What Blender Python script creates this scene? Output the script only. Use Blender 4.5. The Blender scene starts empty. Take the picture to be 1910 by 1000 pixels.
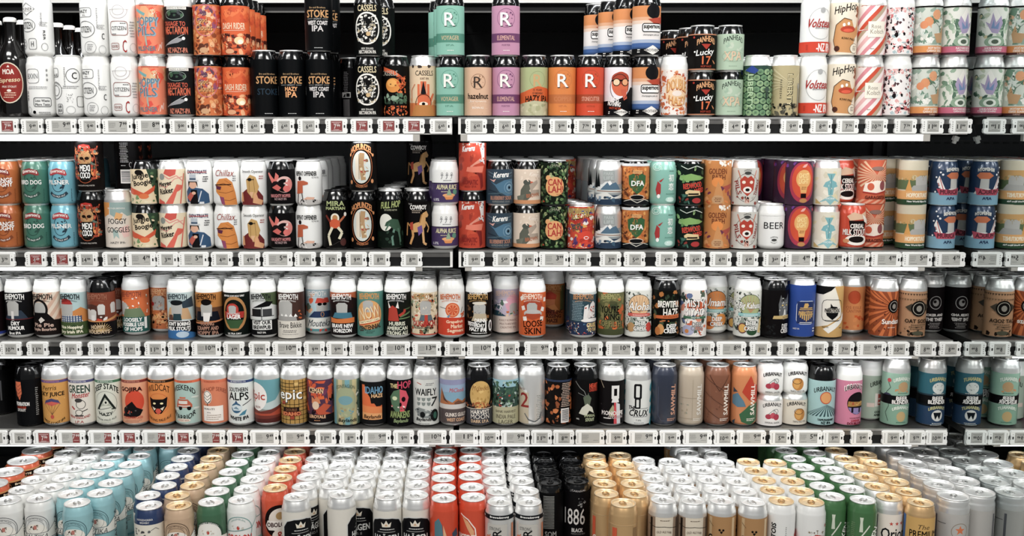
import bpy, bmesh, math, random
from mathutils import Vector, Matrix

# ---------------------------------------------------------------- camera, world, light, exposure
SC = bpy.context.scene
COL = SC.collection
F, PX0, PITCH, ZC = 1910.0, 895.0, math.radians(8.1), 1.50
SN, CS = math.sin(PITCH), math.cos(PITCH)
cam_d = bpy.data.cameras.new('camera'); cam = bpy.data.objects.new('camera', cam_d); COL.objects.link(cam)
cam.location = (0, 0, ZC); cam.rotation_euler = (math.radians(90) - PITCH, 0, 0)
cam_d.sensor_width = 36; cam_d.lens = 36 * F / 1910; cam_d.shift_x = 60 / 1910; cam_d.clip_end = 60
SC.camera = cam
SC.view_settings.view_transform = 'Standard'; SC.view_settings.look = 'None'
SC.view_settings.gamma = 1; SC.view_settings.use_curve_mapping = False
SC.view_settings.exposure = -0.34
wd = bpy.data.worlds.new('store'); SC.world = wd; wd.use_nodes = True
wd.node_tree.nodes['Background'].inputs[0].default_value = (.93, .97, 1, 1)
wd.node_tree.nodes['Background'].inputs[1].default_value = 0.22

def hexc(h):
    v = [int(h[i:i + 2], 16) / 255 for i in (0, 2, 4)]
    v = [((c + .055) / 1.055) ** 2.4 if c > .04045 else c / 12.92 for c in v]; y = .2126 * v[0] + .7152 * v[1] + .0722 * v[2]
    return tuple(c * .9 + y * .1 for c in v) + (1,)

def area(name, loc, rot, sx, sy, power, col=(1, 1, 1)):
    d = bpy.data.lights.new(name, 'AREA'); d.shape = 'RECTANGLE'; d.size = sx; d.size_y = sy
    d.energy = power; d.color = col
    o = bpy.data.objects.new(name, d); COL.objects.link(o); o.location = loc; o.rotation_euler = rot
    return o
# aisle ceiling fittings of the shop, above and behind the photographer
for (lx, ly, pw) in ((-1.3, 0.7, 50), (1.3, 0.7, 50), (-1.3, -1.2, 50), (1.3, -1.2, 50)):
    area('ceiling_lamp', (lx, ly, 3.1), (math.radians(22), 0, 0), 1.3, 0.35, pw, (1, .98, .95))

def xat(px, D, z):                       # world x of photo column px at depth D, height z
    return (px - PX0) / F * (D * CS + (ZC - z) * SN)
def zat(py, D):                          # world z of photo row py at depth D
    v = (py - 500) / F
    return ZC - D * (SN + v * CS) / (CS - v * SN)
def xd(px, py, z):                       # world x, depth of a pixel lying at height z
    v = (py - 500) / F
    D = (ZC - z) * (CS - v * SN) / (SN + v * CS)
    return xat(px, D, z), D

# ---------------------------------------------------------------- materials
MC = {}
def mat(h, rough=.38, metal=0., emit=0., name=None, bump=0., coat=0., noise=0.):
    key = (h, rough, metal, emit, bump, coat, noise)
    if key in MC: return MC[key]
    m = bpy.data.materials.new(name or ('paint_' + h)); m.use_nodes = True
    nt = m.node_tree; b = nt.nodes['Principled BSDF']
    hc = hexc(h)
    if max(hc[:3]) < .035: hc = tuple(c * .45 for c in hc[:3]) + (1,)
    b.inputs['Base Color'].default_value = hc
    b.inputs['Roughness'].default_value = rough; b.inputs['Metallic'].default_value = metal
    if name and name.startswith('ink_'): b.inputs['Specular IOR Level'].default_value = .1 if max(hexc(h)[:3]) < .035 else .3
    if coat: b.inputs['Coat Weight'].default_value = coat; b.inputs['Coat Roughness'].default_value = .12
    if emit:
        b.inputs['Emission Color'].default_value = hexc(h); b.inputs['Emission Strength'].default_value = emit
    if bump or noise:
        tc = nt.nodes.new('ShaderNodeTexCoord'); n = nt.nodes.new('ShaderNodeTexNoise')
        n.inputs['Scale'].default_value = 60; n.inputs['Detail'].default_value = 4
        nt.links.new(tc.outputs['Object'], n.inputs['Vector'])
        if bump:
            bp = nt.nodes.new('ShaderNodeBump'); bp.inputs['Strength'].default_value = bump
            bp.inputs['Distance'].default_value = .001
            nt.links.new(n.outputs['Fac'], bp.inputs['Height']); nt.links.new(bp.outputs['Normal'], b.inputs['Normal'])
        if noise:
            r = nt.nodes.new('ShaderNodeMapRange'); r.inputs['To Min'].default_value = max(.02, rough - noise)
            r.inputs['To Max'].default_value = rough + noise
            nt.links.new(n.outputs['Fac'], r.inputs['Value']); nt.links.new(r.outputs['Result'], b.inputs['Roughness'])
    MC[key] = m; return m
def shell_mat(c):
    if c == 's': return mat('ececea', .34, .72, name='brushed_aluminium', noise=.05)
    if c == 'g': return mat('d9b078', .33, .6, name='gold_aluminium')
    if c == 'kk': return mat('0a0a0c', .16, .2, name='black_gloss', coat=.5)
    if c == 'w': return mat('e9e9e6', .30, name='white_gloss', coat=.3)
    return mat(c, .30, .15, coat=.4)

# ---------------------------------------------------------------- small geometry helpers
def tag(o, label=None, cat=None, group=None, kind=None):
    if label: o['label'] = label
    if cat: o['category'] = cat
    if group: o['group'] = group
    if kind: o['kind'] = kind
    return o
def obj(name, me, parent=None):
    o = bpy.data.objects.new(name, me); COL.objects.link(o)
    if parent: o.parent = parent
    return o
def empty(name, loc):
    o = bpy.data.objects.new(name, None); o.empty_display_size = .01; COL.objects.link(o); o.location = loc
    return o
class MB:
    def __init__(s): s.v = []; s.f = []; s.m = []; s.mats = []; s.sm = []
    def mi(s, m):
        if m not in s.mats: s.mats.append(m)
        return s.mats.index(m)
    def box(s, x0, x1, y0, y1, z0, z1, m):
        b = len(s.v); s.v += [(x, y, z) for z in (z0, z1) for y in (y0, y1) for x in (x0, x1)]
        for q in ((0, 2, 3, 1), (4, 5, 7, 6), (0, 1, 5, 4), (2, 6, 7, 3), (0, 4, 6, 2), (1, 3, 7, 5)):
            s.f.append([b + i for i in q]); s.m.append(s.mi(m)); s.sm.append(False)
    def lathe(s, prof, m, n=40, smooth=True, mats=None):
        b = len(s.v)
        for r, z in prof:
            for k in range(n):
                a = 2 * math.pi * k / n; s.v.append((r * math.sin(a), -r * math.cos(a), z))
        for i in range(len(prof) - 1):
            mm = s.mi(mats[i] if mats else m)
            for k in range(n):
                k2 = (k + 1) % n
                s.f.append([b + i * n + k, b + i * n + k2, b + (i + 1) * n + k2, b + (i + 1) * n + k])
                s.m.append(mm); s.sm.append(smooth)
        for i in (0, len(prof) - 1):
            if prof[i][0] < .0055:
                s.f.append([b + i * n + k for k in (range(n - 1, -1, -1) if i == 0 else range(n))])
                s.m.append(s.mi(mats[min(i, len(prof) - 2)] if mats else m)); s.sm.append(smooth)
    def prism(s, pts, y0, y1, m):        # outline in x,z pushed from y0 to y1
        b = len(s.v); n = len(pts)
        s.v += [(x, y0, z) for x, z in pts] + [(x, y1, z) for x, z in pts]
        s.f.append(list(range(b, b + n))); s.f.append(list(range(b + 2 * n - 1, b + n - 1, -1)))
        for k in range(n):
            k2 = (k + 1) % n; s.f.append([b + k, b + n + k, b + n + k2, b + k2])
        for _ in range(n + 2): s.m.append(s.mi(m)); s.sm.append(False)
    def mesh(s, name):
        me = bpy.data.meshes.new(name); me.from_pydata(s.v, [], s.f)
        for m in s.mats: me.materials.append(m)
        me.polygons.foreach_set('material_index', s.m); me.polygons.foreach_set('use_smooth', s.sm)
        me.update(); return me
    def build(s, name, parent=None): return obj(name, s.mesh(name), parent)

# ---------------------------------------------------------------- flat artwork (u, v in label units), later wrapped round a can
U = .00127
TX = {}
def text_geo(txt, bold):
    k = txt
    if k in TX: return TX[k]
    c = bpy.data.curves.new('t', 'FONT'); c.body = txt; c.resolution_u = 2; c.offset = 0
    o = bpy.data.objects.new('t', c); me = o.to_mesh()
    vs = [(v.co.x, v.co.y) for v in me.vertices]; fs = [list(p.vertices) for p in me.polygons]
    o.to_mesh_clear(); bpy.data.objects.remove(o); bpy.data.curves.remove(c)
    if not vs: TX[k] = ([], []); return TX[k]
    x0 = min(v[0] for v in vs); x1 = max(v[0] for v in vs); y0 = min(v[1] for v in vs); y1 = max(v[1] for v in vs)
    vs = [((x - (x0 + x1) / 2) / max(1e-6, x1 - x0), (y - (y0 + y1) / 2) / max(1e-6, y1 - y0)) for x, y in vs]
    TX[k] = (vs, fs); return TX[k]
def T(s, x, y, w, h, c, rot=0, arc=0, sh=0, b=1): return ('T', s, x, y, w, h, c, rot, arc, sh, b)
def E(x, y, rx, ry, c): return ('E', x, y, rx, ry, c)
def O(x, y, rx, ry, t, c): return ('O', x, y, rx, ry, t, c)
def B(x, y, w, h, c, rot=0): return ('B', x, y, w, h, c, rot)
def R(x, y, w, h, t, c): return ('R', x, y, w, h, t, c)
def P(pts, c): return ('P', pts, c)
def S(pts, t, c): return ('S', pts, t, c)
def W(y0, y1, c): return ('W', y0, y1, c)
def Z(seed, x, y, w, h, n, size, *cs): return ('Z', seed, x, y, w, h, n, size, cs)
def LN(x, y, w, n, dy, c, seed=1): return ('LN', x, y, w, n, dy, c, seed)      # lines of print too small to read

def flat(art, add):
    """add(points, faces, colour, layer)"""
    for ly, a in enumerate(art):
        t = a[0]
        if t == 'T':
            _, s, x, y, w, h, c, rot, arc, sh, b = a
            vs, fs = text_geo(s, b); ca, sa = math.cos(math.radians(rot)), math.sin(math.radians(rot)); o = []
            for p, q in vs:
                yy = q * h + arc * (1 - (2 * p) ** 2) - arc * .5; xx = p * w + sh * q * h
                o.append((x + xx * ca - yy * sa, y + xx * sa + yy * ca))
            b = min(b, 3)
            if w < 8 and b > 1: b = 1
            q = min(.12 * b, h * .028 * b, w / max(1, len(s)) * .034 * b)       # strokes thickened by overlaid copies
            for i, (ex, ey) in enumerate(((0, 0), (q, 0), (-q, 0), (0, q), (0, -q), (q * .7, q * .7), (-q * .7, -q * .7))[:1 if b == 0 or h < 3.5 else 3 if b == 1 else 7]):
                add([(u + ex, v + ey) for u, v in o], fs, c, ly + i * .02)
        elif t == 'E':
            _, x, y, rx, ry, c = a; n = 28 if rx > 5 else 12
            add([(x + rx * math.cos(2 * math.pi * k / n), y + ry * math.sin(2 * math.pi * k / n)) for k in range(n)], [list(range(n))], c, ly)
        elif t == 'O':
            _, x, y, rx, ry, th, c = a; n = 28
            pts = [(x + (rx - d) * math.cos(2 * math.pi * k / n), y + (ry - d) * math.sin(2 * math.pi * k / n)) for d in (0, th) for k in range(n)]
            add(pts, [[k, (k + 1) % n, n + (k + 1) % n, n + k] for k in range(n)], c, ly)
        elif t == 'B':
            _, x, y, w, h, c, rot = a; ca, sa = math.cos(math.radians(rot)), math.sin(math.radians(rot))
            add([(x + p * w / 2 * ca - q * h / 2 * sa, y + p * w / 2 * sa + q * h / 2 * ca) for p, q in ((-1, -1), (1, -1), (1, 1), (-1, 1))], [[0, 1, 2, 3]], c, ly)
        elif t == 'R':
            _, x, y, w, h, th, c = a; pts = []
            rr = min(w, h) * .22
            for d in (0, th):
                for cx, cy, a0 in ((1, 1, 0), (-1, 1, 90), (-1, -1, 180), (1, -1, 270)):
                    for q in (0, 45, 90):
                        g = math.radians(a0 + q); r2 = rr - d * .5
                        pts.append((x + cx * (w / 2 - d - r2) + r2 * math.cos(g), y + cy * (h / 2 - d - r2) + r2 * math.sin(g)))
            add(pts, [[k, (k + 1) % 12, 12 + (k + 1) % 12, 12 + k] for k in range(12)], c, ly)
        elif t == 'P':
            add(list(a[1]), [list(range(len(a[1])))], a[2], ly)
        elif t == 'S':
            _, pts, th, c = a; o = []; fs = []
            for (x0, y0), (x1, y1) in zip(pts, pts[1:]):
                L = math.hypot(x1 - x0, y1 - y0) or 1; nx, ny = -(y1 - y0) / L * th / 2, (x1 - x0) / L * th / 2
                b = len(o); o += [(x0 + nx, y0 + ny), (x0 - nx, y0 - ny), (x1 - nx, y1 - ny), (x1 + nx, y1 + ny)]; fs.append([b, b + 1, b + 2, b + 3])
            add(o, fs, c, ly)
        elif t == 'Z':
            _, seed, x, y, w, h, n, size, cs = a; rg = random.Random(seed)
            for i in range(n):
                cx = x + rg.uniform(-.5, .5) * w; cy = y + rg.uniform(-.5, .5) * h; k = rg.randint(5, 8)
                rx = size * rg.uniform(.4, 1.2); ry = size * rg.uniform(.3, 1.); an = rg.uniform(0, math.pi); o = []
                for j in range(k):
                    q = 2 * math.pi * j / k; r = rg.uniform(.6, 1.1)
                    ex, ey = rx * r * math.cos(q), ry * r * math.sin(q)
                    o.append((cx + ex * math.cos(an) - ey * math.sin(an), max(y - h / 2, min(y + h / 2, cy + ex * math.sin(an) + ey * math.cos(an)))))
                add(o, [list(range(k))], cs[i % len(cs)], ly + (i % 7) * .12)
        elif t == 'LN':
            _, x, y, w, n, dy, c, seed = a; rg = random.Random(seed)
            for i in range(n):
                xx = x - w / 2 * rg.uniform(.7, 1); end = x + w / 2 * rg.uniform(.6, 1)
                while xx < end:
                    ww = rg.uniform(1.2, 3.6); yy = y - i * dy
                    add([(xx, yy), (min(end, xx + ww), yy), (min(end, xx + ww), yy + dy * .45), (xx, yy + dy * .45)], [[0, 1, 2, 3]], c, ly); xx += ww + .7

def sleeve_mesh(name, art, rad, base=None, lo=0, hi=0, rough=.42):
    """a label: a band of colour round the can with the artwork wrapped on it, one mesh"""
    acc = {}; bands = []
    mats = []
    def mi(c):
        m = mat(c, rough, name='ink_' + c)
        if m not in mats: mats.append(m)
        return mats.index(m)
    V = []; Fc = []; M = []
    if base: bands.append((lo, hi, mi(base), .25))
    art2 = [a for a in art]
    for i, a in enumerate(art2):
        if a[0] == 'W': bands.append((a[1], a[2], mi(a[3]), 1 + i))
    def add(pts, faces, c, layer):
        b = len(V); k = mi(c)
        for p in pts: V.append((p[0], p[1], layer + 1))
        for f in faces:
            if len(f) > 2: Fc.append([b + i for i in f]); M.append(k)
    flat(art2, add)
    bm = bmesh.new()
    if V:
        vs = [bm.verts.new(v) for v in V]
        for f, k in zip(Fc, M):
            try: fc = bm.faces.new([vs[i] for i in f]); fc.material_index = k
            except ValueError: pass
        bmesh.ops.triangulate(bm, faces=[f for f in bm.faces if len(f.verts) > 4])
        step = math.radians(6) * rad / U
        umin = min(v[0] for v in V); umax = max(v[0] for v in V)
        k0 = max(-24, math.ceil(umin / step)); k1 = min(24, math.floor(umax / step))
        for k in range(k0, k1 + 1):
            bmesh.ops.bisect_plane(bm, geom=bm.verts[:] + bm.edges[:] + bm.faces[:], dist=1e-5, plane_co=(k * step, 0, 0), plane_no=(1, 0, 0))
        for v in bm.verts:
            a = v.co.x * U / rad; r = rad + .00022 + v.co.z * .00005
            v.co = (r * math.sin(a), -r * math.cos(a), v.co.y * U)
    n = 60
    for lo_, hi_, k, ly in bands:
        r = rad + .00022 + ly * .00005
        ring = [[bm.verts.new((r * math.sin(2 * math.pi * j / n), -r * math.cos(2 * math.pi * j / n), z * U)) for j in range(n)] for z in (lo_, hi_)]
        for j in range(n):
            fc = bm.faces.new([ring[0][j], ring[0][(j + 1) % n], ring[1][(j + 1) % n], ring[1][j]]); fc.material_index = k; fc.smooth = True
    # normals outward
    for f in bm.faces:
        f.normal_update(); c = f.calc_center_median()
        if f.normal.x * c.x + f.normal.y * c.y < 0: f.normal_flip()
    me = bpy.data.meshes.new(name); bm.to_mesh(me); bm.free()
    for m in mats: me.materials.append(m)
    return me

# ---------------------------------------------------------------- can shells
KIND = {'T': (.1495, .0321), 'P': (.1435, .0321), 'M': (.1425, .0325), 'X': (.1535, .0320), 'S': (.1070, .0322), 'Q': (.1400, .0322),
        'N': (.0795, .0318), 'G': (.1680, .0317), 'K': (.1680, .0350), 'L': (.1700, .0400)}
BODY = {}; LIDM = {}; TABM = {}
def body_mesh(kind, c):
    if (kind, c) in BODY: return BODY[kind, c]
    H, r = KIND[kind]; rl = r - .0062
    if kind == 'K': rl = r - .0024
    if kind == 'G': rl = r - .0058
    nk = .020 if kind != 'N' else .014
    rr = r - .0003
    prof = [(.004, .0075), (rl * .55, .006), (rl - .0050, .0022), (rl - .0032, 0), (rl - .0018, .0006), (rr - .0022, .0050), (rr - .0004, .0085), (rr, .0115),
            (rr, H - nk - .004), (rr - .0006, H - nk), (rr - .0024, H - nk + .0045), (rl + .0022, H - .0065), (rl + .0004, H - .0042), (rl + .0002, H - .0030)]
    bot = shell_mat('s' if c in ('kk', 's') or len(c) == 6 else c)
    mats = [bot] * 5 + [shell_mat(c)] * 8
    m = MB(); m.lathe(prof, None, 40, True, mats); BODY[kind, c] = m.mesh('body'); return BODY[kind, c]
def lid_mesh(kind, c):
    H, r = KIND[kind]; rl = r - .0062
    if kind == 'K': rl = r - .0024
    if kind == 'G': rl = r - .0058
    if (rl, H, c) in LIDM: return LIDM[rl, H, c]
    m = MB(); mm = {'s': mat('f2f2f0', .33, .65, name='lid_aluminium'), 'w': mat('f0f0ee', .3, .5, name='lid_pale'),
                    'kk': mat('18181a', .25, .6, name='lid_black'), 'g': mat('eed3a8', .33, .55, name='lid_gold')}[c]
    prof = [(rl + .0002, H - .0032), (rl + .0010, H - .0026), (rl + .0013, H - .0012), (rl + .0009, H - .0002), (rl, H), (rl - .0010, H - .0006), (rl - .0016, H - .0035),
            (rl - .0026, H - .0062), (rl - .0034, H - .0062), (rl - .0044, H - .0042), (rl - .006, H - .0040), (.004, H - .0040)]
    m.lathe(prof, mm, 36)
    # pressed opening, a shallow raised outline
    n = 20; z = H - .0037
    ring = [[(q * .0072 * math.sin(2 * math.pi * k / n), -.0095 + q * .0088 * math.cos(2 * math.pi * k / n), z - (q != .93) * .0004) for k in range(n)] for q in (1, .93, .86)]
    b = len(m.v)
    for q in ring: m.v += q
    for i in range(2):
        for k in range(n):
            m.f.append([b + i * n + k, b + i * n + (k + 1) % n, b + (i + 1) * n + (k + 1) % n, b + (i + 1) * n + k]); m.m.append(0); m.sm.append(True)
    LIDM[rl, H, c] = m.mesh('lid'); return LIDM[rl, H, c]
def tab_mesh(kind, c):
    H = KIND[kind][0]
    if (H, c) in TABM: return TABM[H, c]
    mm = {'s': mat('d6d6d4', .3, .95, name='tab_aluminium'), 'w': mat('d6d6d4', .3, .95, name='tab_aluminium'),
          'kk': mat('2a2a2c', .25, .7, name='tab_black'), 'g': mat('d0a468', .28, .95, name='tab_gold')}[c]
    m = MB(); n = 22
    def ring(rx, ry, cy, z): return [(rx * math.sin(2 * math.pi * k / n), cy + ry * math.cos(2 * math.pi * k / n), z) for k in range(n)]
    z0, z1 = H - .0036, H - .0020
    rs = [ring(.0078, .0125, .004, z0), ring(.0078, .0125, .004, z1 - .0003), ring(.0070, .0117, .004, z1), ring(.0048, .0062, .008, z1), ring(.0045, .0058, .008, z0)]
    for q in rs: m.v += q
    for i in range(4):
        for k in range(n):
            m.f.append([i * n + k, i * n + (k + 1) % n, (i + 1) * n + (k + 1) % n, (i + 1) * n + k]); m.m.append(m.mi(mm)); m.sm.append(True)
    m.lathe([(.0001, z1 + .0009), (.0016, z1 + .0008), (.0024, z1 - .0002)][::-1], mm, 12)
    # the rivet sits at the lid centre
    TABM[H, c] = m.mesh('pull_tab'); return TABM[H, c]
# ---------------------------------------------------------------- the designs: D[key] = (description, shell, lid, base, lo, hi, artwork)
D = {}
def C(key, desc, shell, lid, base, lo, hi, *art):
    D[key] = (desc, shell, lid, base, lo, hi, list(art))
K, WH, CR = '101012', 'f2f0ec', 'e9dfcc'
def logo(y=78, c=K, x=-2, w=40, h=10): return [T('BEHEMOTH', x, y, w, h, c, arc=2, b=2), T('BREWING COMPANY', x, y - 8, w * .8, 2.6, c, arc=3)]

# ---- top shelf
C('a1', 'white can with square crest and small outlines', 'w', 'w', None, 0, 0, R(-6, 74, 25, 26, .8, '6a6a6a'), T('BXXN', -6, 74, 20, 9, '55565a', b=0), LN(0, 54, 42, 2, 3, '9a9a9a'), T('RSR', -19, 38, 18, 4, '4a4a4a', rot=-90),
  R(10, 27, 32, 17, 1, '3a3a3c'), T('Less Waste', 10, 30, 25, 4.5, K), T('More Taste', 10, 23, 25, 4.5, K), O(-16, 13, 5, 6, .6, '999999'), T('* * *', 20, 76, 22, 4, '4a4a4a', rot=-90), E(-5, 9, 3, 3, K), LN(12, 8, 24, 2, 3, '777777'))
C('a1u', 'white can with diamond badge and oval lettering', 'w', 'w', None, 0, 0, S([(-28, 84), (-12, 95), (4, 84), (-12, 73), (-28, 84)], .9, '4a4a4c'), B(-12, 84, 26, 7, WH), T('PILSNER', -12, 84, 24, 5, '3a3a3c'),
  O(-12, 55, 16, 12, .9, '3a3a3c'), T('CITIZEN', -12, 55, 22, 12, '222224', b=0), O(-22, 22, 7, 9, .8, '444444'), T('C', -22, 22, 6, 8, K), R(-3, 22, 15, 20, .8, '6a6a6a'), T('H', -3, 22, 5, 9, '444444'), T('RSR', 18, 38, 17, 4, '333333', rot=-90), O(18, 17, 6, 7, .7, '666666'), LN(17, 60, 16, 3, 3, '999999'), LN(14, 76, 3, 8, 3, '777777'))
C('a2', 'white can with round C badge and ring', 'w', 'w', None, 0, 0, R(-22, 80, 22, 17, .8, '4a4a4c'), T('ALE', -20, 76, 14, 5, K), O(16, 75, 13, 13, .9, '333333'), T('C', 18, 75, 9, 12, K), O(-20, 48, 15, 16, 1, '444444'), O(-20, 48, 10, 10, 1, '444444'), T('CITIZEN', -20, 60, 18, 3, '222222', arc=4),
  LN(10, 55, 34, 2, 3, '888888'), Z(3, 8, 34, 12, 16, 26, 1, '555555'), R(-11, 15, 12, 18, .8, '444444'), T('AIR', -11, 19, 8, 5, K), T('BRUB', -11, 12, 8, 5, K), O(9, 13, 8, 7, .6, '888888'), R(28, 28, 16, 20, .8, '333333'), LN(1, 88, 3, 12, 3, '777777'))
C('a3', 'white can with one oval badge, no ring', 'w', 'w', None, 0, 0, R(-12, 78, 30, 17, .8, '444446'), T('HAZY', -14, 80, 20, 6, K), T('IPA', -12, 73, 7, 2.5, K), O(-10, 48, 18, 15, .9, '4a4a4a'), T('CITIZEN', -10, 48, 23, 11, '222222', b=0), O(-2, 16, 11, 11, .7, '8a8a8a'), LN(-2, 20, 12, 4, 3, '888888'), T('C', 22, 36, 5, 11, K), LN(12, 84, 3, 12, 3, '888888'), LN(18, 55, 16, 3, 3, '999999'), O(20, 12, 7, 8, .6, '888888'))
C('a4', 'white can with red framed lettering', 'w', 'w', None, 0, 0, O(0, 82, 17, 15, 1, 'b9aeb0'), B(0, 92, 40, 16, 'f2f2ef'), O(0, 82, 11, 9, .9, 'b9aeb0'), R(0, 50, 34, 26, 1, '8d5148'), T('CITIZEN', 0, 50, 28, 7, '3a3436', b=0), LN(8, 58, 12, 1, 3, '444444'), LN(-9, 39, 10, 1, 3, '444444'), T('C', 10, 18, 7, 22, '9c1c18', b=2), R(-8, 18, 17, 12, .8, '9b5a50'), T('GOOD', -8, 18, 13, 5, '8a4a42'), LN(25, 60, 12, 6, 5, '999999'), O(26, 16, 7, 8, .6, '999999'))
C('a5', 'peach and orange can with teal lettering', 's', 's', 'e37c5a', 5, 92, Z(11, 0, 68, 80, 42, 16, 15, 'e5bd8a', 'd8b287', 'e6a070', 'e8553a'), Z(12, 0, 20, 80, 30, 12, 11, 'dc4a3c', 'e0604a', 'e88a68'), S([(-24, 84), (-4, 74)], 5, '6da2a4'), LN(0, 90, 40, 1, 3, 'a04038'),
  T('HOPPY', -2, 61, 46, 17, '8ea6b4', b=3), T('HOPPY', -3, 62, 44, 16, '54788c', b=1), T('PILS', -3, 44, 36, 16, '8ea6b4', b=3), T('PILS', -4, 45, 34, 15, '54788c', b=1), T('PILSNER', -4, 14, 36, 8, '5f7a84', b=2), B(-3, 28, 3, 18, '9fa79a', 6), S([(18, 10), (22, 22), (24, 14), (26, 26)], 1.2, 'f4d8cc'), Z(14, 14, 78, 10, 14, 8, 1, WH))
C('a6', 'charcoal can with orange block lettering', 'w', 's', '24282a', 5, 89, Z(21, 0, 76, 30, 12, 10, 6, '2f4a38', '3a5a40', '3c4044'), O(-2, 74, 18, 9, .9, '8a9a90'), B(2, 86, 38, 5, 'e6e2da'), T('BAKING & BEARDY', 2, 86, 34, 3, K), T('TAXAGE TO', -3, 58, 42, 8, 'c8553a', b=2), T('NECTARON', 0, 46, 46, 14, 'b9482c', b=2), T('NECTARON', 0, 47, 44, 12, 'cf6a48'),
  P([(-20, 20), (2, 33), (16, 31), (4, 24)], '8f8f92'), E(14, 32, 3, 3, WH), S([(-26, 18), (16, 40)], .8, 'b8b8b8'), T('NZ HAZY-IPA', 2, 11, 38, 9, 'cf7a62', b=2))
C('a7', 'orange marbled can with calligraphy lettering', 'kk', 'kk', 'c86a34', 3, 92, Z(31, 0, 70, 100, 40, 90, 7, 'c4432c', '8a4a6c', 'd9826a', 'e2b48c', '5a3a50', 'b8442a'), Z(32, 0, 26, 100, 44, 90, 7, 'cc7a40', 'd9965c', '8a4020', 'e0a878', 'b05428', '5c2a16'), O(2, 64, 22, 28, 1.2, 'c86a84'), T('Good', -4, 64, 20, 10, '26120e'), T('Clouds', 0, 51, 30, 11, '26120e'), T('Good', -4.6, 64.6, 20, 10, 'e2b070', b=0), T('Clouds', -.6, 51.6, 30, 11, 'e2b070', b=0), E(-2, 11, 8, 5, 'c99a70'))
C('a8', 'bright orange can with a desert race scene', 'kk', 'kk', 'd65a26', 3, 90, Z(41, 0, 22, 100, 38, 70, 8, 'a83c1c', 'd98a54', '7a2c18', 'e8a878', 'c4481e', '4c1c14'), Z(42, 4, 74, 90, 26, 30, 9, 'cc4c22', 'e07038', 'b8421e'), E(12, 28, 9, 7, 'efc894'), E(14, 26, 5, 4, 'f6ead0'), Z(43, -16, 34, 22, 14, 10, 5, '4c201a', '7a3a2c', '2c1614'),
  T('DASH RIDER', 2, 54, 44, 11, 'e8c8a8', b=2), S([(-18, 46), (6, 46), (22, 47)], 1.2, 'e9ac90'), S([(-24, 26), (0, 14), (24, 20)], 1, '5a2418'), E(-6, 9, 9, 5, 'd79a70'), O(-6, 9, 9, 5, .6, '8a4a30'))
for key, off, l2, nm in (('a9', 10, '', 'slim black can with cut off orange lettering'), ('a10', 2, 'HAZY', 'slim black can lettered HAZY IPA'), ('a11', 2, 'WEST COAST', 'slim black can lettered WEST COAST IPA')):
    cc = 'e8a46a' if key == 'a10' else 'cfcac8'
    C(key, nm, 's' if 0 else 'kk', 's', '0d1013', 2, 104, T('Bro and Brothers', off, 78, 30, 3, 'c8a070'), T('STOKE', off, 67, 42, 13, 'c9955e', b=3),
      *([T('LEGACY', off, 58, 14, 2.6, 'b8b8b8'), S([(off - 20, 58), (off - 9, 58)], .5, 'b8b8b8'), S([(off + 9, 58), (off + 20, 58)], .5, 'b8b8b8'), T(l2, off, 51, 22 if l2 == 'HAZY' else 38, 7, cc, b=3), T('IPA', off, 41, 20, 10, cc, b=3)] if l2 else [T('STOKE', off + 1, 46, 40, 11, '1c3040', b=2)]), LN(off, 6, 18, 1, 2.4, 'c0c0c0'), S([(-30, 40), (-30, 56)], .6, 'a8a8a8'))
C('a12', 'plain black can showing its barcode side', 'kk', 's', '121012', 2, 92, LN(-8, 84, 10, 12, 3.2, '8a8688', 4), B(-8, 42, 18, 10, 'd8d4d0'), P([(-15, 38), (-9, 46), (-9, 38)], K), B(-4, 42, 7, 7, K), *[B(-13 + 2.2 * i, 18, 1, 32, '8a8686') for i in range(6)])
C('a13', 'black can with round scaly white emblem', 'kk', 's', '0f1010', 2, 92, T('CASSELS', 0, 86, 36, 11, 'd8c8a0', b=2), E(0, 50, 25, 29, 'e6e2da'), E(0, 50, 22, 26, '1a1a1a'), Z(51, -2, 46, 36, 40, 110, 3.4, 'd8d4cc', '8a8a86', 'b8a888', '2c2c2a', 'e0dcd4'), Z(52, 2, 66, 32, 16, 34, 3.6, 'e2ded6', '1a1a1a'), E(2, 62, 5, 5, K), E(2, 40, 4, 4, 'c8a878'), T('NEW ZEALAND', 0, 14, 22, 3.5, 'd0ccc4'), T('NECTARON IPA', 0, 8, 32, 6, 'd8d4cc', b=2))
C('a14', 'black can with orange painted sleeper', 'kk', 's', '15120f', 2, 93, P([(-24, 92), (0, 84), (18, 70), (20, 62), (2, 76), (-24, 84)], 'd2592a'), T('CASSELS', -12, 80, 34, 9, 'b8b0a0'), E(-4, 58, 14, 13, 'd98a34'), E(-6, 62, 9, 7, 'e8a44a'), Z(61, 12, 58, 18, 34, 26, 4, 'c8501e', 'e07030', '8c3414'), Z(62, 0, 34, 46, 20, 26, 6, '3e5a44', '54765a', '2c4032', '8aa48c'), Z(63, 0, 12, 48, 18, 50, 3.2, 'cf5a26', 'e07a3c', 'a8401a'), E(-8, 60, 1.6, 1, '5a2c10'), E(1, 58, 1.6, 1, '5a2c10'))
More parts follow.
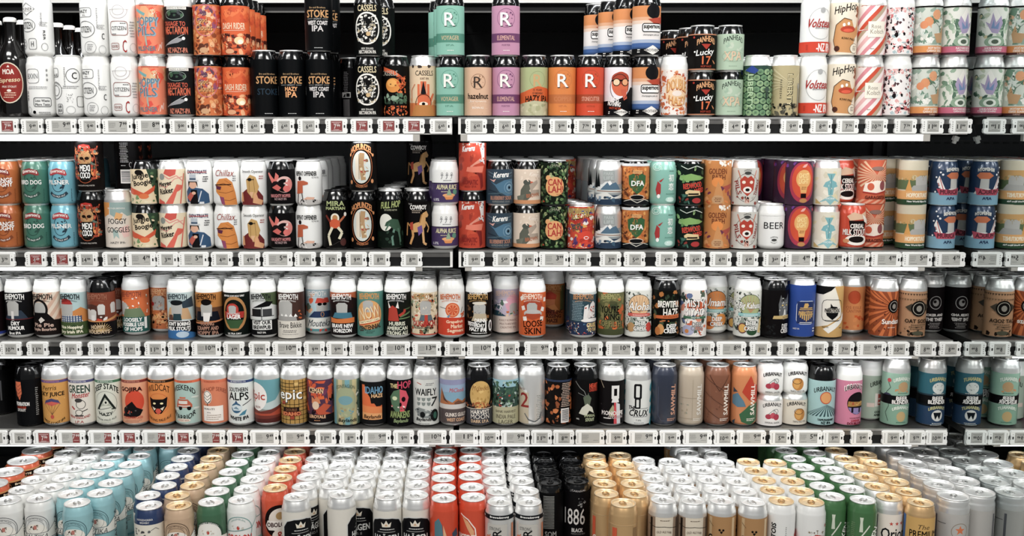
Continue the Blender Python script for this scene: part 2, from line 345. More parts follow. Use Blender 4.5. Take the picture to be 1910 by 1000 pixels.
C('a15', 'cream and orange can with raised palm', 's', 's', 'dcc2a0', 2, 93, B(0, 14, 84, 24, 'c8713a'), Z(71, 0, 28, 80, 14, 16, 8, 'd08a54', 'dcae80', 'e0c09a'), Z(72, 0, 92, 44, 6, 6, 5, '3a2c24'), T('CASSELS', 4, 80, 34, 9, '1c1a18', b=1), T('SORT IPA', 4, 70, 16, 4, '5c3a2a'), B(2, 30, 22, 26, 'd5663a'), *[B(-7 + 6 * i, 48 + (i in (1, 2)) * 5, 4.4, 24, 'd5663a') for i in range(4)], P([(12, 30), (20, 44), (23, 42), (14, 20)], 'd5663a'), P([(-3, 42), (2, 66), (7, 42)], '22242a'), O(2, 26, 15, 16, 1, '2c1a14'), E(2, 24, 8, 4, 'f0dcc4'), E(2, 24, 3, 3, K), P([(-26, 2), (-12, 22), (16, 22), (26, 2)], 'b87838'), S([(-22, 2), (-22, 50), (-14, 60)], 1.4, 'c86a34'))
def rcan(key, base, band, name, desc, sub='IPA', rc='f0ece4', tc='c8b088'):
    C(key, desc, 'kk', 's', base, 3, 90, O(0, 68, 17, 17, .8, band), Z(81, 0, 66, 26, 26, 22, 2.4, band), T('R', 0, 65, 20, 24, '2c2c34' if rc != '2c2c34' else base, b=3), T('R', -.8, 66, 19, 23, rc, b=3), W(25, 41, band), T(name, 0, 33, 34, 8, tc, b=1), T(sub, 0, 20, 15, 3, band), LN(0, 10, 14, 1, 2, rc))
rcan('a16', '7fb5a2', '4a8672', 'VOYAGER', 'seafoam green can with large white R')
C('a17', 'tan can with dark R and hazelnut lettering', 'kk', 's', 'd4ab8c', 3, 90, O(0, 64, 14, 14, 1, '8a6248'), Z(82, 0, 64, 24, 24, 16, 2, '9a6e50', 'c08c68'), T('R', 0, 63, 16, 20, '3a2a22', b=1), T('hazelnut', 0, 38, 40, 10, '33231c', b=3), T('brown', 0, 29, 30, 4, 'e8d8c8'), T('BROWN ALE', 0, 17, 22, 4, 'f0e4d8'), Z(83, 0, 20, 60, 34, 40, .8, 'a87c60', 'e8d0b8'))
rcan('a18', 'bc86a2', '6a3a62', 'ELEMENTAL', 'mauve can with large white R', 'PORTER', tc='d8a898')
C('a19', 'sage green can with orange HAZY IPA wave', 'kk', 's', 'a5ae7c', 3, 90, O(6, 68, 15, 15, .8, '8a9464'), T('R', 6, 66, 16, 22, 'c8a06a', b=2), P([(-50, 40), (-20, 46), (6, 56), (30, 52), (50, 46), (50, 24), (20, 30), (-12, 24), (-50, 24)], 'cf5c22'), T('15 YEARS', 6, 49, 17, 4, '3c2414'), T('OF BREWING', 6, 43, 20, 4, '3c2414'), T('HAZY IPA', 5, 33, 44, 11, '151210', b=3, arc=2), P([(-50, 3), (-50, 20), (-20, 26), (0, 30), (30, 26), (50, 20), (50, 3)], 'b8b490'), Z(84, 0, 14, 70, 20, 22, 6, 'a8a67e', '9a9c76', 'c8c4a0'))
rcan('a20', 'd87c34', 'bd6a34', 'COPPER', 'orange can with large white R', tc='c87c48')
rcan('a21', 'cf4420', 'a2401e', 'STONECUTTER', 'vermilion can with large white R', 'SCOTCH ALE', tc='e0a088')
C('a22', 'white can with orange face in sunglasses', 'kk', 's', 'e6e0e4', 3, 90, P([(-50, 3), (-50, 28), (-6, 30), (14, 40), (24, 54), (50, 54), (50, 3)], '17161a'), E(2, 60, 17, 22, 'd1603a'), E(2, 70, 17, 11, 'a83c22'), B(2, 66, 34, 3, '2c1410'), E(-6, 63, 7, 7, '2a1814'), E(10, 63, 7, 7, '2a1814'), E(-6, 63, 5.6, 5.6, 'e8c8a0'), E(10, 63, 5.6, 5.6, 'e2a070'), P([(2, 50), (12, 50), (15, 34), (8, 30)], 'c8563a'), O(0, 54, 18, 24, 1, '3a1a14'), T('LESS IS', -12, 32, 22, 8, 'efeae4', rot=-8, b=2), T('NOTHING', -10, 24, 24, 8, 'efeae4', rot=-8, b=2), T('HAZY NZ IPA', -8, 16, 22, 4, 'c8481e', rot=-6, b=1), P([(-10, 9), (4, 15), (18, 9), (4, 2)], 'e8e4de'), T('BROTHERS', 4, 9, 24, 4, K), LN(-19, 9, 4, 2, 3, 'e8e4de'), LN(22, 9, 4, 2, 3, 'e8e4de'))
C('a23', 'can fading orange white blue, boxed lettering', 'kk', 's', 'e2dcd8', 3, 90, W(70, 90, 'd08348'), W(64, 70, 'd9a27c'), W(58, 64, 'e0c4b0'), W(24, 30, 'a2aec4'), W(17, 24, '3c5e96'), W(14, 17, '2c4a78'), W(3, 14, '141416'), E(10, 80, 14, 13, '1d1c20'), P([(-2, 66), (50, 74), (50, 58), (10, 58)], 'b04028'), B(8, 51, 40, 16, WH), R(8, 51, 40, 16, 1.6, K), T('supernova', 8, 51, 34, 8, K, b=4), T('champagne pale ale', 6, 38, 32, 4, '24242a', b=0), P([(-8, 11), (8, 20), (24, 11), (8, 3)], 'e8e4de'), T('BROTHERS', 8, 11, 28, 5, K, b=1), LN(-18, 11, 6, 2, 4, 'e8e4de'))
C('a24', 'white can with orange woodcut HAZY lettering', 'w', 's', 'e9e0d8', 4, 86, Z(91, 0, 44, 90, 80, 220, 5.4, 'c8602e', 'e9e0d8', 'd88a58', 'e9e0d8', 'b84a22'), E(2, 46, 22, 30, 'e6c49c'), T('DOUBLE', 2, 56, 38, 20, 'a8481e', arc=6, b=4), T('DOUBLE', 2, 57, 36, 18, 'dca45c', arc=6, b=2), E(2, 43, 9, 5, 'e8d8cc'), T('HAZY', 4, 30, 34, 15, 'a8481e', arc=-4, b=4), T('HAZY', 4, 31, 32, 14, 'dca45c', arc=-4, b=2), LN(2, 20, 20, 1, 3, 'b0501e'))
C('a25', 'short black can with coral 17 numerals', 'kk', 's', '16110f', 4, 68, W(4, 6, 'b87a58'), W(66, 68, 'b87a58'), T('PANHEAD', 4, 56, 36, 10, 'dda06c', arc=7, b=2), P([(-6, 50), (12, 50), (3, 40)], 'a82c1c'), T('Lucky', 2, 34, 34, 13, WH, rot=6, sh=.25, b=2), T('17', 4, 21, 16, 14, 'd86a3a', b=4), P([(16, 22), (24, 16), (22, 14), (18, 18)], 'd88a5a'), T('HOP HAZE', 4, 10, 20, 4, 'a8381c', b=1), E(-20, 62, 2, 2, 'a82c1c'), B(-18, 36, 3, 3, WH))
C('a26', 'short pale green can with arched dark lettering', 'kk', 's', 'a9bfa6', 4, 68, T('PANHEAD', 2, 58, 38, 9, '1c2c2c', arc=7, b=1), Z(101, 4, 36, 36, 36, 20, 5, 'b4c4ac', '9ab49c', 'bcc8b4'), T('XPA', 2, 28, 36, 17, '8a9c84', b=4), T('XPA', 1, 29, 34, 16, 'd9b898', b=2), O(2, 28, 22, 10, 1, '92a890'), LN(0, 10, 18, 1, 2.5, '8aa08a'))
C('a27', 'green can covered with round hop pattern', 's', 's', '26463a', 3, 93, *[E(-44 + 12.4 * i + (j % 2) * 6, 8 + 10.5 * j, 6, 5.4, ('7ea074', '6a9068', '8fae80')[(i + j) % 3]) for i in range(8) for j in range(8)], *[E(-44 + 12.4 * i + (j % 2) * 6, 9 + 10.5 * j, 2, 1.6, '54785a') for i in range(8) for j in range(8)], P([(-26, 84), (-14, 93), (-4, 84), (-10, 78)], '24408a'), T('LIBERTY', -16, 46, 62, 8, 'a8c49a', rot=-90, b=3), B(10, 40, 3, 14, '2c3c34'), E(10, 50, 4, 5, '3c5044'))
C('a28', 'khaki can with vertical lettering and hops', 's', 's', 'b4a67c', 3, 93, *[P([(6, 60), (6 + 48 * math.cos(q), 60 + 40 * math.sin(q)), (6 + 48 * math.cos(q + .09), 60 + 40 * math.sin(q + .09))], 'c8bc94') for q in [i * .22 - .3 for i in range(18)] if 60 + 40 * math.sin(q) < 93 and 60 + 40 * math.sin(q + .09) < 93], T('LIBERTY', 4, 48, 60, 10, '2c2a22', rot=-90, b=3), T('LIBERTY', 3.4, 48.6, 58, 9, 'd8ccA0'.lower(), rot=-90, b=0), LN(-12, 66, 4, 9, 4, '5a5440'), Z(111, -4, 14, 54, 22, 34, 5, '3c3a30', '5c5846', '24241e', '76725c'), B(24, 36, 4, 30, '8a887c'), E(24, 56, 4, 6, '9a988c'))
C('a29', 'white can with red NZ IPA band', 'w', 'w', None, 0, 0, O(4, 58, 24, 28, .7, '9a9a9a'), E(6, 82, 5, 5, 'aaaaaa'), T('Volstead', 4, 59, 50, 15, 'a82824', sh=.3, b=3), T('BREWING CO', 6, 50, 26, 2.6, '6a6a6a'), W(7, 26, 'cf3a1e'), T('-NZ IPA', 12, 16, 32, 14, WH, b=3), B(-21, 16, 4, 10, 'b83018'))
C('a30', 'cream can with tan cartoon hop figure', 'w', 'w', 'e6dac4', 3, 96, T('HipHop', -2, 84, 44, 17, '2c1c14', rot=12, sh=.3, b=2), P([(-18, 8), (-24, 28), (-20, 56), (-6, 68), (8, 64), (14, 48), (20, 54), (24, 70), (26, 40), (16, 32), (10, 6)], 'c98e54'), P([(16, 72), (28, 86), (30, 80), (22, 68)], '8a4a22'), E(22, 84, 5, 6, '8a4a22'), E(2, 48, 14, 6, 'b83a1a'), E(2, 46, 9, 3, 'e0583a'), E(-6, 56, 2.4, 3, WH), E(2, 58, 2.4, 3, WH), T('KIWI PALE', 4, 31, 26, 4, '1c1410', rot=-8), E(16, 14, 10, 9, 'e9dfc8'), O(16, 14, 10, 9, .7, '4a3a2c'), LN(16, 17, 10, 3, 3, '5a4a3c'), E(-17, 14, 5, 5, '4a2010'), S([(-18, 8), (-24, 28), (-20, 56), (-6, 68), (8, 64)], 1, '3a2014'))
def stripes(pal, w, lo, hi, sl=42):
    o = []; x = -100; i = 0
    while x < 100:
        o.append(P([(x, lo), (x + w, lo), (x + w + sl, (lo + hi) / 2), (x + w + 2 * sl, hi), (x + 2 * sl, hi), (x + sl, (lo + hi) / 2)], pal[i % len(pal)])); x += w; i += 1
    return o
C('a31', 'pink cream and red diagonally striped can', 's', 's', 'efe2dc', 3, 91, *stripes(['efe0dc', 'd98a92', 'f0e8e4', 'cf4a2c', 'b8a48a', 'f0e2e0', 'e4b0b0'], 9, 3, 91, 40), B(2, 48, 32, 28, 'f1e8d8'), T('Rose', 0, 53, 17, 7, '8a8070', b=0), T('Kolsch', 2, 44, 24, 8, '8a8070', b=0), LN(-6, 13, 8, 1, 3, 'a08078'))
C('a32', 'white can with crowded pink and black florals', 'w', 's', 'ece6e4', 4, 88, Z(121, 0, 46, 100, 82, 340, 5.0, 'ece8e6', '241c20', 'e0a8a4', 'f2eeea', 'a8bcc0', '4a2830', 'f0ece8', 'd07070'), Z(122, 26, 40, 26, 60, 30, 5, 'a4bcc0', 'c8d4d4', '8a3038'))
C('a33', 'pastel tropical can with orange band', 's', 's', 'c9cec2', 3, 90, Z(131, -6, 54, 110, 66, 90, 9, '8fa494', 'd8dcd4', 'e4e0d6', 'b4c4bc', '6a8a74', 'e8e6de'), Z(132, 10, 66, 44, 36, 14, 6, '5c7c64', '90aa98', 'd8a888'), E(6, 74, 8, 9, 'dd9a6c'), E(-8, 62, 8, 8, 'd99060'), E(-16, 56, 7, 7, 'd98a5c'), P([(2, 40), (8, 24), (22, 24), (26, 40), (20, 56), (16, 42)], 'bf9468'), S([(-2, 66), (20, 44)], .7, '3c3c34'), W(87, 90, '2c2c28'), W(7, 19, 'da8c48'), T('HOP NATION', 6, 15, 26, 4, WH, b=1), T('GARAGE SERIES', 6, 10, 30, 4, WH, b=1), W(3, 7, '4a2422'), T('GABBLE', 8, 5, 12, 3, 'd8b0a0'))
C('a34', 'pastel tropical can with pink band and orchid', 's', 's', 'dcdcd2', 3, 90, Z(141, -16, 50, 30, 74, 26, 8, '6e8c74', '90a890', '4e6e58', 'b0c0a8'), Z(142, 26, 60, 24, 56, 18, 7, '7e9880', 'b8c0aa', '3c5a4a', 'c8b890'), P([(8, 86), (-6, 60), (2, 42), (20, 40), (26, 60)], 'e8e4dc'), P([(2, 40), (-6, 58), (-2, 72), (6, 60), (12, 78), (16, 58), (24, 62), (12, 42)], 'a898b8'), P([(2, 48), (0, 62), (8, 52), (10, 66), (14, 50)], '6f88b0'), E(6, 26, 18, 10, '8aa48a'), E(6, 26, 11, 7, 'dce0d4'), E(6, 26, 6, 4, '4c5c4c'), W(87, 90, '2c2c28'), W(7, 18, 'c4627a'), T('NOWHERE', 8, 14.5, 30, 3.6, WH, b=1), T('GARAGE PROJECT', 10, 10, 32, 4, WH, b=1), W(3, 7, '4a2430'))

# ---- second shelf
def ban(key, base, ribbon, l1, l2, desc, arc='23262a', tc=WH):
    C(key, desc, base, 's', None, 0, 0, O(0, 44, 13, 18, 1, arc), Z(151, 0, 44, 20, 24, 14, 3, arc), P([(-17, 58), (-14, 66), (0, 70), (14, 66), (17, 58), (14, 56), (0, 60), (-14, 56)], ribbon), T("Emerson's", 0, 64, 27, 6, 'f0e8e0', arc=3, b=2), T(l1, 0, 44 if not l2 else 48, 40, 8, tc, b=2), *([T(l2, 0, 40, 40, 8, tc, b=2)] if l2 else []), S([(-16, 25), (-10, 20), (0, 17), (10, 20), (16, 25)], 5.5, arc), T('NZ PALE ALE', 0, 19.5, 24, 3, WH, arc=-4), LN(24, 30, 2, 8, 3, arc))
ban('b0', 'b8622a', '8a3428', 'ORANGE', 'ROUGHY', 'copper orange can with white lettering', '7c3c1c')
ban('b1', '3f7462', '8c3434', 'BIRD DOG', '', 'dark green can with curved red ribbon', '274a40')
ban('b2', '6fb2c4', 'b03c44', 'PILSNER', '', 'sky blue can lettered PILSNER', '1f3340')
C('b3', 'tall black can with ornate orange skull figure', 'kk', 's', '1a1210', 3, 92, Z(161, 0, 54, 50, 62, 160, 5, 'c8502a', '7a2c18', 'd98a4c', '3c2420', '5a6c60', 'a83820', '241814'), E(0, 62, 13, 14, 'b88a58'), E(-5, 62, 4, 3, '2c1a14'), E(5, 62, 4, 3, '2c1a14'), P([(-12, 80), (-10, 86), (0, 88), (10, 86), (12, 80), (0, 83)], 'b8281c'), T('Emersons', 0, 83, 16, 3, WH), B(0, 38, 22, 28, '1c1412'), T('MEXI', 0, 44, 18, 11, WH, b=3), T('COCO', 0, 31, 18, 11, WH, b=3), T('CHOCOLATE CHILLI PORTER', 0, 12, 32, 2.4, 'd8d0c8'), O(0, 50, 21, 34, 1.4, '9a4a28'))
C('b3b', 'tall black can turned to its white barcode', 'kk', 's', '161213', 3, 92, LN(-4, 88, 17, 12, 3.2, 'b8b4b4', 6), B(-2, 26, 20, 26, 'e6e2de'), *[B(-2, 16 + 2.4 * i, 16, 1.1, K) for i in range(9)], LN(-6, 46, 10, 1, 3, 'c8c4c4'), O(8, 48, 3, 5, 1, 'b8b4b4'), Z(162, 34, 60, 14, 50, 16, 4, 'a8401e', '5c2414'))
C('b4', 'tall beige can with orange and grey patches', 's', 's', 'd7ccbf', 4, 88, P([(-50, 88), (-8, 88), (-10, 66), (-24, 60), (-34, 70), (-50, 60)], 'cf8a44'), P([(-8, 88), (50, 88), (50, 66), (24, 62), (14, 70), (2, 60), (-8, 66)], '8fa6a2'), P([(4, 70), (16, 66), (12, 54), (0, 58)], 'dba468'), P([(-4, 40), (6, 34), (8, 20), (2, 26), (-2, 20)], '9ab0aa'), P([(8, 40), (26, 46), (26, 24), (16, 22)], 'e0bcb4'), T('FOGGY', 5, 53, 34, 10, '26262a', b=1), T('GOGGLES', 6, 37, 44, 10, '26262a', b=1), T('BROTHERS BREWING', 4, 77, 32, 3, 'efe8e0'), T('-HAZY IPA-', 4, 13, 30, 4, '3a3a3c'))
C('b5', 'cream can with jungle lettering and palms', 'kk', 'kk', 'e0ccA8'.lower(), 4, 68, P([(10, 68), (50, 68), (50, 4), (30, 4), (22, 30)], '27402c'), Z(171, 30, 50, 22, 34, 16, 5, '1c2a20', '4c6a44', 'e0cca8'), E(-4, 62, 8, 5, '26201c'), T('Jungle', -4, 54, 34, 13, '201814', rot=8, b=3), T('Boogie', 2, 42, 34, 12, '201814', rot=8, b=3), P([(-30, 36), (-10, 30), (4, 24), (26, 38), (24, 28), (4, 16), (-30, 24)], 'cf5230'), Z(172, 0, 13, 52, 16, 22, 5, 'dccba4', '5c7a4c', 'e0d4b4', '7c9a68'), E(4, 18, 9, 5, 'd8703c'))
C('b6', 'cream and coral swirled can', 's', 's', 'e3d3b4', 4, 68, P([(-6, 68), (14, 68), (12, 58), (2, 54), (-10, 60)], 'cf5548'), P([(-8, 4), (6, 24), (14, 40), (26, 38), (22, 30), (14, 26), (6, 4)], 'd8604e'), S([(-14, 60), (0, 50), (14, 56), (26, 46)], 2.2, 'dd9488'), S([(-26, 40), (-6, 34), (10, 50), (26, 54)], 1.6, 'dd9488'), P([(-26, 4), (-24, 14), (-10, 8), (-8, 4)], 'cf5548'), E(-14, 54, 6, 6, '8a8f88'), T('Meyer', -8, 40, 27, 11, '231c1a', rot=10, b=3), T('Risker', -6, 28, 27, 10, '231c1a', rot=10, b=3), S([(20, 4), (24, 30), (30, 60)], 2.4, 'd8604e'))
C('b7', 'white can with figure in tall striped hat', 'w', 'w', None, 0, 0, T('EXPATRIATE', 2, 63, 38, 6.5, '4a3c60', b=2), S([(-18, 62.6), (21, 62.6)], 1, 'c8443c'), P([(-20, 8), (-22, 26), (-14, 36), (12, 32), (24, 22), (26, 6), (14, 4)], '2f5072'), P([(-12, 4), (-10, 30), (2, 30), (4, 4)], '201c20'), E(-6, 40, 8, 8, 'd9a88c'), P([(-16, 34), (-16, 48), (2, 48), (4, 34), (0, 44), (-12, 44)], '2c1e1a'), B(-6, 47, 22, 3, 'c9c9cc'), B(-6, 53, 13, 11, 'b4bcc4'), B(-6, 50, 13, 3, '3c5068'), P([(-20, 16), (-10, 26), (-4, 20), (-12, 8)], 'b8584a'), S([(4, 8), (10, 28)], 2, 'c8ccd4'), LN(18, 53, 12, 3, 4, '333338'), E(-4, 24, 4, 3, 'd9a88c'), B(10, 6, 8, 4, 'd2d4d8'))
C('b8', 'white can with orange wrinkled figure in shades', 'w', 'w', None, 0, 0, T('Chillax', 2, 61, 36, 12, '9c3a30', sh=.3, b=0), P([(-16, 40), (-8, 50), (6, 52), (16, 44), (22, 24), (26, 2), (-2, 2), (-8, 18), (-16, 26)], 'd08034'), S([(-14, 38), (0, 42), (14, 36)], 1, '7a3c14'), S([(-10, 26), (4, 24), (18, 28)], 1, '8a4818'), S([(-4, 12), (10, 10), (22, 14)], 1, '8a4818'), S([(2, 48), (12, 42)], 1, 'b86420'), P([(-17, 38), (-4, 36), (-6, 30), (-14, 31)], '5a2440'), S([(-18, 39), (14, 40)], 1.6, '2a1a20'), P([(-8, 18), (-4, 4), (2, 2), (0, 16)], '8a4060'), LN(20, 54, 8, 3, 4, '77777a'))
C('b9', 'white can with shaggy blond figure in maroon', 'w', 'w', None, 0, 0, T('Smooth Operator', 2, 63, 42, 7, '2c2424', b=0), P([(-22, 2), (-20, 24), (-8, 32), (10, 32), (22, 18), (22, 2)], '6c2222'), P([(-8, 26), (-10, 48), (-2, 58), (8, 54), (14, 36), (10, 24), (2, 14)], 'c09858'), S([(-4, 52), (-4, 24)], .8, '8a6430'), S([(4, 52), (6, 26)], .8, '8a6430'), E(-3, 49, 4, 3, '1c1a1a'), B(-2, 49, 14, 1.4, '1c1a1a'), P([(2, 6), (4, 22), (8, 26), (12, 14), (22, 10), (18, 2)], 'd29a6c'), P([(-24, 8), (-22, 26), (-18, 24), (-16, 8)], 'd29a6c'), P([(-4, 26), (0, 14), (4, 26)], 'd8a880'), LN(18, 54, 10, 2, 4, 'a84840'))
C('b10', 'black can with pink rabbit-eared emblem', 'kk', 's', '131012', 4, 68, P([(-14, 42), (-26, 60), (-22, 62), (-8, 48)], 'd67066'), P([(-10, 44), (-6, 62), (0, 56), (-2, 44)], 'd67066'), E(10, 40, 16, 15, 'd9aca4'), E(8, 38, 12, 12, '171214'), E(18, 40, 8, 10, 'd8847c'), E(14, 32, 7, 6, 'd56c66'), E(-6, 38, 8, 8, '2a1e20'), P([(-14, 34), (-2, 28), (4, 34), (-4, 40)], 'c86058'), Z(181, 4, 42, 24, 16, 8, 3, '17120f', 'e8d8d0'), T('NAUGHTY HOPPER', 2, 19, 38, 6, 'c87c7c', b=2), T('NZ HAZY IPA', 2, 13, 22, 4, 'c0a0a0'))
C('b11', 'white can with orange figure and fallen referee', 'w', 'w', None, 0, 0, T('REPEAT OFFENDER', -2, 60, 42, 8, '1f1c1c', b=2), E(-14, 51, 3.4, 4, '24181a'), P([(-22, 22), (-20, 46), (-6, 47), (2, 44), (2, 40), (-8, 38), (-8, 24)], 'b85a38'), P([(-22, 22), (-12, 22), (-14, 8), (-22, 4)], 'dcd8d4'), S([(-18, 22), (-20, 4)], 2.4, '3a3636'), S([(-10, 24), (-8, 10)], 2, '5c5450'), P([(-18, 4), (-14, 10), (6, 14), (26, 10), (26, 4), (4, 2)], 'b8b4b0'), Z(191, 4, 8, 40, 9, 14, 3, '2c2828', 'd8d4d0', '8a8480'), P([(-8, 12), (0, 17), (14, 16), (12, 12)], 'd9a890'), T('NZ PALE ALE', 16, 53, 14, 3, '4a4848'))
C('b11u', 'white can cut off beyond a stacked pair', 'w', 'w', None, 0, 0, T('OFFENDER', 8, 60, 34, 8, '2f2c2c', b=2))
C('b12', 'tall black can with spacesuit figure, arms raised', 'kk', 'kk', '100e0e', 3, 90, T('MIRA', 2, 86, 34, 9, 'aab47c', b=4), T('MARTIAN', 2, 77, 38, 5, 'aab47c', b=3), E(1, 59, 8, 9, 'e2dac8'), E(1, 59, 5, 6, 'b8834a'), P([(-8, 40), (-10, 54), (0, 58), (10, 54), (10, 40)], 'c8542c'), S([(-8, 52), (-17, 64)], 4, '6c2418'), S([(9, 52), (20, 63)], 4, 'b0603c'), E(21, 66, 3, 4, 'e4e0d8'), S([(-4, 42), (-12, 26), (-8, 8)], 5, 'd4ccb0'), S([(6, 42), (14, 32), (8, 20)], 5, 'd4ccb0'), E(16, 14, 6, 7, '4c2420'), S([(-16, 2), (20, 22)], .6, '3a3432'))
C('b13', 'tall black can with oval portrait', 'kk', 's', '120f0e', 3, 90, E(0, 46, 22, 34, 'c8703c'), E(0, 46, 21, 33, '120f0e'), E(0, 46, 18, 30, 'e0d6c4'), E(0, 46, 17, 29, 'c8d0cc'), B(-7, 46, 9, 46, 'dcd0bc', 0), S([(2, 72), (0, 50), (4, 22)], 9, 'b08c62'), Z(201, 6, 44, 12, 36, 14, 4, 'a83c30', 'c8a480', '8a6a4a', 'd8c8a8'), S([(-4, 70), (-4, 24)], .8, '6a5038'), T('HOPUNZEL', 0, 79, 42, 11, 'd08a54', arc=9, b=3), T('GOLDEN ALE', 0, 11, 22, 4, 'c87c4c', arc=-2), E(-21, 18, 3, 4, 'd08a54'), E(21, 20, 3, 4, 'd08a54'), E(-23, 68, 2.4, 3, 'd08a54'), E(23, 68, 2.4, 3, 'd08a54'))
C('b14', 'tall black can with green creature under moon', 'kk', 's', '11140f', 3, 90, W(3, 34, '17241b'), T('FULL HOP', 2, 84, 38, 12, 'a3ae6c', rot=6, sh=.2, b=3), T('DRY HOPPED HAZY IPA', 2, 74, 24, 3, 'c8c8a8'), E(-8, 51, 13, 16, 'dddcd0'), E(-4, 48, 5, 4, 'b4b8a8'), P([(-6, 52), (4, 58), (16, 56), (22, 40), (20, 30), (10, 36), (0, 44), (-10, 44)], '31503c'), S([(16, 40), (20, 22), (22, 8)], 4, '4a6c58'), S([(8, 38), (4, 22), (6, 8)], 4, '5c8070'), S([(0, 50), (-8, 36)], 2.6, '4a6c58'), Z(211, 0, 22, 60, 30, 10, 6, '1c2e22', '22382a'))
C('b15', 'tall black can with tan horse in purple', 'kk', 's', '120e10', 3, 90, T('TOUR', -14, 85, 8, 3, 'b8b4b0'), T('COWBOY', 2, 79, 32, 8, 'e8e4e0', b=4), LN(-2, 72, 22, 2, 3.4, 'a89888'), P([(4, 52), (10, 68), (18, 72), (23, 64), (20, 60), (16, 60), (16, 44), (8, 34), (-10, 32), (-14, 44), (-4, 50)], 'c8985c'), S([(16, 52), (24, 40), (20, 32)], 3, 'c8985c'), S([(10, 38), (12, 12), (18, 9)], 4.4, 'd0a068'), S([(-10, 40), (-8, 26), (-14, 10)], 4.4, 'c08c50'), S([(-14, 44), (-20, 50), (-22, 26)], 3, 'b07c44'), P([(0, 42), (8, 46), (10, 34), (2, 26)], '6a4c88'), P([(-14, 50), (-8, 52), (-8, 36), (-14, 38)], 'a83c28'), S([(8, 66), (4, 50)], 2, '9a6a34'))
C('b16', 'white can with purple lower label', 'w', 'w', None, 0, 0, *[x for i in (-9, 0, 9) for x in (O(i + 4, 60, 1.8, 2, .6, '55555a'), S([(i + 1, 57), (i + 7, 57)], .7, '55555a'), S([(i + 4, 58), (i + 4, 53), (i + 2, 50)], .8, '55555a'))], LN(4, 47, 18, 1, 2.4, '77777a'), W(7, 42, '44345c'), T('ALPHA JUICE', 4, 34, 40, 11, 'cfc79c', b=3, sh=.1), LN(0, 26, 18, 1, 3, 'c8bc98'), P([(-2, 20), (2, 12), (14, 12), (18, 20)], 'd88848'), E(8, 20, 12, 3.4, 'e0a068'), P([(3, 20), (8, 34), (13, 20)], '8aa484'), E(20, 26, 5, 5, '5c9078'), T('6.0%', -17, 12, 13, 5, 'd8d4dc'), W(42, 43, '2a2230'))
C('b17', 'tall red can with crested bird and script', 'kk', 's', 'b93c24', 3, 90, Z(221, -10, 40, 50, 60, 12, 10, '9c3020', 'c84a2c', '84281c'), P([(-6, 42), (4, 50), (20, 56), (22, 68), (12, 60), (-4, 48)], 'd88a74'), P([(-10, 46), (24, 48), (20, 36), (2, 36), (-12, 38)], 'e07860'), P([(8, 36), (20, 34), (22, 10), (16, 4), (14, 24)], '7c1c18'), P([(12, 90), (26, 90), (26, 50), (20, 56), (16, 74)], 'e2d8d4'), Z(222, 22, 68, 12, 40, 12, 4, '3c5064', 'e8dcd8', 'c84a2c'), T('Kereru', -8, 80, 24, 10, WH, rot=6, sh=.25, b=3), T('AROMATIC', -6, 18, 32, 9, '8a2018', b=3), T('RED IPA', -4, 10, 22, 4, '8a2018'), Z(223, 0, 88, 44, 4, 10, 4, 'e0b4a4', '8a2018'))
C('b18', 'short slate blue can with whale drawing', 'kk', 's', '2c3e4c', 4, 68, S([(-26, 64), (0, 54), (26, 62)], 1.4, '5a7480'), S([(-26, 58), (-4, 50), (26, 56)], 1.2, '4a6674'), P([(-20, 46), (-8, 40), (8, 48), (26, 50), (28, 20), (14, 18), (-2, 26), (-10, 38)], '48708a'), O(18, 34, 6, 6, 1.4, '9ab8c8'), E(18, 34, 2.4, 2.4, '16222c'), O(18, 34, 11, 11, .9, '7a9cb0'), P([(-22, 50), (-12, 44), (-8, 50), (-14, 48)], 'd0a098'), S([(-24, 30), (-8, 26), (10, 14), (26, 16)], 2, '1c2c38'), T('Kereru', 2, 58, 28, 10, WH, rot=4, sh=.25, b=3), T('BLUEBERRY SOUR', 2, 15, 42, 7, 'b8826a', b=2), T('REFRESHING SOUR', 2, 8, 34, 3.4, '9a9a94'), S([(-26, 22), (26, 26)], 1, '55707c'))
C('b19', 'short beige can with dark plumed bird', 'kk', 's', 'dcc8b4', 4, 68, P([(-16, 8), (-14, 30), (-6, 42), (4, 46), (8, 40), (2, 28), (10, 22), (-2, 10)], '5a5c50'), E(-2, 44, 7, 5, '4c5048'), P([(4, 46), (12, 44), (4, 42)], 'c05a3c'), P([(2, 40), (18, 48), (20, 42), (8, 30), (24, 30), (26, 22), (6, 20)], 'a89888'), P([(-22, 18), (-6, 22), (-10, 8), (-20, 6)], '6a6c5e'), Z(231, 6, 54, 40, 20, 12, 3, 'ecdcca', 'c8b09c', 'e8d4c0'), T('BROWN', 10, 20, 26, 7, 'b06a48', rot=6, b=2), W(4, 11, 'c88a5c'), T('Kereru', 14, 58, 22, 7, 'f0e4d8', rot=-8, sh=.3, b=1))
C('b20', 'short dark floral can with yellow round badge', 'kk', 's', '1d2a1c', 2, 80, Z(241, 0, 42, 110, 76, 200, 5, '2f4a2c', '46683a', '141c12', '5c7c48', '9aa470', '22381e'), Z(242, 0, 42, 84, 70, 12, 3.4, 'e0cc98', 'c84a2c'), E(0, 36, 18, 18, 'dfa468'), E(-13, 52, 5, 5, 'dfa468'), T('CAN', 0, 44, 26, 12, 'b0302c', b=4), T('LAH!', 2, 31, 28, 12, 'b0302c', b=4), LN(8, 21, 14, 1, 3, 'a8683c'), T('CHAR', 0, 74, 20, 5, '9a9c84', arc=3))
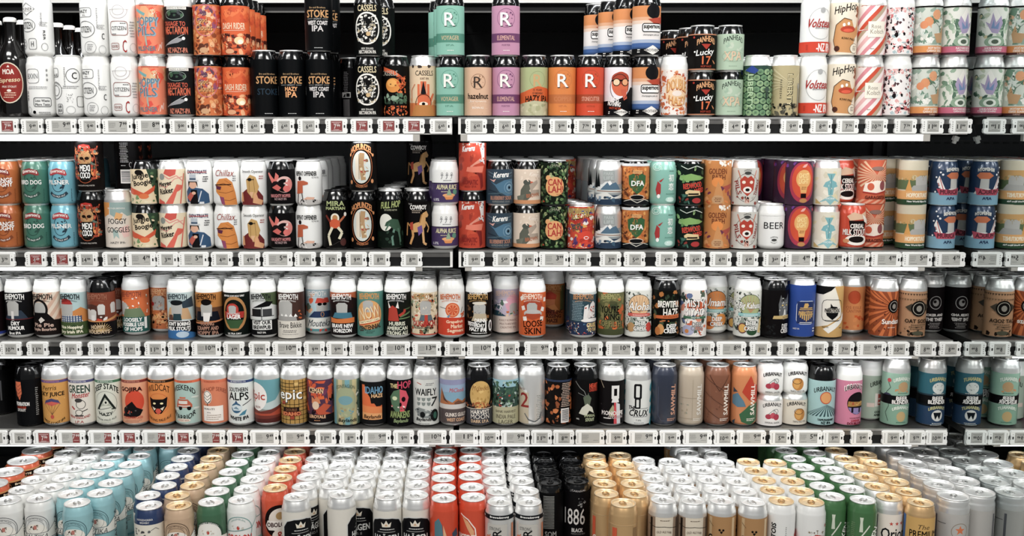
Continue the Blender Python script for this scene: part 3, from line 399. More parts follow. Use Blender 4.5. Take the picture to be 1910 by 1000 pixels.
C('b21', 'short red and purple octopus can', 's', 's', 'c8442c', 2, 80, Z(251, 0, 42, 110, 78, 200, 6, 'd8583a', 'c23a28', '5c3a6c', 'd8a04c', 'e8e0d8', 'b02c20'), B(0, 72, 60, 10, 'a88c50'), Z(252, 0, 72, 60, 10, 14, 4, '3c4c8c', 'd8b860', '5a2c5c'), T('ELECTRIC', 0, 64, 38, 12, '1c1614', rot=10, b=4), T('ELECTRIC', -.5, 64.6, 36, 11, 'd8c070', rot=10, b=1), T('TEETH', 8, 36, 30, 11, 'c02c20', rot=8, b=4), T('HOPS', -10, 42, 18, 12, '3c5040', rot=20, b=3), E(8, 22, 16, 13, 'd8402a'), O(8, 22, 5, 3, 1, WH), Z(253, 0, 12, 50, 18, 16, 6, 'cf3c28', 'b02c20', 'e8785c', '4c2c5c'))
C('b22', 'short silver can with snowy mountain lake', 's', 's', '8f9698', 2, 40, P([(-30, 40), (-14, 40), (-6, 46), (4, 38), (0, 30), (-30, 30)], 'dcdedc'), P([(-18, 30), (0, 48), (6, 42), (12, 44), (24, 30)], '4f6c82'), P([(-4, 44), (0, 48), (5, 42), (0, 38)], 'ecebe8'), W(24, 30, 'c8ccc8'), S([(-26, 28), (26, 26)], 1.4, '8a5c44'), W(2, 20, '22364c'), P([(-30, 20), (-6, 26), (8, 16), (30, 22), (30, 14), (-30, 12)], 'd9d8d2'), B(-2, 56, 22, 18, '9aa09e'), T('PARK', -2, 60, 18, 6, 'bcc2c0'), T('LIFE', -2, 52, 18, 6, 'bcc2c0'), Z(261, 0, 12, 60, 12, 10, 5, '3c5a70', '16283a', '7c90a0'), P([(-26, 36), (-22, 62), (-18, 36)], '1c2226'), P([(-32, 34), (-28, 70), (-24, 34)], '1c2226'))
C('b23', 'short orange can with green heart shield', 'kk', 's', 'c07030', 2, 78, Z(271, 0, 40, 110, 70, 200, 5, 'b05a24', 'd98a3c', '7a3c18', 'e0a050', '5c2c14', 'c86a28'), P([(-17, 56), (-8, 60), (0, 56), (8, 60), (17, 56), (16, 40), (8, 28), (0, 22), (-8, 28), (-16, 40)], '2f5c34'), T('DFA', 1, 42, 24, 9, WH, b=4), B(0, 63, 18, 6, 'e0a868'), T('PARROT', 0, 63, 16, 3.4, '7a3018'), W(2, 12, '22242a'), E(0, 16, 12, 4, '1c1c1e'), O(0, 16, 14, 5, 1, 'd8d4c8'), S([(-28, 8), (-12, 12), (0, 6), (14, 12), (28, 8)], 1.2, 'd8d4c8'), B(0, 76, 84, 5, 'd8dadc'))
C('b24', 'mint can with red koi and white characters', '85beae', 's', None, 0, 0, P([(-14, 14), (-8, 24), (-8, 40), (-14, 46), (-18, 30)], 'a83030'), P([(-12, 46), (-2, 52), (-8, 44)], 'a83030'), E(-12, 18, 3, 4, WH), T('初', 12, 52, 11, 13, 'eef2ee', b=2), T('恋', 12, 36, 11, 13, 'eef2ee', b=2), T('初恋', 12, 26, 1, 1, 'eef2ee'), LN(12, 64, 12, 1, 3, '4a6c64'), E(10, 12, 9, 5, 'b8dcd0'), LN(10, 13, 12, 2, 3, 'eef2ee'), O(-16, 72, 9, 7, 1.2, 'cfe4dc'), O(-16, 72, 5, 4, 1, 'cfe4dc'), LN(10, 22, 22, 1, 3, '5c9484'))
C('b25', 'short dark green can with red jungle lettering', 'kk', 's', '1c2c26', 2, 78, Z(281, 0, 56, 84, 36, 30, 6, '5c8a4c', '2c4a34', '8ab070', '16241c'), S([(-24, 74), (-10, 68), (6, 74), (24, 68)], 1.4, 'c8d0c4'), P([(-26, 54), (-4, 60), (26, 52), (14, 48), (-14, 46)], '7ea85c'), T('REDWOOD', 0, 38, 36, 10, 'cf4030', rot=8, b=4), T('WEED', 14, 29, 22, 8, 'cf4030', rot=8, b=4), P([(-14, 26), (-8, 30), (14, 28), (16, 20), (-12, 18)], 'dcc08c'), B(2, 22, 20, 3, '2c1c18'), E(8, 10, 9, 5, 'a83030'), Z(282, -16, 12, 22, 20, 10, 5, '24483c', '8a3028', '3c6c5c'))
C('b26', 'short golden can with sunset landscape', 's', 's', 'bf7a3c', 2, 84, Z(291, 0, 20, 84, 34, 26, 7, 'b85a2c', '8a3c48', 'd9803c', '6c3048', 'e0985c'), T('GOLDEN', -4, 64, 34, 10, '7a3c1c', b=4), T('PATH', -2, 53, 24, 9, '7a3c1c', b=4), E(-4, 44, 11, 9, 'e0883c'), P([(-8, 30), (-3, 46), (4, 30), (10, 4), (-14, 4)], 'c88a50'), P([(6, 36), (28, 42), (28, 34), (12, 28)], 'a84a3c'), E(-3, 12, 11, 8, 'c09468'), LN(-3, 14, 14, 3, 3, '6a3a20'), Z(292, 0, 78, 84, 10, 12, 5, 'e8dccc', 'f0ece4', 'd0a070'))
C('b27', 'short pale can with red mask emblem', 's', 's', 'c6c4bc', 2, 70, O(0, 34, 23, 27, .9, '5c3a34'), P([(-14, 48), (-6, 56), (0, 52), (6, 56), (14, 48), (12, 30), (0, 18), (-12, 30)], 'b03a28'), E(0, 30, 8, 6, 'e8e0d8'), E(0, 30, 4, 3, '2c2420'), E(-7, 44, 3.4, 3, 'e8d8c8'), E(7, 44, 3.4, 3, 'e8d8c8'), T('PILS', -18, 34, 26, 8, '8a2c22', rot=-72, b=2), T('THRILLS', 20, 34, 30, 7, '8a2c22', rot=72, b=2), B(0, 11, 9, 12, 'd8b8a8'), T('N', 0, 11, 6, 8, '8a2c22', b=2), S([(-12, 50), (-18, 66)], 2, 'c8785c'), S([(12, 50), (18, 66)], 2, 'c8785c'), T('GARAGE', 0, 66, 14, 3, '222222', arc=2), E(0, 61, 6, 3, '3c3c3a'), Z(301, 0, 10, 84, 16, 16, 4, '8a3c30', 'b4b0a8', '34302c'))
C('b28', 'short plain white can lettered BEER', 'w', 's', None, 0, 0, T('BEER', 0, 45, 40, 12, '26262a', b=0), T('GARAGE', 0, 23, 14, 2.6, '222222', arc=2), E(0, 18, 5, 2.4, '3c3c3a'), T('PROJECT', 0, 13, 12, 2.4, '222222', arc=-2), W(63, 64, 'dededc'))
C('b29', 'short purple and orange can with light bulb', 'kk', 's', '3c1f38', 2, 82, E(0, 44, 26, 38, 'a83048'), E(0, 46, 21, 32, 'cf4a28'), E(1, 50, 14, 17, 'e0a45c'), P([(-6, 36), (8, 36), (6, 24), (-4, 24)], 'e0a45c'), T('GHOST', 1, 56, 18, 9, 'f0d490', b=2), T('LIGHT', 1, 46, 18, 9, 'f0d490', b=2), LN(1, 34, 10, 2, 3, '8a4a20'), B(1, 19, 10, 8, '26141a'), E(1, 10, 7, 4, 'b88048'), Z(311, 0, 76, 84, 10, 10, 6, 'c83c54', '6c3c8c', 'e8a8a0'))
C('b30', 'short cream can with teal collar drawing', 's', 's', 'dcd6c4', 2, 70, Z(321, -6, 34, 60, 60, 12, 10, 'e8e2d2', 'd0c8b0', 'dcd0a8'), P([(-8, 60), (8, 60), (2, 48), (10, 44), (14, 36), (6, 34), (4, 20), (-4, 20), (-6, 34), (-14, 36), (-10, 44), (-2, 48)], '74aeb4'), S([(0, 58), (0, 22)], 1, '4c8088'), P([(-22, 6), (0, 20), (22, 6), (8, 10), (0, 2), (-8, 10)], '86b8bc'), T('HOBB', 0, 14, 16, 3.4, WH), P([(16, 4), (28, 14), (28, 4)], 'c8a868'), P([(-16, 4), (-28, 14), (-28, 4)], 'c8a868'))
C('b31', 'short red can with brown cup and cream', 'cf4426', 's', None, 0, 0, P([(-18, 62), (-6, 70), (8, 66), (20, 72), (22, 58), (-12, 54)], 'e0b898'), P([(-14, 54), (20, 54), (14, 18), (-8, 18)], '231a1a'), E(2, 18, 22, 10, 'efe6dc'), E(2, 19, 15, 6, '2a1c1a'), T('CEREAL', 2, 44, 26, 8, 'e8e0d8', b=3), T('MILK STOUT', -2, 32, 46, 12, '8a2418', b=4), T('MILK STOUT', -2.6, 32.6, 44, 11, 'f0e8e0', b=2), E(-18, 16, 6, 4, 'd08a5c'), P([(10, 66), (28, 54), (28, 46), (16, 52)], 'f0e6dc'))
C('b32', 'short red and cream striped racing can', 's', 's', 'c95a3a', 2, 84, *[P([(0, 56), (44 * math.cos(q), 56 + 30 * math.sin(q)), (44 * math.cos(q + .12), 56 + 30 * math.sin(q + .12))], 'e0b894') for q in [i * .26 for i in range(24)] if 2 < 56 + 30 * math.sin(q) < 84 and 56 + 30 * math.sin(q + .12) < 84], P([(-24, 24), (-20, 40), (0, 46), (24, 42), (26, 28), (0, 22)], 'ecdccc'), E(-10, 34, 6, 7, 'c95a3a'), E(12, 36, 6, 9, '8a4a4c'), S([(-24, 24), (0, 21), (26, 27)], 2.4, 'a82c24'), E(2, 68, 12, 4, '8a6a60'), T('GARAGISTA', 0, 14, 38, 6, '5c2418', b=2), *stripes(['c95a3a', 'd99a7c'], 7, 2, 10, 6))
C('b33', 'short beige can, grey rounded figure, beside navy', 's', 's', 'cdc3ab', 2, 84, W(48, 66, 'c99a5c'), W(30, 48, '5c6c48'), Z(331, 0, 52, 84, 10, 12, 6, 'a88c54', 'c9b48a'), P([(-4, 30), (-5, 52), (2, 56), (18, 56), (22, 50), (22, 30)], 'b3b0ac'), P([(-16, 28), (-8, 38), (24, 40), (34, 28)], 'a8a6a2'), P([(-22, 28), (-18, 42), (-16, 52), (-14, 42), (-10, 28)], 'd79a4c'), W(12, 28, 'dfa462'), W(2, 12, '26452c'), T('HOPPORTUNIST', 2, 20, 42, 8, 'f0e0c4', b=3), T('New World Bijou Pale', 2, 8, 40, 4, WH, b=2))
C('b34', 'short navy can with red ribbon and stars', '1f3858', 's', None, 0, 0, W(2, 24, '7ba6bc'), P([(-18, 56), (-6, 30), (-14, 26), (-22, 46)], 'ece8e4'), S([(-17, 52), (-10, 30)], 1.4, 'b04448'), S([(-20, 44), (-14, 28)], 1.4, 'b04448'), P([(2, 30), (2, 54), (16, 54), (18, 30)], 'bdbab6'), P([(-6, 56), (2, 62), (18, 62), (24, 56), (18, 50), (2, 50)], 'c46c44'), T('BEHEMOTH', 8, 67, 28, 6, 'e8e4dc', arc=2, b=2), P([(-8, 22), (0, 32), (22, 32), (28, 22)], 'dcd8d4'), P([(-22, 32), (-16, 20), (22, 20), (26, 34), (4, 30)], 'b8485c'), T('MURICA', 2, 26, 34, 8, '54202c', b=3), T('APA', 4, 14, 16, 5, '1f3858', b=3), *[E(-24 + (i * 7) % 10, 26 + 9 * i, 1.7, 1.7, 'e8e8ec') for i in range(6)], E(-12, 58, 2, 2, 'e8e8ec'))

# ---- third shelf
def beh(key, desc, base, name, *art, lc=WH, shell='w', lid='s', lo=7, hi=88, nc=WH, ny=18):
    ls = name.split('|')
    C(key, desc, shell, lid, base, lo, hi, *art, *logo(80, lc), *[T(s, 0, ny + 4.5 * (len(ls) - 1) - 9 * i, min(44, 5.2 * len(s)), 7, nc, b=3) for i, s in enumerate(ls)])
G = 'aeada9'
def blob(x, y, w=20, h=26, c=G): return P([(x - w / 2, y - h / 2), (x - w / 2 - 1, y + h * .3), (x - w * .3, y + h / 2), (x + w * .3, y + h / 2), (x + w / 2 + 1, y + h * .3), (x + w / 2, y - h / 2)], c)
beh('c0', 'dark red can cut off by photo edge', '26181c', 'RED ALE', E(10, 50, 14, 16, '8a2c3c'), W(7, 12, '2c3c8c'))
beh('c1', 'black can with grey suited figure and tie', '1a1b1e', 'DRY|HUMOUR', P([(-24, 38), (-10, 54), (12, 54), (24, 38)], '263444'), blob(-4, 58, 22, 28), B(-4, 44, 5, 18, 'd8d4d0'), W(36, 38, '5c2428'), T('Brut IPA', -2, 11, 22, 5, WH, b=2), ny=25)
beh('c2', 'dusty pink wave-striped can with hooded figure', 'dccbb8', 'Pie Pie|Purple Bourbon', *stripes(['dccbb8', 'cda892'], 8, 36, 88, 20), blob(-6, 54, 24, 30), O(-6, 56, 16, 20, 4, '26201f'), P([(-26, 36), (-18, 50), (8, 50), (20, 36)], '1c191a'), W(7, 36, '2a201f'), P([(-8, 36), (-2, 42), (4, 36), (-4, 30)], 'd8d0c8'), lc='26201f', nc='c8a898', ny=22)
beh('c3', 'pale blue can, gingham shirt and red cap', 'a9c3c4', 'Nice Hopping!|Dry Irish IPA', P([(-40, 30), (-40, 52), (-20, 58), (0, 50), (20, 60), (40, 50), (40, 30)], 'c9803c'), blob(-8, 56, 26, 26), P([(-20, 66), (-18, 74), (-8, 78), (2, 74), (6, 66)], 'a82c28'), P([(-24, 32), (-18, 44), (16, 44), (24, 32)], 'e4e4e0'), *[B(-20 + 5 * i, 38, 2, 12, '24406a') for i in range(9)], *[B(0, 34 + 4 * i, 42, 1.4, '3a5478') for i in range(3)], W(7, 32, '42542e'), Z(401, 0, 18, 84, 20, 24, 4, '33482a', '55703a'), lc='23262a', nc='ece6cc', ny=17)
beh('c4', 'rust can with row of small heads', '7c3a24', 'HOPPY|HOLIDAYS', P([(-50, 36), (-50, 60), (-10, 66), (14, 60), (14, 36)], '4c2a20'), *[blob(x, y, 12, 20, 'c9c5c0') for x, y in ((-20, 46), (-8, 46), (8, 56), (32, 58))], B(-8, 38, 8, 14, 'dcd8d4'), Z(411, 10, 38, 18, 10, 6, 5, 'c8402a', 'd8d0cc'), P([(-50, 36), (10, 34), (50, 46), (50, 40), (12, 31), (-50, 33)], 'c88a50'), W(7, 32, '20191d'), *[S([(6, 14), (6 + 20 * math.cos(q), 14 + 17 * abs(math.sin(q)))], .9, 'c8a468') for q in [i * .24 for i in range(14)]], lc='a06850', shell='kk', lid='kk', nc='c8b090', ny=18)
beh('c5', 'orange can with teal base and money drawing', 'cf6630', 'LOOSELY|POSSIBLE USE|OF HOPS', Z(421, 4, 58, 60, 44, 26, 3, 'ece4dc', '7c9068', 'e8dcd0'), blob(-18, 52, 18, 24), P([(-20, 36), (-14, 52), (16, 54), (26, 36)], '6a7c5c'), W(7, 36, '1f5a54'), B(26, 24, 6, 22, WH), lc='8a4030', ny=22)
beh('c6', 'orange brick-patterned can set back', 'b86434', 'BRICK|IPA', Z(431, 0, 47, 110, 80, 200, 4, '8a4424', 'd8945c', '5c3020', 'e0a470'), blob(-4, 58, 24, 28), E(-16, 56, 4, 4, 'b82c28'), Z(432, 0, 28, 40, 22, 20, 3, '24140f', 'd88a3c'), lc='e0b080', nc='dca468', ny=26)
beh('c7', 'pale blue can lettered MILK STOUT', 'b4c6c6', "DON'T BORING|MILK STOUT", P([(8, 70), (30, 80), (34, 60), (10, 58)], '2c3c48'), P([(-26, 40), (-16, 60), (20, 58), (28, 36)], 'c8a074'), blob(-2, 58, 20, 26), E(-2, 69, 12, 5, '22262c'), P([(-10, 32), (-8, 48), (6, 48), (8, 32)], '203c44'), P([(-22, 34), (-18, 46), (-10, 46), (-8, 32)], '5a3a30'), W(7, 34, '1c1d22'), R(0, 24, 48, 22, 1.2, WH), P([(-40, 0), (-40, 14), (0, 18), (40, 8), (40, 0)], '2f6aa2'), E(8, 8, 12, 6, 'b4c8d8'), lc='22303a', lo=1, ny=24)
beh('c8', 'black can with gold top and white cravat', 'b87834', 'YOUNG|SCRAPPY AND|HOPPY IPA', W(36, 60, '5c3a24'), P([(-26, 34), (-20, 52), (22, 52), (28, 34)], '1c2230'), blob(0, 56, 20, 26), E(0, 70, 10, 6, '1a1617'), P([(-6, 34), (-6, 50), (8, 50), (4, 30)], 'e4e0dc'), W(7, 33, '191113'), P([(-50, 30), (0, 32), (50, 38), (50, 35), (0, 29), (-50, 27)], 'c87c4c'), lc='20130f', nc='a87c68', ny=20)
C('c9', 'black can, gold ring and LAGER band', 'w', 's', '16201b', 7, 88, T("BREWERS SONS HOLY SPIRIT", 0, 82, 42, 3.6, WH), E(0, 48, 25, 33, 'b07c44'), E(0, 48, 20, 27, '17211b'), P([(-18, 40), (-20, 52), (20, 52), (18, 40)], 'a8281f'), E(-3, 56, 12, 12, 'b8382c'), blob(-3, 56, 13, 15), P([(-18, 36), (18, 36), (8, 20), (-8, 20)], '33532f'), T('THE ALE MARY', -2, 48, 26, 3.4, WH), T('LAGER', -1, 42, 26, 8, WH, b=4), T('COLD', 0, 69, 12, 3, '3c2414', arc=2), T('ULTRA DRY', 0, 10, 26, 3.6, WH))
beh('c10', 'monochrome van can lettered VISIT OUR BREWPUB', 'c8ccc8', '', P([(0, 88), (40, 88), (40, 60), (12, 68)], '4c5c3c'), P([(-24, 40), (-24, 62), (-14, 70), (18, 70), (26, 60), (26, 38)], 'd4d6d4'), P([(-18, 58), (10, 72), (24, 70), (16, 62)], '17181a'), B(-10, 50, 20, 14, '2c2e30'), B(12, 50, 18, 14, '3a3c3e'), S([(-24, 43), (26, 43)], 1.2, '17181a'), S([(1, 36), (1, 60)], 1.2, '17181a'), W(7, 36, '17181a'), B(0, 26, 40, 18, 'e8e8e4'), T('VISIT OUR', 0, 31, 34, 7, '1a1a1c', b=3), T('BREWPUB', 0, 22, 34, 7, '1a1a1c', b=3), T('HAZY IPA', 0, 12, 16, 3.6, WH), lc='22262a')
beh('c11', 'brown can with large pale grey block figure', '402821', '', blob(-8, 56, 28, 36), *[P([(-18 + 9 * i, 42), (-14 + 9 * i, 48), (-10 + 9 * i, 42)], WH) for i in range(4)], P([(-26, 32), (-24, 44), (14, 42), (16, 34)], '9c9a96'), Z(441, 22, 46, 5, 20, 6, 3, 'c8602c'), W(1, 34, 'd8d2c6'), T('Brave Bikkie', 2, 26, 46, 11, '231f20', b=1), LN(0, 15, 30, 2, 3, '4a4446'), LN(0, 8, 38, 1, 2, '6a6466'), shell='w', lo=1)
beh('c12', 'white can with script and red cap figure', 'a8c0c8', '', Z(451, -14, 62, 24, 40, 10, 8, 'd8582c', 'e0a47c', '5c6a5c', 'e4c0a4'), blob(10, 58, 22, 26), P([(-4, 62), (0, 72), (22, 72), (26, 62)], 'c04030'), E(5, 60, 4.4, 3, K), E(15, 60, 4.4, 3, K), P([(-18, 34), (-6, 46), (28, 46), (34, 34)], '22365a'), O(10, 40, 3.4, 5, 1, 'c8904c'), W(7, 33, 'dcdcd6'), T('Mouteka', 4, 23, 46, 13, '20303c', sh=.35, b=1), W(7, 12, '4c8488'), Z(452, 0, 9, 84, 5, 10, 4, 'c84438', '3c6c5c'))
beh('c13', 'dark can with orange sofa and resting figure', '281f20', 'BRAVE NEW|HORIZON', W(58, 88, 'a8532c'), P([(-50, 58), (50, 58), (50, 70), (10, 82), (-50, 76)], '33201f'), blob(0, 58, 20, 22), P([(-20, 40), (-14, 50), (18, 50), (22, 38)], '3c7488'), P([(-26, 30), (-26, 40), (-10, 38), (26, 40), (26, 30)], 'd0702c'), ny=20)
C('c14', 'teal can with large tilted cream letters', 'w', 's', '4c8276', 5, 90, T('BEHEMOTH', 0, 81, 40, 11, 'cb8f48', arc=2, b=3), E(0, 46, 26, 28, 'dca05c'), blob(-2, 62, 18, 22), T('NOW', 2, 49, 42, 24, 'b04a24', rot=12, b=4), T('NOW', 1, 50, 41, 23, 'ead2a4', rot=12, b=2), B(0, 33, 46, 9, 'c84f22', 12), B(0, 34, 44, 6, 'f0dcb0', 12), T("THAT'S WHAT I CALL", 0, 34, 38, 3.4, '33180f', rot=12), T('CENTENNIAL', 1, 22, 44, 9, '3a2a20', rot=10, b=3), LN(2, 14, 18, 2, 3, '2f5048'))
beh('c15', 'black and green can with red horned figure', '1d241f', 'HUBRIS|AMERICAN|STRONG ALE', P([(-50, 60), (50, 70), (50, 44), (10, 36), (-50, 40)], '20261f'), S([(6, 42), (30, 50)], 3, '5c7a4c'), S([(4, 38), (30, 40)], 2, '6a8a58'), S([(16, 56), (34, 58)], 2, '4a6440'), P([(-18, 34), (-16, 58), (-8, 64), (0, 58), (4, 34)], 'b03828'), S([(4, 44), (14, 50), (16, 56)], 5, 'b03828'), P([(-16, 58), (-18, 72), (-12, 60)], 'e4dcd4'), P([(-2, 60), (2, 72), (4, 58)], 'e4dcd4'), nc='d8d8c4', ny=20)
beh('c16', 'cream collage can with red lettering and tie', 'dcc9a8', '', Z(461, 0, 48, 110, 78, 220, 5, '8a9c7c', 'c8502c', '2c2420', 'e8dcc8', 'b4a07c'), blob(3, 60, 20, 26), P([(-10, 34), (-6, 46), (14, 46), (18, 34)], '5c666c'), B(4, 36, 6, 20, 'c03a28'), T('OLIGARCH', 0, 29, 46, 11, '4c120f', b=4), T('OLIGARCH', -.6, 29.6, 45, 10, 'c0342a', b=2), T('RUSSIAN IMPERIAL', 0, 21, 40, 4, '1c1a18', b=2), T('STOUT', 0, 14, 18, 6, '3c4c38', b=2), W(7, 9, 'c03a28'), lc='b88448')
beh('c17', 'white and orange can with grapefruit slice', 'e4dfd8', '', E(3, 55, 14, 14, 'd4602c'), E(3, 55, 11.5, 11.5, 'e89468'), *[P([(3, 55), (3 + 10 * math.cos(q), 55 + 10 * math.sin(q)), (3 + 10 * math.cos(q + .55), 55 + 10 * math.sin(q + .55))], 'cf4f20') for q in [i * .785 for i in range(8)]], P([(-8, 42), (-1, 48), (-4, 40)], '5c8aa4'), W(7, 38, 'c83a1c'), P([(-50, 38), (0, 41), (50, 38)], 'c83a1c'), T('Grapefruit', 8, 32, 34, 7, 'f0c8a8', b=4), T('Market', 12, 24, 24, 7, 'f0c8a8', b=4), T('Segment', 10, 15, 34, 8, 'f0c8a8', b=4), S([(-24, 60), (-10, 58)], .8, '3c3c3c'), S([(20, 50), (24, 60)], 1, '3c3c3c'), Z(471, 24, 44, 8, 14, 5, 4, 'd8602c'), lc='cf6a34', lo=6)
beh('c18', 'black can with brown crowd and large 10', '17130f', '', W(82, 88, '17130f'), T("ROARING 20'S", 0, 86, 36, 4, WH, b=2), Z(481, 0, 56, 60, 44, 26, 5, '5c3c1c', '8a5c2c', '241a12'), blob(2, 54, 22, 28), P([(-14, 34), (-8, 48), (14, 48), (18, 34)], 'b8a88c'), E(2, 68, 14, 3, 'd8d0c0'), T('DRINK', 4, 35, 22, 7, WH, b=4), T('YESTERDAY', -6, 27, 34, 7, WH, rot=-8, b=4), T('HAZY IPA', -2, 18, 32, 7, WH, rot=-4, b=4), T('10', 22, 24, 18, 22, WH, b=5), LN(0, 10, 36, 1, 3, WH), lc='c89c58')
beh('c19', 'pastel sky can with pink planet, set back', 'b9adc0', '', E(14, 60, 16, 18, 'd8a0b0'), blob(16, 50, 18, 22), Z(491, -16, 58, 26, 20, 14, 6, 'e4e0e0', '4c6454', 'd8c8d0', '34505c'), Z(492, 0, 40, 50, 12, 12, 4, 'c86a34', '3c7444', 'e0c4a4'), P([(-40, 36), (-40, 48), (-16, 46), (0, 36)], '1f4454'), W(4, 36, 'd9c8bc'), T('PURELY ROMANTIC', 4, 28, 36, 4, '8a6a60', b=1), T('MULTI-BREWED', 4, 21, 34, 4, '8a6a60', b=1), T('CREATIVE IPA', 4, 14, 32, 4, '8a6a60', b=1), lc='e2c0a8', lo=4)
beh('c20', 'bright orange can with thin black capitals', 'cf5a20', '', E(0, 64, 20, 12, 'a83c1c'), blob(-2, 58, 18, 22), E(0, 48, 18, 8, 'b8b4b0'), P([(-18, 42), (-14, 48), (14, 48), (18, 42), (0, 36)], 'a8401c'), *[B(x, y, 8, 8, 'e8e0d8', r) for x, y, r in ((-20, 58, 20), (20, 56, -20), (-16, 38, 10), (18, 38, -10), (-24, 76, 30), (26, 74, 0))], T('LOOSE', 0, 29, 38, 12, '26110c', rot=4, b=2), T('SKIN', 0, 15, 32, 12, '26110c', b=2), lc='f0dcc8', lo=6)
beh('c21', 'amber can with orange faced figure, set back', 'b96a2c', "DON'T INC|PASSING|HAZE", B(22, 60, 12, 50, '6c6434'), blob(-6, 58, 20, 26, 'd8804c'), P([(-20, 66), (-6, 76), (8, 66), (6, 58), (-16, 58)], 'c03c20'), P([(-14, 42), (4, 48), (14, 34), (-8, 34)], 'e0904c'), P([(-26, 38), (-10, 42), (14, 28), (-26, 26)], '8a3c20'), lc='d89c5c', nc='4c1c12', ny=24)
beh('c22', 'navy can with white castle tower and dots', '28444e', '', LN(-14, 70, 28, 12, 3.2, '8aa0a8', 9), P([(-2, 36), (0, 62), (8, 66), (8, 36)], 'e4e0dc'), P([(4, 40), (12, 66), (18, 72), (24, 66), (24, 40)], 'dcd4d0'), Z(501, 12, 50, 22, 24, 14, 3, 'b04034', 'e8e4e0', '6a5450'), E(14, 35, 20, 4, 'e8e4e0'), W(7, 32, '1f2f4c'), Z(502, 0, 19, 84, 22, 70, 1.8, 'c84a3c', 'e4e0dc', '4c7c9c', 'd8a86a'), T('CRUISE', 16, 26, 22, 8, 'd8c07c', b=3), T('TO TAHI', 18, 17, 22, 7, 'd8c07c', b=3), W(84, 88, 'c0c8c8'), lc='c8905c')
beh('c23', 'olive and orange camouflage can', '5c5c34', '', Z(511, 0, 48, 110, 80, 90, 9, '6c6c3c', '4a4c2c', 'c8642c', '7c7444', 'b8541f', '3c4428'), T("YOU'RE", -4, 56, 36, 14, '191812', b=4), T('KING', 0, 42, 30, 12, '191812', b=4), T('OF FILTH', 0, 28, 40, 12, '191812', b=4), T('OF FILTH', -.7, 28.7, 39, 11, '9a8c58', b=1), W(7, 18, '3f4426'), lc='a8a468')
def deep(key, desc, name, sun, rib, fruit, base='d9dad2', shell='w', nc=WH, oc=K, lo=4):
    C(key, desc, shell, 's', base if shell != 'w' else base, lo, 92, Z(521, 0, 60, 110, 60, 160, 3, '5c645c', 'c8cac0', '8a9088', '2c322c'), E(0, 64, 22, 21, oc), E(0, 64, 21, 20, sun), *[S([(0, 50), (20 * math.cos(q), 64 + 18 * math.sin(q))], .9, 'b88c64') for q in [.3 + i * .32 for i in range(8)]], T(name, 0, 62, 44, 17, oc, sh=.2, b=6), T(name, 0, 62, 42, 15, nc, sh=.2, b=2), P([(-24, 44), (-22, 49), (22, 49), (24, 44), (20, 43), (-20, 43)], rib), LN(0, 45, 34, 1, 2.4, 'f0e0d8'), Z(522, 0, 28, 110, 26, 60, 5, '22302a', '3c5440', '8a9488'), *fruit, T('DEEP', 2, 30, 20, 9, oc, b=6), T('CREEK', 2, 20, 26, 9, oc, b=6), T('DEEP', 2, 30, 19, 8, WH, b=2), T('CREEK', 2, 20, 25, 8, WH, b=2))
deep('c24', 'white can with shell fan, red grapefruit', 'Aloha', 'dfb98c', 'cf5c50', [E(-16, 22, 8, 9, 'b88c58'), E(20, 22, 8, 9, 'c84038')])
C('c25', 'black fruit can with orange ribbon', 'kk', 's', '15160f', 4, 92, Z(531, 0, 50, 110, 84, 60, 7, '2c3c28', '1c2418', 'a8682c', '3c4c34'), T('BREWTIFUL', 2, 66, 44, 12, 'f0ece4', b=4), T('HAZE', 6, 50, 30, 15, 'f0ece4', b=4), P([(-24, 38), (-24, 44), (26, 47), (26, 39)], 'c8622c'), T('NEW ENGLAND IPA', 6, 42, 30, 3, '26140c'), E(-14, 18, 7, 10, 'cf9454'), E(-20, 14, 6, 8, 'b87030'), T('DEEP', 8, 24, 20, 8, WH, b=4), T('CREEK', 6, 15, 26, 8, WH, b=4), Z(532, 0, 32, 44, 8, 8, 4, 'c86a34', '3c5c34'))
C('c26', 'white blossom can with green ribbon', 'w', 's', 'e6e0da', 4, 92, Z(541, 0, 50, 110, 84, 90, 9, 'c85c34', '4c5c4c', 'e8e4e0', '2f3c34', 'd8886c', 'e8e0dc', '5c6c94'), T('MISTY', 0, 67, 42, 15, K, b=6), T('MIYAGI', 0, 51, 44, 15, K, b=6), T('MISTY', -1, 67.6, 40, 13, WH, b=2), T('MIYAGI', -1, 51.6, 42, 13, WH, b=2), P([(-24, 38), (-24, 43), (24, 43), (24, 38)], '3c6a50'), T('HAZY IPA', 0, 40.5, 16, 3, WH), E(-14, 16, 12, 10, 'a8a8c4'), E(-16, 14, 4, 4, 'c87c3c'), Z(542, 12, 16, 26, 20, 10, 6, 'c8502c', 'e07c54', 'e8e4e0'), T('DEEP', 4, 28, 20, 8, '8a8a88', b=3), T('CREEK', 4, 20, 24, 8, '8a8a88', b=3))
deep('c27', 'white can with orange sun and apricots', 'Umami', 'd8823c', '7cb0ac', [E(-14, 22, 13, 13, 'd07830'), E(10, 28, 12, 12, 'd88838'), E(-12, 20, 5, 5, '7a3414')], lo=7)
deep('c28', 'white can with green sun and passionfruit', 'Big Kahuna', 'a4ac78', '8cc0c0', [E(-14, 20, 9, 10, '6a3c3c'), E(-14, 20, 7, 8, 'd8a850'), P([(16, 12), (20, 38), (26, 40), (24, 10)], 'e0c488'), E(4, 14, 10, 7, '24482c')])
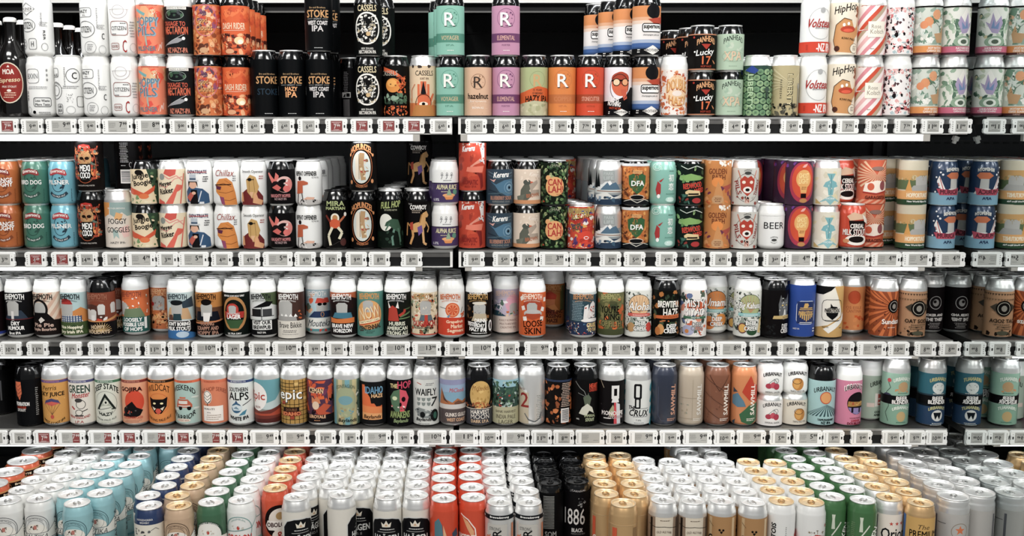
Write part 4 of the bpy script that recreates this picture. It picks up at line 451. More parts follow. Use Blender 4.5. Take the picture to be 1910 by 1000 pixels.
C('c29', 'black can with grey wolf head', 'kk', 's', '161214', 3, 92, P([(2, 40), (0, 66), (4, 84), (8, 72), (16, 74), (22, 86), (24, 66), (22, 44), (12, 36)], '5c5e60'), Z(551, 12, 60, 22, 36, 34, 2.6, '8a8c8c', '3c3e40', 'b4b4b0', '6c6e70'), P([(10, 42), (12, 56), (15, 56), (17, 42), (14, 38)], 'd4d4d0'), E(8, 64, 2, 1.2, 'e0c060'), E(18, 64, 2, 1.2, 'e0c060'), P([(-10, 38), (-8, 44), (26, 45), (26, 38)], 'c0a468'), T('HAZY IPA', 16, 41, 14, 3, '26201a'), T('DEEP', 16, 24, 16, 8, 'd8d4d0', b=4), T('CREEK', 16, 15, 20, 8, 'd8d4d0', b=4), Z(552, -12, 18, 14, 20, 14, 4, '242426', '303234'))
C('c30', 'royal blue can with gold emblem in frame', 's', 's', '24448e', 4, 102, R(2, 50, 38, 45, 1.2, 'c8ccd8'), B(2, 50, 35, 42, '1b2c5c'), T('PARROTDOG', 2, 49, 28, 8, 'c8a058', b=3), *[B(-9 + 3.7 * i, 40 - abs(3 - i) * -1.2, 2.2, 13 - abs(3 - i) * 2.4, 'c8a058') for i in range(7)], *[B(2, 56 + 3 * i, 26 - 2 * i, 1.6, 'c8a058') for i in range(2)], P([(-4, 60), (-2, 68), (4, 68), (6, 64), (2, 58)], 'c8a058'), S([(-10, 31), (14, 31)], 1.2, 'd8d8dc'), T('HAZY IPA', -16, 19, 12, 3, WH), LN(20, 18, 8, 2, 5, WH))
C('c31', 'gold and white can with black shield emblem', 's', 's', 'e2dcd0', 3, 100, P([(0, 100), (26, 100), (50, 80), (50, 3), (-50, 3), (-50, 16), (-10, 26), (20, 46), (10, 74)], 'c49a58'), P([(-18, 18), (16, 40), (26, 50), (26, 36), (-8, 10)], 'e8e4dc'), P([(-50, 84), (-50, 100), (2, 100), (-6, 92), (-20, 84)], '1c1c1e'), R(-2, 54, 40, 42, .9, '1c1c1e'), T('PARROTDOG', -2, 54, 28, 7, '17171a', b=3), P([(-14, 50), (-12, 44), (-2, 36), (8, 44), (10, 50)], '17171a'), P([(-12, 58), (8, 58), (6, 61), (-2, 62), (-6, 68), (-6, 60)], '17171a'), S([(-16, 35), (12, 35)], .9, '17171a'), T('HAZY IPA', -14, 22, 12, 3, '17171a'), LN(16, 20, 8, 1, 3, '3a3a3a'))
C('c32', 'orange can with red ring emblem, set back', 's', 's', 'd08348', 8, 92, E(-2, 72, 11, 12, 'bf4a20'), O(-2, 72, 12, 13, 1, 'a83c1a'), T('OS EISLE', -2, 52, 30, 5, '9c5030', b=0), T('CANTINA', -2, 45, 28, 6, '9c5030', b=0), Z(561, 0, 24, 84, 26, 26, 6, 'cf5a20', 'bf4a1c', 'd98a4c'))
C('c33', 'rust sunburst can with black round seal', 's', 's', '8f421e', 5, 90, *[P([(10, 60), (10 + 60 * math.cos(q), max(5, min(90, 60 + 60 * math.sin(q)))), (10 + 60 * math.cos(q + .12), max(5, min(90, 60 + 60 * math.sin(q + .12))))], 'cc6c34') for q in [i * .285 for i in range(22)]], Z(571, 0, 44, 84, 70, 40, 2, '5c2414', 'b85420'), E(10, 62, 12, 13, '17120f'), O(10, 62, 9, 10, 1, 'a8a098'), E(10, 62, 4, 5, '8a847c'), T('Sundaze', 8, 33, 38, 9, 'f0e8e0', b=4), LN(6, 21, 18, 1, 3, 'e0c8b8'))
C('c34', 'tan paper-look can with black round seal', 's', 's', 'b08460', 4, 90, Z(581, 0, 14, 60, 18, 16, 5, '33251c', '5c4632', 'a87c58'), *[P([(-50 + 5 * i, 86), (-48 + 5 * i, 82), (-46 + 5 * i, 86)], '4c3828') for i in range(20)], *[P([(-50 + 5 * i, 76), (-48 + 5 * i, 72), (-46 + 5 * i, 76)], '7a5c40') for i in range(20)], P([(-22, 60), (-10, 68), (-12, 52)], '3c3428'), P([(26, 60), (14, 68), (16, 52)], '3c3428'), E(2, 58, 14, 15, '191512'), O(2, 58, 11, 12, 1, 'b0a898'), E(2, 58, 5, 6, '8a847a'), T('OAT SODA', 2, 34, 46, 7, '2c2018', b=2), LN(2, 26, 34, 3, 4, '5c4632'), E(2, 11, 10, 4, '4c4a38'))
C('c35', 'black can with seal and white block lettering', 's', 's', '211a1c', 6, 90, O(0, 60, 12, 13, 1.2, 'a8a4a2'), E(0, 60, 6, 7, '8a8684'), E(-2, 62, 3, 3, '211a1c'), T('JOKER AND', 0, 35, 36, 6, 'd8d0cc', b=3), T('THE THIEF', 0, 27, 34, 6, 'd8d0cc', b=3), LN(0, 19, 26, 4, 3, '9a9290'))

# ---- fourth shelf
C('d00', 'black can in shadow at the left edge', 'kk', 'kk', '121214', 3, 92, B(10, 50, 3, 40, '5a5a5c'))
C('d0', 'glossy black can with orange hop cone', 'kk', 'kk', '121317', 3, 92, P([(-20, 88), (-6, 88), (-5, 66), (-10, 52), (-16, 60), (-21, 76)], 'd06a44'), *[S([(-20, 84 - 7 * i), (-13, 78 - 7 * i), (-6, 84 - 7 * i)], .9, '6c2c1c') for i in range(4)], T('FEDERATION', -6, 45, 28, 7, 'e4e0dc', b=3), T('ALTITUDE', -8, 38, 20, 4, 'b03820', b=2), T('STOUT', -8, 33, 18, 5, 'c8c4c0', b=3), LN(22, 74, 6, 14, 4, '9a9a98'))
def nz(key, desc, base, band, bc=WH, *art): C(key, desc, 's', 's', base, 7, 92, W(86, 91, band), T('NZ BREWING CO', 0, 88.5, 30, 2.6, bc), *art)
nz('d1', 'orange yellow can with striped parachute', 'cc9244', '5a4a7c', 'd88a8c', T('Perris', -4, 76, 28, 9, '1c1a18', rot=4, sh=.2, b=0), T('SKY JUICE', 0, 63, 48, 10, '1c1a18', b=3), P([(-16, 44), (-12, 52), (0, 56), (12, 52), (16, 44), (8, 47), (0, 44), (-8, 47)], '44406a'), P([(-15, 46), (0, 50), (15, 46), (8, 44), (0, 41), (-8, 44)], 'c8584c'), *[S([(x, 44), (0, 24)], .5, '5c3a2c') for x in (-14, -7, 0, 7, 14)], E(0, 20, 3.4, 4, 'b84a3c'), T('WEST COAST IPA', 2, 12, 42, 5, '2c2018', arc=-9, b=1), Z(601, 0, 44, 80, 70, 14, .8, 'f0d8a0'))
nz('d2', 'cream can with line-drawn ballplayer', 'd9d2c6', '4a4a74', WH, T('GREEN', 0, 74, 44, 15, '1f3c30', b=5), T('Monster', 4, 62, 34, 10, 'b03434', rot=6, sh=.3, b=2), O(4, 44, 9, 9, 1, '26221f'), E(0, 52, 7, 4, '3a3634'), S([(-14, 40), (-8, 34)], 3, 'b03434'), O(0, 28, 7, 6, 1, '26221f'), S([(6, 30), (16, 34)], 1.4, '26221f'), S([(-8, 22), (8, 22)], 2.4, '3a3634'), T('NEW ENGLAND', 0, 20, 40, 5, 'a83c38', arc=-4, b=1), T('I.P.A', 0, 10, 16, 5, 'a83c38', b=1))
nz('d3', 'pale grey-green can with black triangle emblem', 'cfd0c2', '3c6a4c', WH, T('DEEP STATE', 0, 74, 52, 11, '26302a', arc=12, b=3), O(0, 46, 22, 24, .7, '6c7468'), P([(-18, 34), (0, 66), (20, 34)], '2c3430'), P([(-12, 36), (0, 58), (14, 36)], 'a8ac9c'), E(1, 48, 5, 5, 'cfd0c2'), E(1, 48, 2, 2.4, '26302a'), E(0, 36, 11, 6, 'cfd0c2'), S([(-10, 34), (10, 38)], 1.2, '4c544c'), T('HAZY', 0, 26, 26, 6, '26302a', arc=-3, b=2), T('INDIA PALE ALE', 0, 16, 38, 3.4, '3c443c', arc=-5), LN(0, 9, 26, 1, 2, 'a0a090'))
nz('d4', 'peach can with red disc behind dark figure', 'd99a76', '7c2c24', 'e0a890', E(4, 49, 19, 22, 'cf4426'), T('GOJIRA', -2, 72, 44, 11, 'b03420', b=5), T('GOJIRA', -2.6, 72.6, 43, 10, '1f1918', b=3), P([(-22, 20), (-18, 36), (-8, 44), (0, 50), (8, 38), (20, 32), (14, 22), (4, 18)], '201c1e'), Z(602, -2, 32, 34, 18, 8, 3, '4c4444', 'cf4426'), T('GOLDEN RICE LAGER', 0, 18, 38, 5, 'c04028', b=1), LN(0, 12, 36, 2, 3, 'a87058'))
nz('d5', 'amber can with snarling black cat head', 'd7823a', '33241c', 'd8a078', T('WILDCAT', 0, 74, 46, 13, '33241c', arc=8, b=1), O(0, 46, 21, 20, 1, 'c8602c'), P([(-18, 58), (-10, 54), (10, 54), (18, 58), (16, 40), (6, 26), (-6, 26), (-16, 40)], '1c181a'), P([(-6, 30), (0, 24), (6, 30), (3, 36), (-3, 36)], 'c84c38'), E(-7, 46, 3, 2, 'e8d8a0'), E(7, 46, 3, 2, 'e8d8a0'), P([(-12, 40), (-4, 36), (-8, 32)], 'd8c8b0'), P([(12, 40), (4, 36), (8, 32)], 'd8c8b0'), T('STRONG PALE ALE', 0, 17, 48, 5, '4c2c18', arc=-8, b=1))
nz('d6', 'light blue can with orange surf van', 'a2bcb4', 'cf6440', '7c3424', T('WEEKEND', -4, 72, 50, 10, '2f2c2c', arc=12, b=2), P([(-18, 42), (-14, 54), (6, 54), (14, 44), (14, 38), (-18, 38)], 'b8583c'), B(-4, 48, 18, 6, 'd8d0c8'), E(-9, 37, 4, 4.4, '241f1f'), E(8, 37, 4, 4.4, '241f1f'), B(-4, 57, 12, 3, 'cf6440'), B(-2, 41, 24, 2, 'd8d0c8'), T('WARRIOR', -4, 24, 48, 10, '2f2c2c', arc=-12, b=2), E(-4, 13, 14, 3.6, 'd8ccbc'), T('WHEAT BEER', -4, 13, 22, 3, 'a8482c'), E(20, 58, 8, 2, 'c8d4cc'), E(-20, 34, 8, 2, 'c8d4cc'), E(22, 36, 7, 2, 'c8d4cc'))
nz('d7', 'coral can with hop outline and white card', 'd27a56', 'cf6a48', '7c3424', T('NZ HOP SERIES', 4, 70, 54, 8, '8a3c28', arc=10, b=1), E(-8, 58, 9, 13, 'f0e6dc'), *[S([(-15, 64 - 6 * i), (-8, 58 - 6 * i), (-1, 64 - 6 * i)], .9, '33241f') for i in range(3)], O(-8, 58, 8, 12, .9, '33241f'), S([(-8, 46), (-8, 40)], 1.4, '33241f'), B(2, 26, 40, 30, 'ece4dc'), T('WAI-ITI', -6, 35, 22, 4, '33241f', b=1), T('XPA', -6, 28, 8, 3, '33241f'), LN(2, 22, 32, 3, 4, 'a89888'))
nz('d8', 'white can with blue goggled skier', 'd5dad6', '2c3f6c', WH, T('SOUTHERN', 0, 73, 38, 8, '26282c', b=2), T('ALPS', 0, 60, 40, 15, '17191c', b=5), P([(-4, 52), (2, 42), (-10, 42)], '2c4c74'), E(-4, 37, 10, 10, '2f5c7c'), P([(-14, 40), (-4, 44), (8, 40), (4, 32), (-10, 32)], 'c8d4d8'), P([(-10, 36), (-4, 40), (2, 34)], '6c8a9c'), S([(8, 42), (26, 52)], 1.4, '33383c'), P([(8, 30), (16, 34), (12, 24), (0, 22)], '3c7c94'), T('WHITE IPA', 0, 18, 38, 7, '26282c', arc=-4, b=3))
C('d9', 'white and teal swoosh can with red ic', 's', 's', '5f97a0', 8, 92, P([(-50, 40), (0, 34), (24, 44), (24, 20), (-50, 20)], '8a8a84'), P([(-40, 44), (-20, 40), (20, 52), (40, 74), (50, 60), (50, 34), (0, 34)], 'b4c4c4'), E(-20, 58, 24, 28, 'e4dfda'), T('Epic', -18, 58, 36, 20, 'b03828', b=4), T('BEER', -16, 38, 14, 4, '7c3c30'), P([(-50, 40), (-10, 30), (10, 34), (30, 40), (50, 42), (50, 8), (-50, 8)], '6c2c22'), P([(-50, 26), (10, 26), (30, 34), (50, 30), (50, 22), (-50, 22)], 'a8442c'), P([(-50, 8), (-50, 14), (50, 18), (50, 8)], '4c1814'))
C('d10', 'gold mosaic-tiled can with white lettering', 's', 's', 'b08840', 6, 92, *[S([(-50, y), (50, y)], 1, '2c2014') for y in (14, 22, 31, 38, 44, 66, 72, 78, 85)], *[S([(-46 + 8.5 * i, 6), (-46 + 8.5 * i, 92)], .8, '33241a') for i in range(12)], *[B(-42 + 8.5 * ((i * 5) % 11), 11 + 7.3 * i, 7.5, 6, ('c8a058', '9c3c24', 'd0ac64', '8a5c28')[i % 4]) for i in range(11)], B(-2, 34, 30, 8, '33201a'), T('epic', -2, 60, 46, 26, K, b=8), T('epic', -3, 60.6, 44, 24, WH, b=4), T('DOUBLE', -1, 34, 20, 5, '7c4c2c', b=2), B(-1, 26, 36, 8, '7c2818'), T('IDAHO', -1, 26, 34, 7, 'd8804c', b=4))
C('d11', 'purple and orange flame can with crowned figure', 's', 's', '4c2c44', 8, 92, Z(611, 0, 72, 110, 36, 40, 10, 'c8502a', 'd8602c', '6c3450', 'b84424'), Z(612, 0, 40, 110, 44, 50, 9, 'cf5a2c', '3c2038', 'a83c24', '241822'), P([(-18, 76), (-18, 68), (8, 66), (8, 74)], '26161f'), T('ICEMAN', -6, 71, 30, 10, 'd8b48c', rot=-3, b=3), P([(-14, 46), (-14, 60), (-8, 54), (-3, 60), (2, 54), (4, 46)], 'c8784c'), E(-6, 42, 7, 8, 'd8bca0'), P([(-6, 32), (10, 46), (26, 40), (12, 30), (26, 24), (2, 20)], 'b84c2c'), W(8, 24, '241c20'), T('LEROYALE', -4, 20, 34, 6, 'd8a880', b=3), LN(-4, 12, 14, 1, 3, 'c88a5c'))
C('d12', 'pale green and blue vertically striped can', 's', 's', '8c9676', 5, 92, *[B(x, 48, 9, 88, c) for x, c in ((-24, '6c9ca4'), (-10, 'c0b084'), (4, '6c9ca4'), (18, 'b8ac7c'), (30, '44584c'))], E(0, 48, 21, 30, '98a07c'), E(0, 52, 14, 9, '6c98a0'), Z(621, 0, 28, 30, 24, 14, 4, '6c949c', 'a8a880', 'a08c60'), T('CONTAGION', 0, 78, 38, 7, '4c5c48', arc=4, b=1), T('Baylands', 4, 12, 36, 9, '1f2420', sh=.2, b=2), Z(622, 26, 40, 8, 60, 14, 4, '33483c', 'c8ccc0'))
C('d13', 'charcoal can with orange state outline', 's', 's', '202022', 5, 88, P([(-22, 82), (-15, 82), (-14, 72), (-4, 58), (-2, 46), (4, 46), (8, 40), (16, 40), (20, 42), (20, 14), (-22, 14)], 'd4622c'), P([(-22, 34), (20, 36), (20, 14), (-22, 14)], 'd9985c'), P([(-22, 42), (0, 40), (20, 38), (20, 26), (-22, 28)], 'd87c40'), T('IDAHO', 4, 72, 36, 13, '7cb0cc', b=6), T('IDAHO', 3.6, 72.4, 34, 11, '3c6484', b=0), T('HAZE', 10, 61, 22, 7, 'e0b07c', b=3), T('Baylands', 0, 19, 34, 9, '2c1814', sh=.2, b=2))
C('d14', 'black can with half pink half green skull', 's', 's', '141316', 3, 92, T('THE', -10, 80, 15, 8, 'c8b87c', b=3), T('HOP', 12, 82, 28, 14, 'c8405c', b=5), P([(-14, 40), (-18, 58), (-10, 70), (2, 74), (2, 30), (-6, 30)], '4c6c50'), P([(2, 30), (2, 74), (14, 70), (20, 56), (14, 38), (10, 30)], 'd04c5c'), E(-8, 56, 5, 4, 'c8d0a8'), E(9, 54, 4, 5, '241418'), E(3, 44, 2.4, 4, '241418'), Z(631, 0, 36, 30, 12, 10, 3, 'd8404c', '33442f', 'e8d8d0'), T('AWAKENS', 2, 24, 40, 13, '8a9c5c', b=5), T('Baylands', 4, 11, 28, 9, '8a9c6c', sh=.2, b=2))
C('d15', 'pale grey can with racing car and 7', 's', 's', 'cbccc6', 4, 92, S([(-18, 86), (-8, 83)], 1.6, 'a8483c'), LN(8, 84, 18, 2, 3, '55565a'), T('WAIFLY', 0, 68, 44, 13, '212327', b=3), *[P([(x - 4, y + 3), (x + 4, y + 3), (x + 3, y - 2), (x, y - 4), (x - 3, y - 2)], '7c8480') for x in (-14, -4, 6) for y in (54, 45)], T('7', 17, 49, 12, 17, '2c3030', b=3, sh=.2), P([(-24, 32), (-14, 38), (2, 34), (14, 28), (20, 16), (-10, 18)], '7c8280'), Z(641, -4, 28, 36, 14, 12, 4, '33363a', 'b4b8b4', '5c6064'), E(18, 22, 9, 12, '1f2422'), E(19, 22, 4, 7, '2f5c4c'), E(-6, 24, 5, 6, '1f2224'), T('Baylands', -4, 14, 30, 8, '1a1c1e', sh=.2, b=2), T('HOPPY NZ PALE ALE', -4, 6, 22, 2.4, '44464a'))
C('d16', 'sky blue can with brown mountains', 's', 's', '7a9fb4', 7, 92, W(82, 92, '8a8cac'), W(68, 82, '8fa6c0'), P([(-30, 44), (-24, 76), (-14, 54), (0, 48), (10, 56), (20, 50), (32, 54), (32, 38), (-30, 38)], 'a86438'), P([(-24, 76), (-18, 60), (-10, 50), (-6, 46), (-18, 52)], '4c342c'), P([(4, 48), (12, 52), (22, 46), (32, 50), (32, 42), (4, 42)], '6c4430'), W(36, 44, 'c4bfba'), T('MiCleods', 10, 72, 30, 8, 'b84c50', sh=.2, b=1), W(7, 36, '4f4443'), W(35, 36.2, 'c8bcb0'), T('GLINKS GULLY', 8, 24, 44, 7, 'e0d4c8', b=2), T('WEST COAST', 8, 14, 38, 6, 'd8a880', b=2))
C('d17', 'dark can with large golden moon', 'kk', 's', '241e1e', 4, 90, E(3, 62, 22, 28, 'c8a058'), Z(651, 3, 62, 34, 44, 26, 4, 'b48c44', 'd8b46c', 'a07838'), T('McLeods', 4, 76, 34, 9, '9c6c34', sh=.2, b=1), Z(652, 0, 42, 84, 14, 34, 4, '7c3c24', 'a85c2c', '4c2c20', 'c87840'), W(4, 35, '3a3a40'), W(35, 36.2, 'd8ccb8'), T('HARVEST', 2, 29, 38, 8, 'e4dcd0', b=2), T('MOON', 2, 20, 38, 9, 'e4dcd0', b=0), T('DARK I.P.A.', 2, 11, 36, 6, 'd8b48c', b=2))
C('d18', 'forest scene can lettered INDIA PALE LAGER', 's', 's', '2c4a42', 6, 92, W(78, 92, '8cb4c0'), Z(661, 0, 64, 110, 50, 200, 5, '22382f', '3c5c48', '16261f', '5c7c5c', 'a8bcb4', '33483c'), Z(662, -4, 50, 40, 26, 12, 4, 'a83c30', 'd8d4cc', '8a2c28'), W(6, 39, 'aca886'), T('BANK HARVEST', 0, 30, 42, 5, '4c4434', b=1), T('INDIA PALE', 0, 20, 40, 8, '4c4434', b=1), T('LAGER', 0, 10, 28, 8, '4c4434', b=1))
C('d19', 'silver and beige can with large red 2', 's', 's', None, 0, 0, P([(-50, 92), (-24, 76), (-8, 66), (-8, 6), (-50, 6)], 'b8ab92'), P([(-50, 92), (-50, 86), (-12, 66), (-10, 70)], 'c8ccc8'), T('2', -17, 52, 18, 28, '8a2420', b=4), T('Hallertau', -24, 74, 16, 6, '7c5a4c'), LN(14, 60, 14, 14, 3.4, '9a9a94', 5), S([(-16, 26), (-8, 14), (4, 10), (14, 16), (18, 28)], 2, '55585a'))
C('d20', 'black and orange marbled can with barcode', 'kk', 's', '1c1614', 4, 92, Z(671, -8, 48, 80, 84, 70, 7, 'c8743c', '241a16', 'a85828', '1c1614', '8a4824'), LN(14, 84, 22, 14, 3.4, 'c8b0a0', 8), B(12, 22, 18, 28, 'e0dcd8'), *[B(12, 12 + 2.6 * i, 14, 1.2, K) for i in range(9)], W(88, 92, '22304a'))
C('d21', 'black can with red heading and pale roots', 'kk', 's', '151414', 3, 92, T('HEART', 16, 80, 20, 9, 'c84426', b=4), T('DARKNESS', 16, 72, 20, 6, 'a83420', b=3), S([(-22, 88), (-12, 76), (-4, 70), (0, 60), (2, 48)], 1, '8a8c88'), S([(-16, 66), (-6, 62), (2, 58)], .9, '7c7e7a'), S([(4, 66), (2, 56)], 1, '6c6e6a'), P([(-6, 58), (4, 64), (10, 56), (6, 40), (-2, 40)], '55604e'), P([(-14, 26), (-8, 38), (2, 46), (12, 38), (16, 26), (6, 32), (0, 22)], 'c8c8b8'), T('IMPERIAL', 8, 22, 22, 5, 'a8b08c', b=2), T('STOUT', 8, 14, 18, 6, 'a8b08c', b=3), T('10%', -16, 15, 6, 3, WH))
C('d22', 'black can with white loop and coloured drips', 's', 's', '1b1719', 6, 90, P([(0, 44), (-8, 30), (-6, 20), (6, 20), (4, 34)], 'a09c7c'), P([(2, 48), (8, 48), (8, 6), (2, 6)], 'c84048'), P([(6, 48), (14, 44), (16, 6), (8, 6)], 'c8c8cc'), P([(-1, 56), (-3, 48), (12, 48), (10, 56)], 'dedcda'), B(4.5, 68, 15, 26, 'dedcda'), B(4.5, 68, 6, 14, '1b1719'), T('MONOLIFE', 0, 27, 44, 8, 'e4dcd8', b=3), T('COLLUSION', 6, 19, 30, 5, 'b0a0a0', b=2), S([(-18, 17), (-4, 17)], 2, 'd8d4d0'), S([(-26, 90), (-18, 76)], 1, 'b8a88c'), Z(681, -18, 40, 12, 40, 4, 2, '3c3438'))
C('d23', 'white can with teal brush marks', 's', 's', 'd4d6d2', 5, 90, R(-4, 69, 15, 30, 4, '1c1c20'), R(-4, 46, 11, 21, 3, '1c1c20'), T('THE', -15, 37, 14, 7, '1c1c20', b=4, sh=.2), S([(-6, 36), (18, 36)], .8, '1c1c20'), T('CRUX', -1, 27, 38, 12, '1c1c20', b=5, sh=.2), LN(0, 19, 34, 1, 3, '6a6c70'), T('7.0%', -2, 13, 10, 3.4, '33353a', b=1), LN(-2, 7, 22, 1, 3, '8a8c8e'), *[P([(24 + (i % 2) * 3, 80 - 22 * i), (34, 88 - 22 * i), (36, 78 - 22 * i), (28, 66 - 22 * i), (22, 70 - 22 * i)], '3f93a0') for i in range(4)], *[P([(-44, 84 - 20 * i), (-32, 90 - 20 * i), (-34, 78 - 20 * i)], '3f93a0') for i in range(4)])
def saw(key, desc, base, tc, *art): C(key, desc, base, 's', None, 0, 0, *art, T('SAWMILL', 14, 53, 60, 10, tc, rot=90, b=4, sh=.1), LN(10, 15, 22, 2, 3, tc))
saw('d24', 'navy can with vertical orange lettering', '2c3242', 'd0987c', S([(-16, 78), (-16, 22), (-10, 12), (12, 12)], .8, '4c5468'))
saw('d25', 'beige can with vertical pale lettering', 'b9aa96', 'dcd8d0', S([(-26, 56), (26, 56)], .8, '9a8c78'), S([(0, 14), (0, 92)], .7, 'a2947e'), S([(-26, 16), (26, 15)], .7, '9a8c78'), Z(691, -16, 34, 16, 20, 8, 3, 'a89a84', '8a9080'))
saw('d26', 'brown wood-look can with vertical white lettering', '7f4f38', 'e8dcd0', *[S([(-30, 96 - 30 * i), (10, 70 - 30 * i), (30, 84 - 30 * i)], 1, '4c2c20') for i in range(4)], S([(-20, 100), (0, 70), (20, 100)], 1.2, '4c2c20'), Z(701, 0, 50, 60, 80, 26, 3, '6c4230', '8c5c44'))
saw('d27', 'orange can with teal red and green shapes', 'd28450', 'f0e4d8', P([(8, 100), (16, 84), (30, 78), (30, 46), (6, 52), (-8, 68), (-2, 82)], 'b83a22'), P([(-26, 76), (-16, 68), (-26, 66)], '34404c'), P([(-28, 60), (-16, 66), (-4, 50), (0, 40), (-16, 38), (-28, 44)], '54788c'), P([(30, 46), (6, 42), (-2, 34), (-12, 24), (-8, 10), (8, 4), (24, 10), (30, 14)], '33603f'), P([(-28, 8), (-20, 14), (-22, 4)], '34404c'))
def urb(key, desc, art, base=None): C(key, desc, 's' if base else 'w', 's', base, 2, 50 if base else 0, T('URBANAUT', 0, 42, 38, 7, '1c1a1c', arc=5, b=2), *art)
urb('d28u', 'small all-white can with red cherries', [E(-8, 20, 6, 5, 'a83448'), E(0, 22, 5, 6, 'c04c5c'), E(7, 19, 6, 6, 'a83448'), S([(-8, 25), (2, 34), (8, 26)], .9, '4c5c54'), O(6, 30, 5, 5, .9, '5c6464'), T('IMPERIAL SAISON', 0, 8, 28, 3.6, '2c2a2c', b=0)])
urb('d28', 'small white-labelled can with red cherries', [E(-8, 20, 6, 5, 'a83448'), E(0, 22, 5, 6, 'c04c5c'), E(7, 19, 6, 6, 'a83448'), S([(-8, 25), (2, 34), (8, 26)], .9, '4c5c54'), O(6, 30, 5, 5, .9, '5c6464'), T('IMPERIAL SAISON', 0, 8, 28, 3.6, '2c2a2c', b=0)], 'e6e2de')
urb('d29u', 'small all-white can with amber fruit', [E(0, 22, 11, 12, 'b87c34'), E(-3, 22, 6, 9, 'cf984c'), O(-2, 28, 9, 6, 1, '4c2c14'), T('TRIPLE HAZY IPA', 0, 8, 28, 3.6, '2c2a2c', b=0)])
urb('d29', 'small beige can with amber fruit', [E(6, 22, 11, 12, 'b87c34'), E(3, 22, 6, 9, 'cf984c'), O(4, 28, 9, 6, 1, '4c2c14'), T('TRIPLE HAZY IPA', 6, 8, 26, 3.6, '2c2a2c', b=0)], 'd6cdbd')
C('d30', 'light blue can with orange sun and rays', 'kk', 'kk', '9cc0c0', 4, 90, T('URBANAUT', 0, 72, 46, 9, '1f2a2c', arc=6, b=2), *[P([(2, 44), (2 + 60 * math.cos(q), 44 + 60 * math.sin(q) if 44 + 60 * math.sin(q) > 20 else 20), (2 + 60 * math.cos(q + .06), max(20, 44 + 60 * math.sin(q + .06)))], '2c4a50') for q in [math.pi * 1.22 + i * .13 for i in range(14)]], E(0, 57, 11, 12, 'bf4a34'), E(0, 57, 9.4, 10.4, 'd9985c'), T('YAMUNABAND', 2, 14, 32, 4, '16282c', b=2), T('NZ IPA', 2, 8, 18, 5, '16282c', b=2))
C('d31', 'pink can with dark oval city scene', 'w', 's', 'cf7c98', 4, 90, T('URBANAUT', 4, 77, 40, 11, WH, arc=6, b=4), T('URBANAUT', 4, 76, 38, 9, '2c1c24', arc=6, b=2), E(10, 46, 20, 22, '241a1f'), P([(-9, 40), (-8, 50), (28, 48), (28, 40)], 'a87c3c'), Z(711, 10, 46, 30, 8, 12, 3, 'c89c4c', 'a8502c'), P([(-8, 38), (28, 36), (22, 28), (10, 24), (-2, 28)], '8a7cae'), B(0, 33, 4, 10, '241a2c'), B(16, 33, 4, 10, '241a2c'), T('HOMESTRAND', 8, 17, 24, 3, '7c2434', b=1), T('LONDON', 8, 12, 18, 4, 'a82c40', b=3), T('DOUBLE IPA', 8, 6.5, 32, 4.6, '7c1c30', b=3))
C('d32', 'grey-green can with red striped tent', 'w', 's', 'a2b3a2', 5, 90, T('URBANAUT', 12, 74, 40, 9, '22302a', arc=6, b=2), B(6, 42, 8, 26, 'dcd4cc'), P([(8, 32), (8, 54), (24, 50), (24, 30)], 'b8584c'), B(16, 36, 14, 3, 'e4d8d0'), B(16, 44, 14, 3, 'e4d8d0'), B(-6, 32, 14, 8, 'd8c4b8'), P([(8, 62), (14, 68), (20, 60)], 'd8d8d0'), T('COASTAL', 14, 18, 24, 4, '22302a', b=2), T('AMBER ALE', 14, 12, 26, 4, '22302a', b=2))
def blend(key, desc, base, b2, tc, *art): C(key, desc, 's', 's', base, 4, 104, W(4, 42, b2), *art, W(44, 61, '17171a'), T('BEER', 4, 56, 22, 7, 'ece8e4', b=5), T('BLENDER', 3, 48.5, 34, 7, 'ece8e4', b=5), T('URBANAUT', 4, 92, 34, 7, tc, arc=5, b=3), T('URBANAUT', 4, 36, 34, 6, tc, arc=5, b=3))
blend('d33', 'tall mint can with black middle band', '8cb09c', '7ea48e', 'd8e0d4', E(6, 78, 10, 10, 'b89468'), E(4, 20, 9, 10, 'bca06c'), Z(721, 4, 74, 26, 18, 8, 3, 'c88c5c', 'a8a47c'), S([(-24, 90), (-18, 76), (-26, 66), (-20, 40), (-26, 26), (-20, 10)], 1.2, '33483c'), E(-21, 90, 4, 4, 'b8484c'), E(-24, 56, 10, 9, '33364c'), LN(4, 65, 24, 1, 3, '3c6c54'), LN(4, 8, 24, 1, 3, '3c6c54'))
blend('d34', 'tall dark blue can with black middle band', '2a6474', '1f3c5c', 'b8b480', E(4, 76, 12, 11, 'd0d4d0'), Z(731, 4, 76, 18, 16, 10, 1.6, '8a9090'), E(4, 22, 11, 11, 'd4d4d0'), P([(-4, 28), (12, 28), (8, 14), (4, 22), (0, 14)], '17202a'), LN(4, 64, 28, 1, 3, 'd8d4cc'), LN(4, 6, 26, 2, 3, 'c8ccc8'), W(40, 44, '17202a'), W(61, 64, '1f3440'))

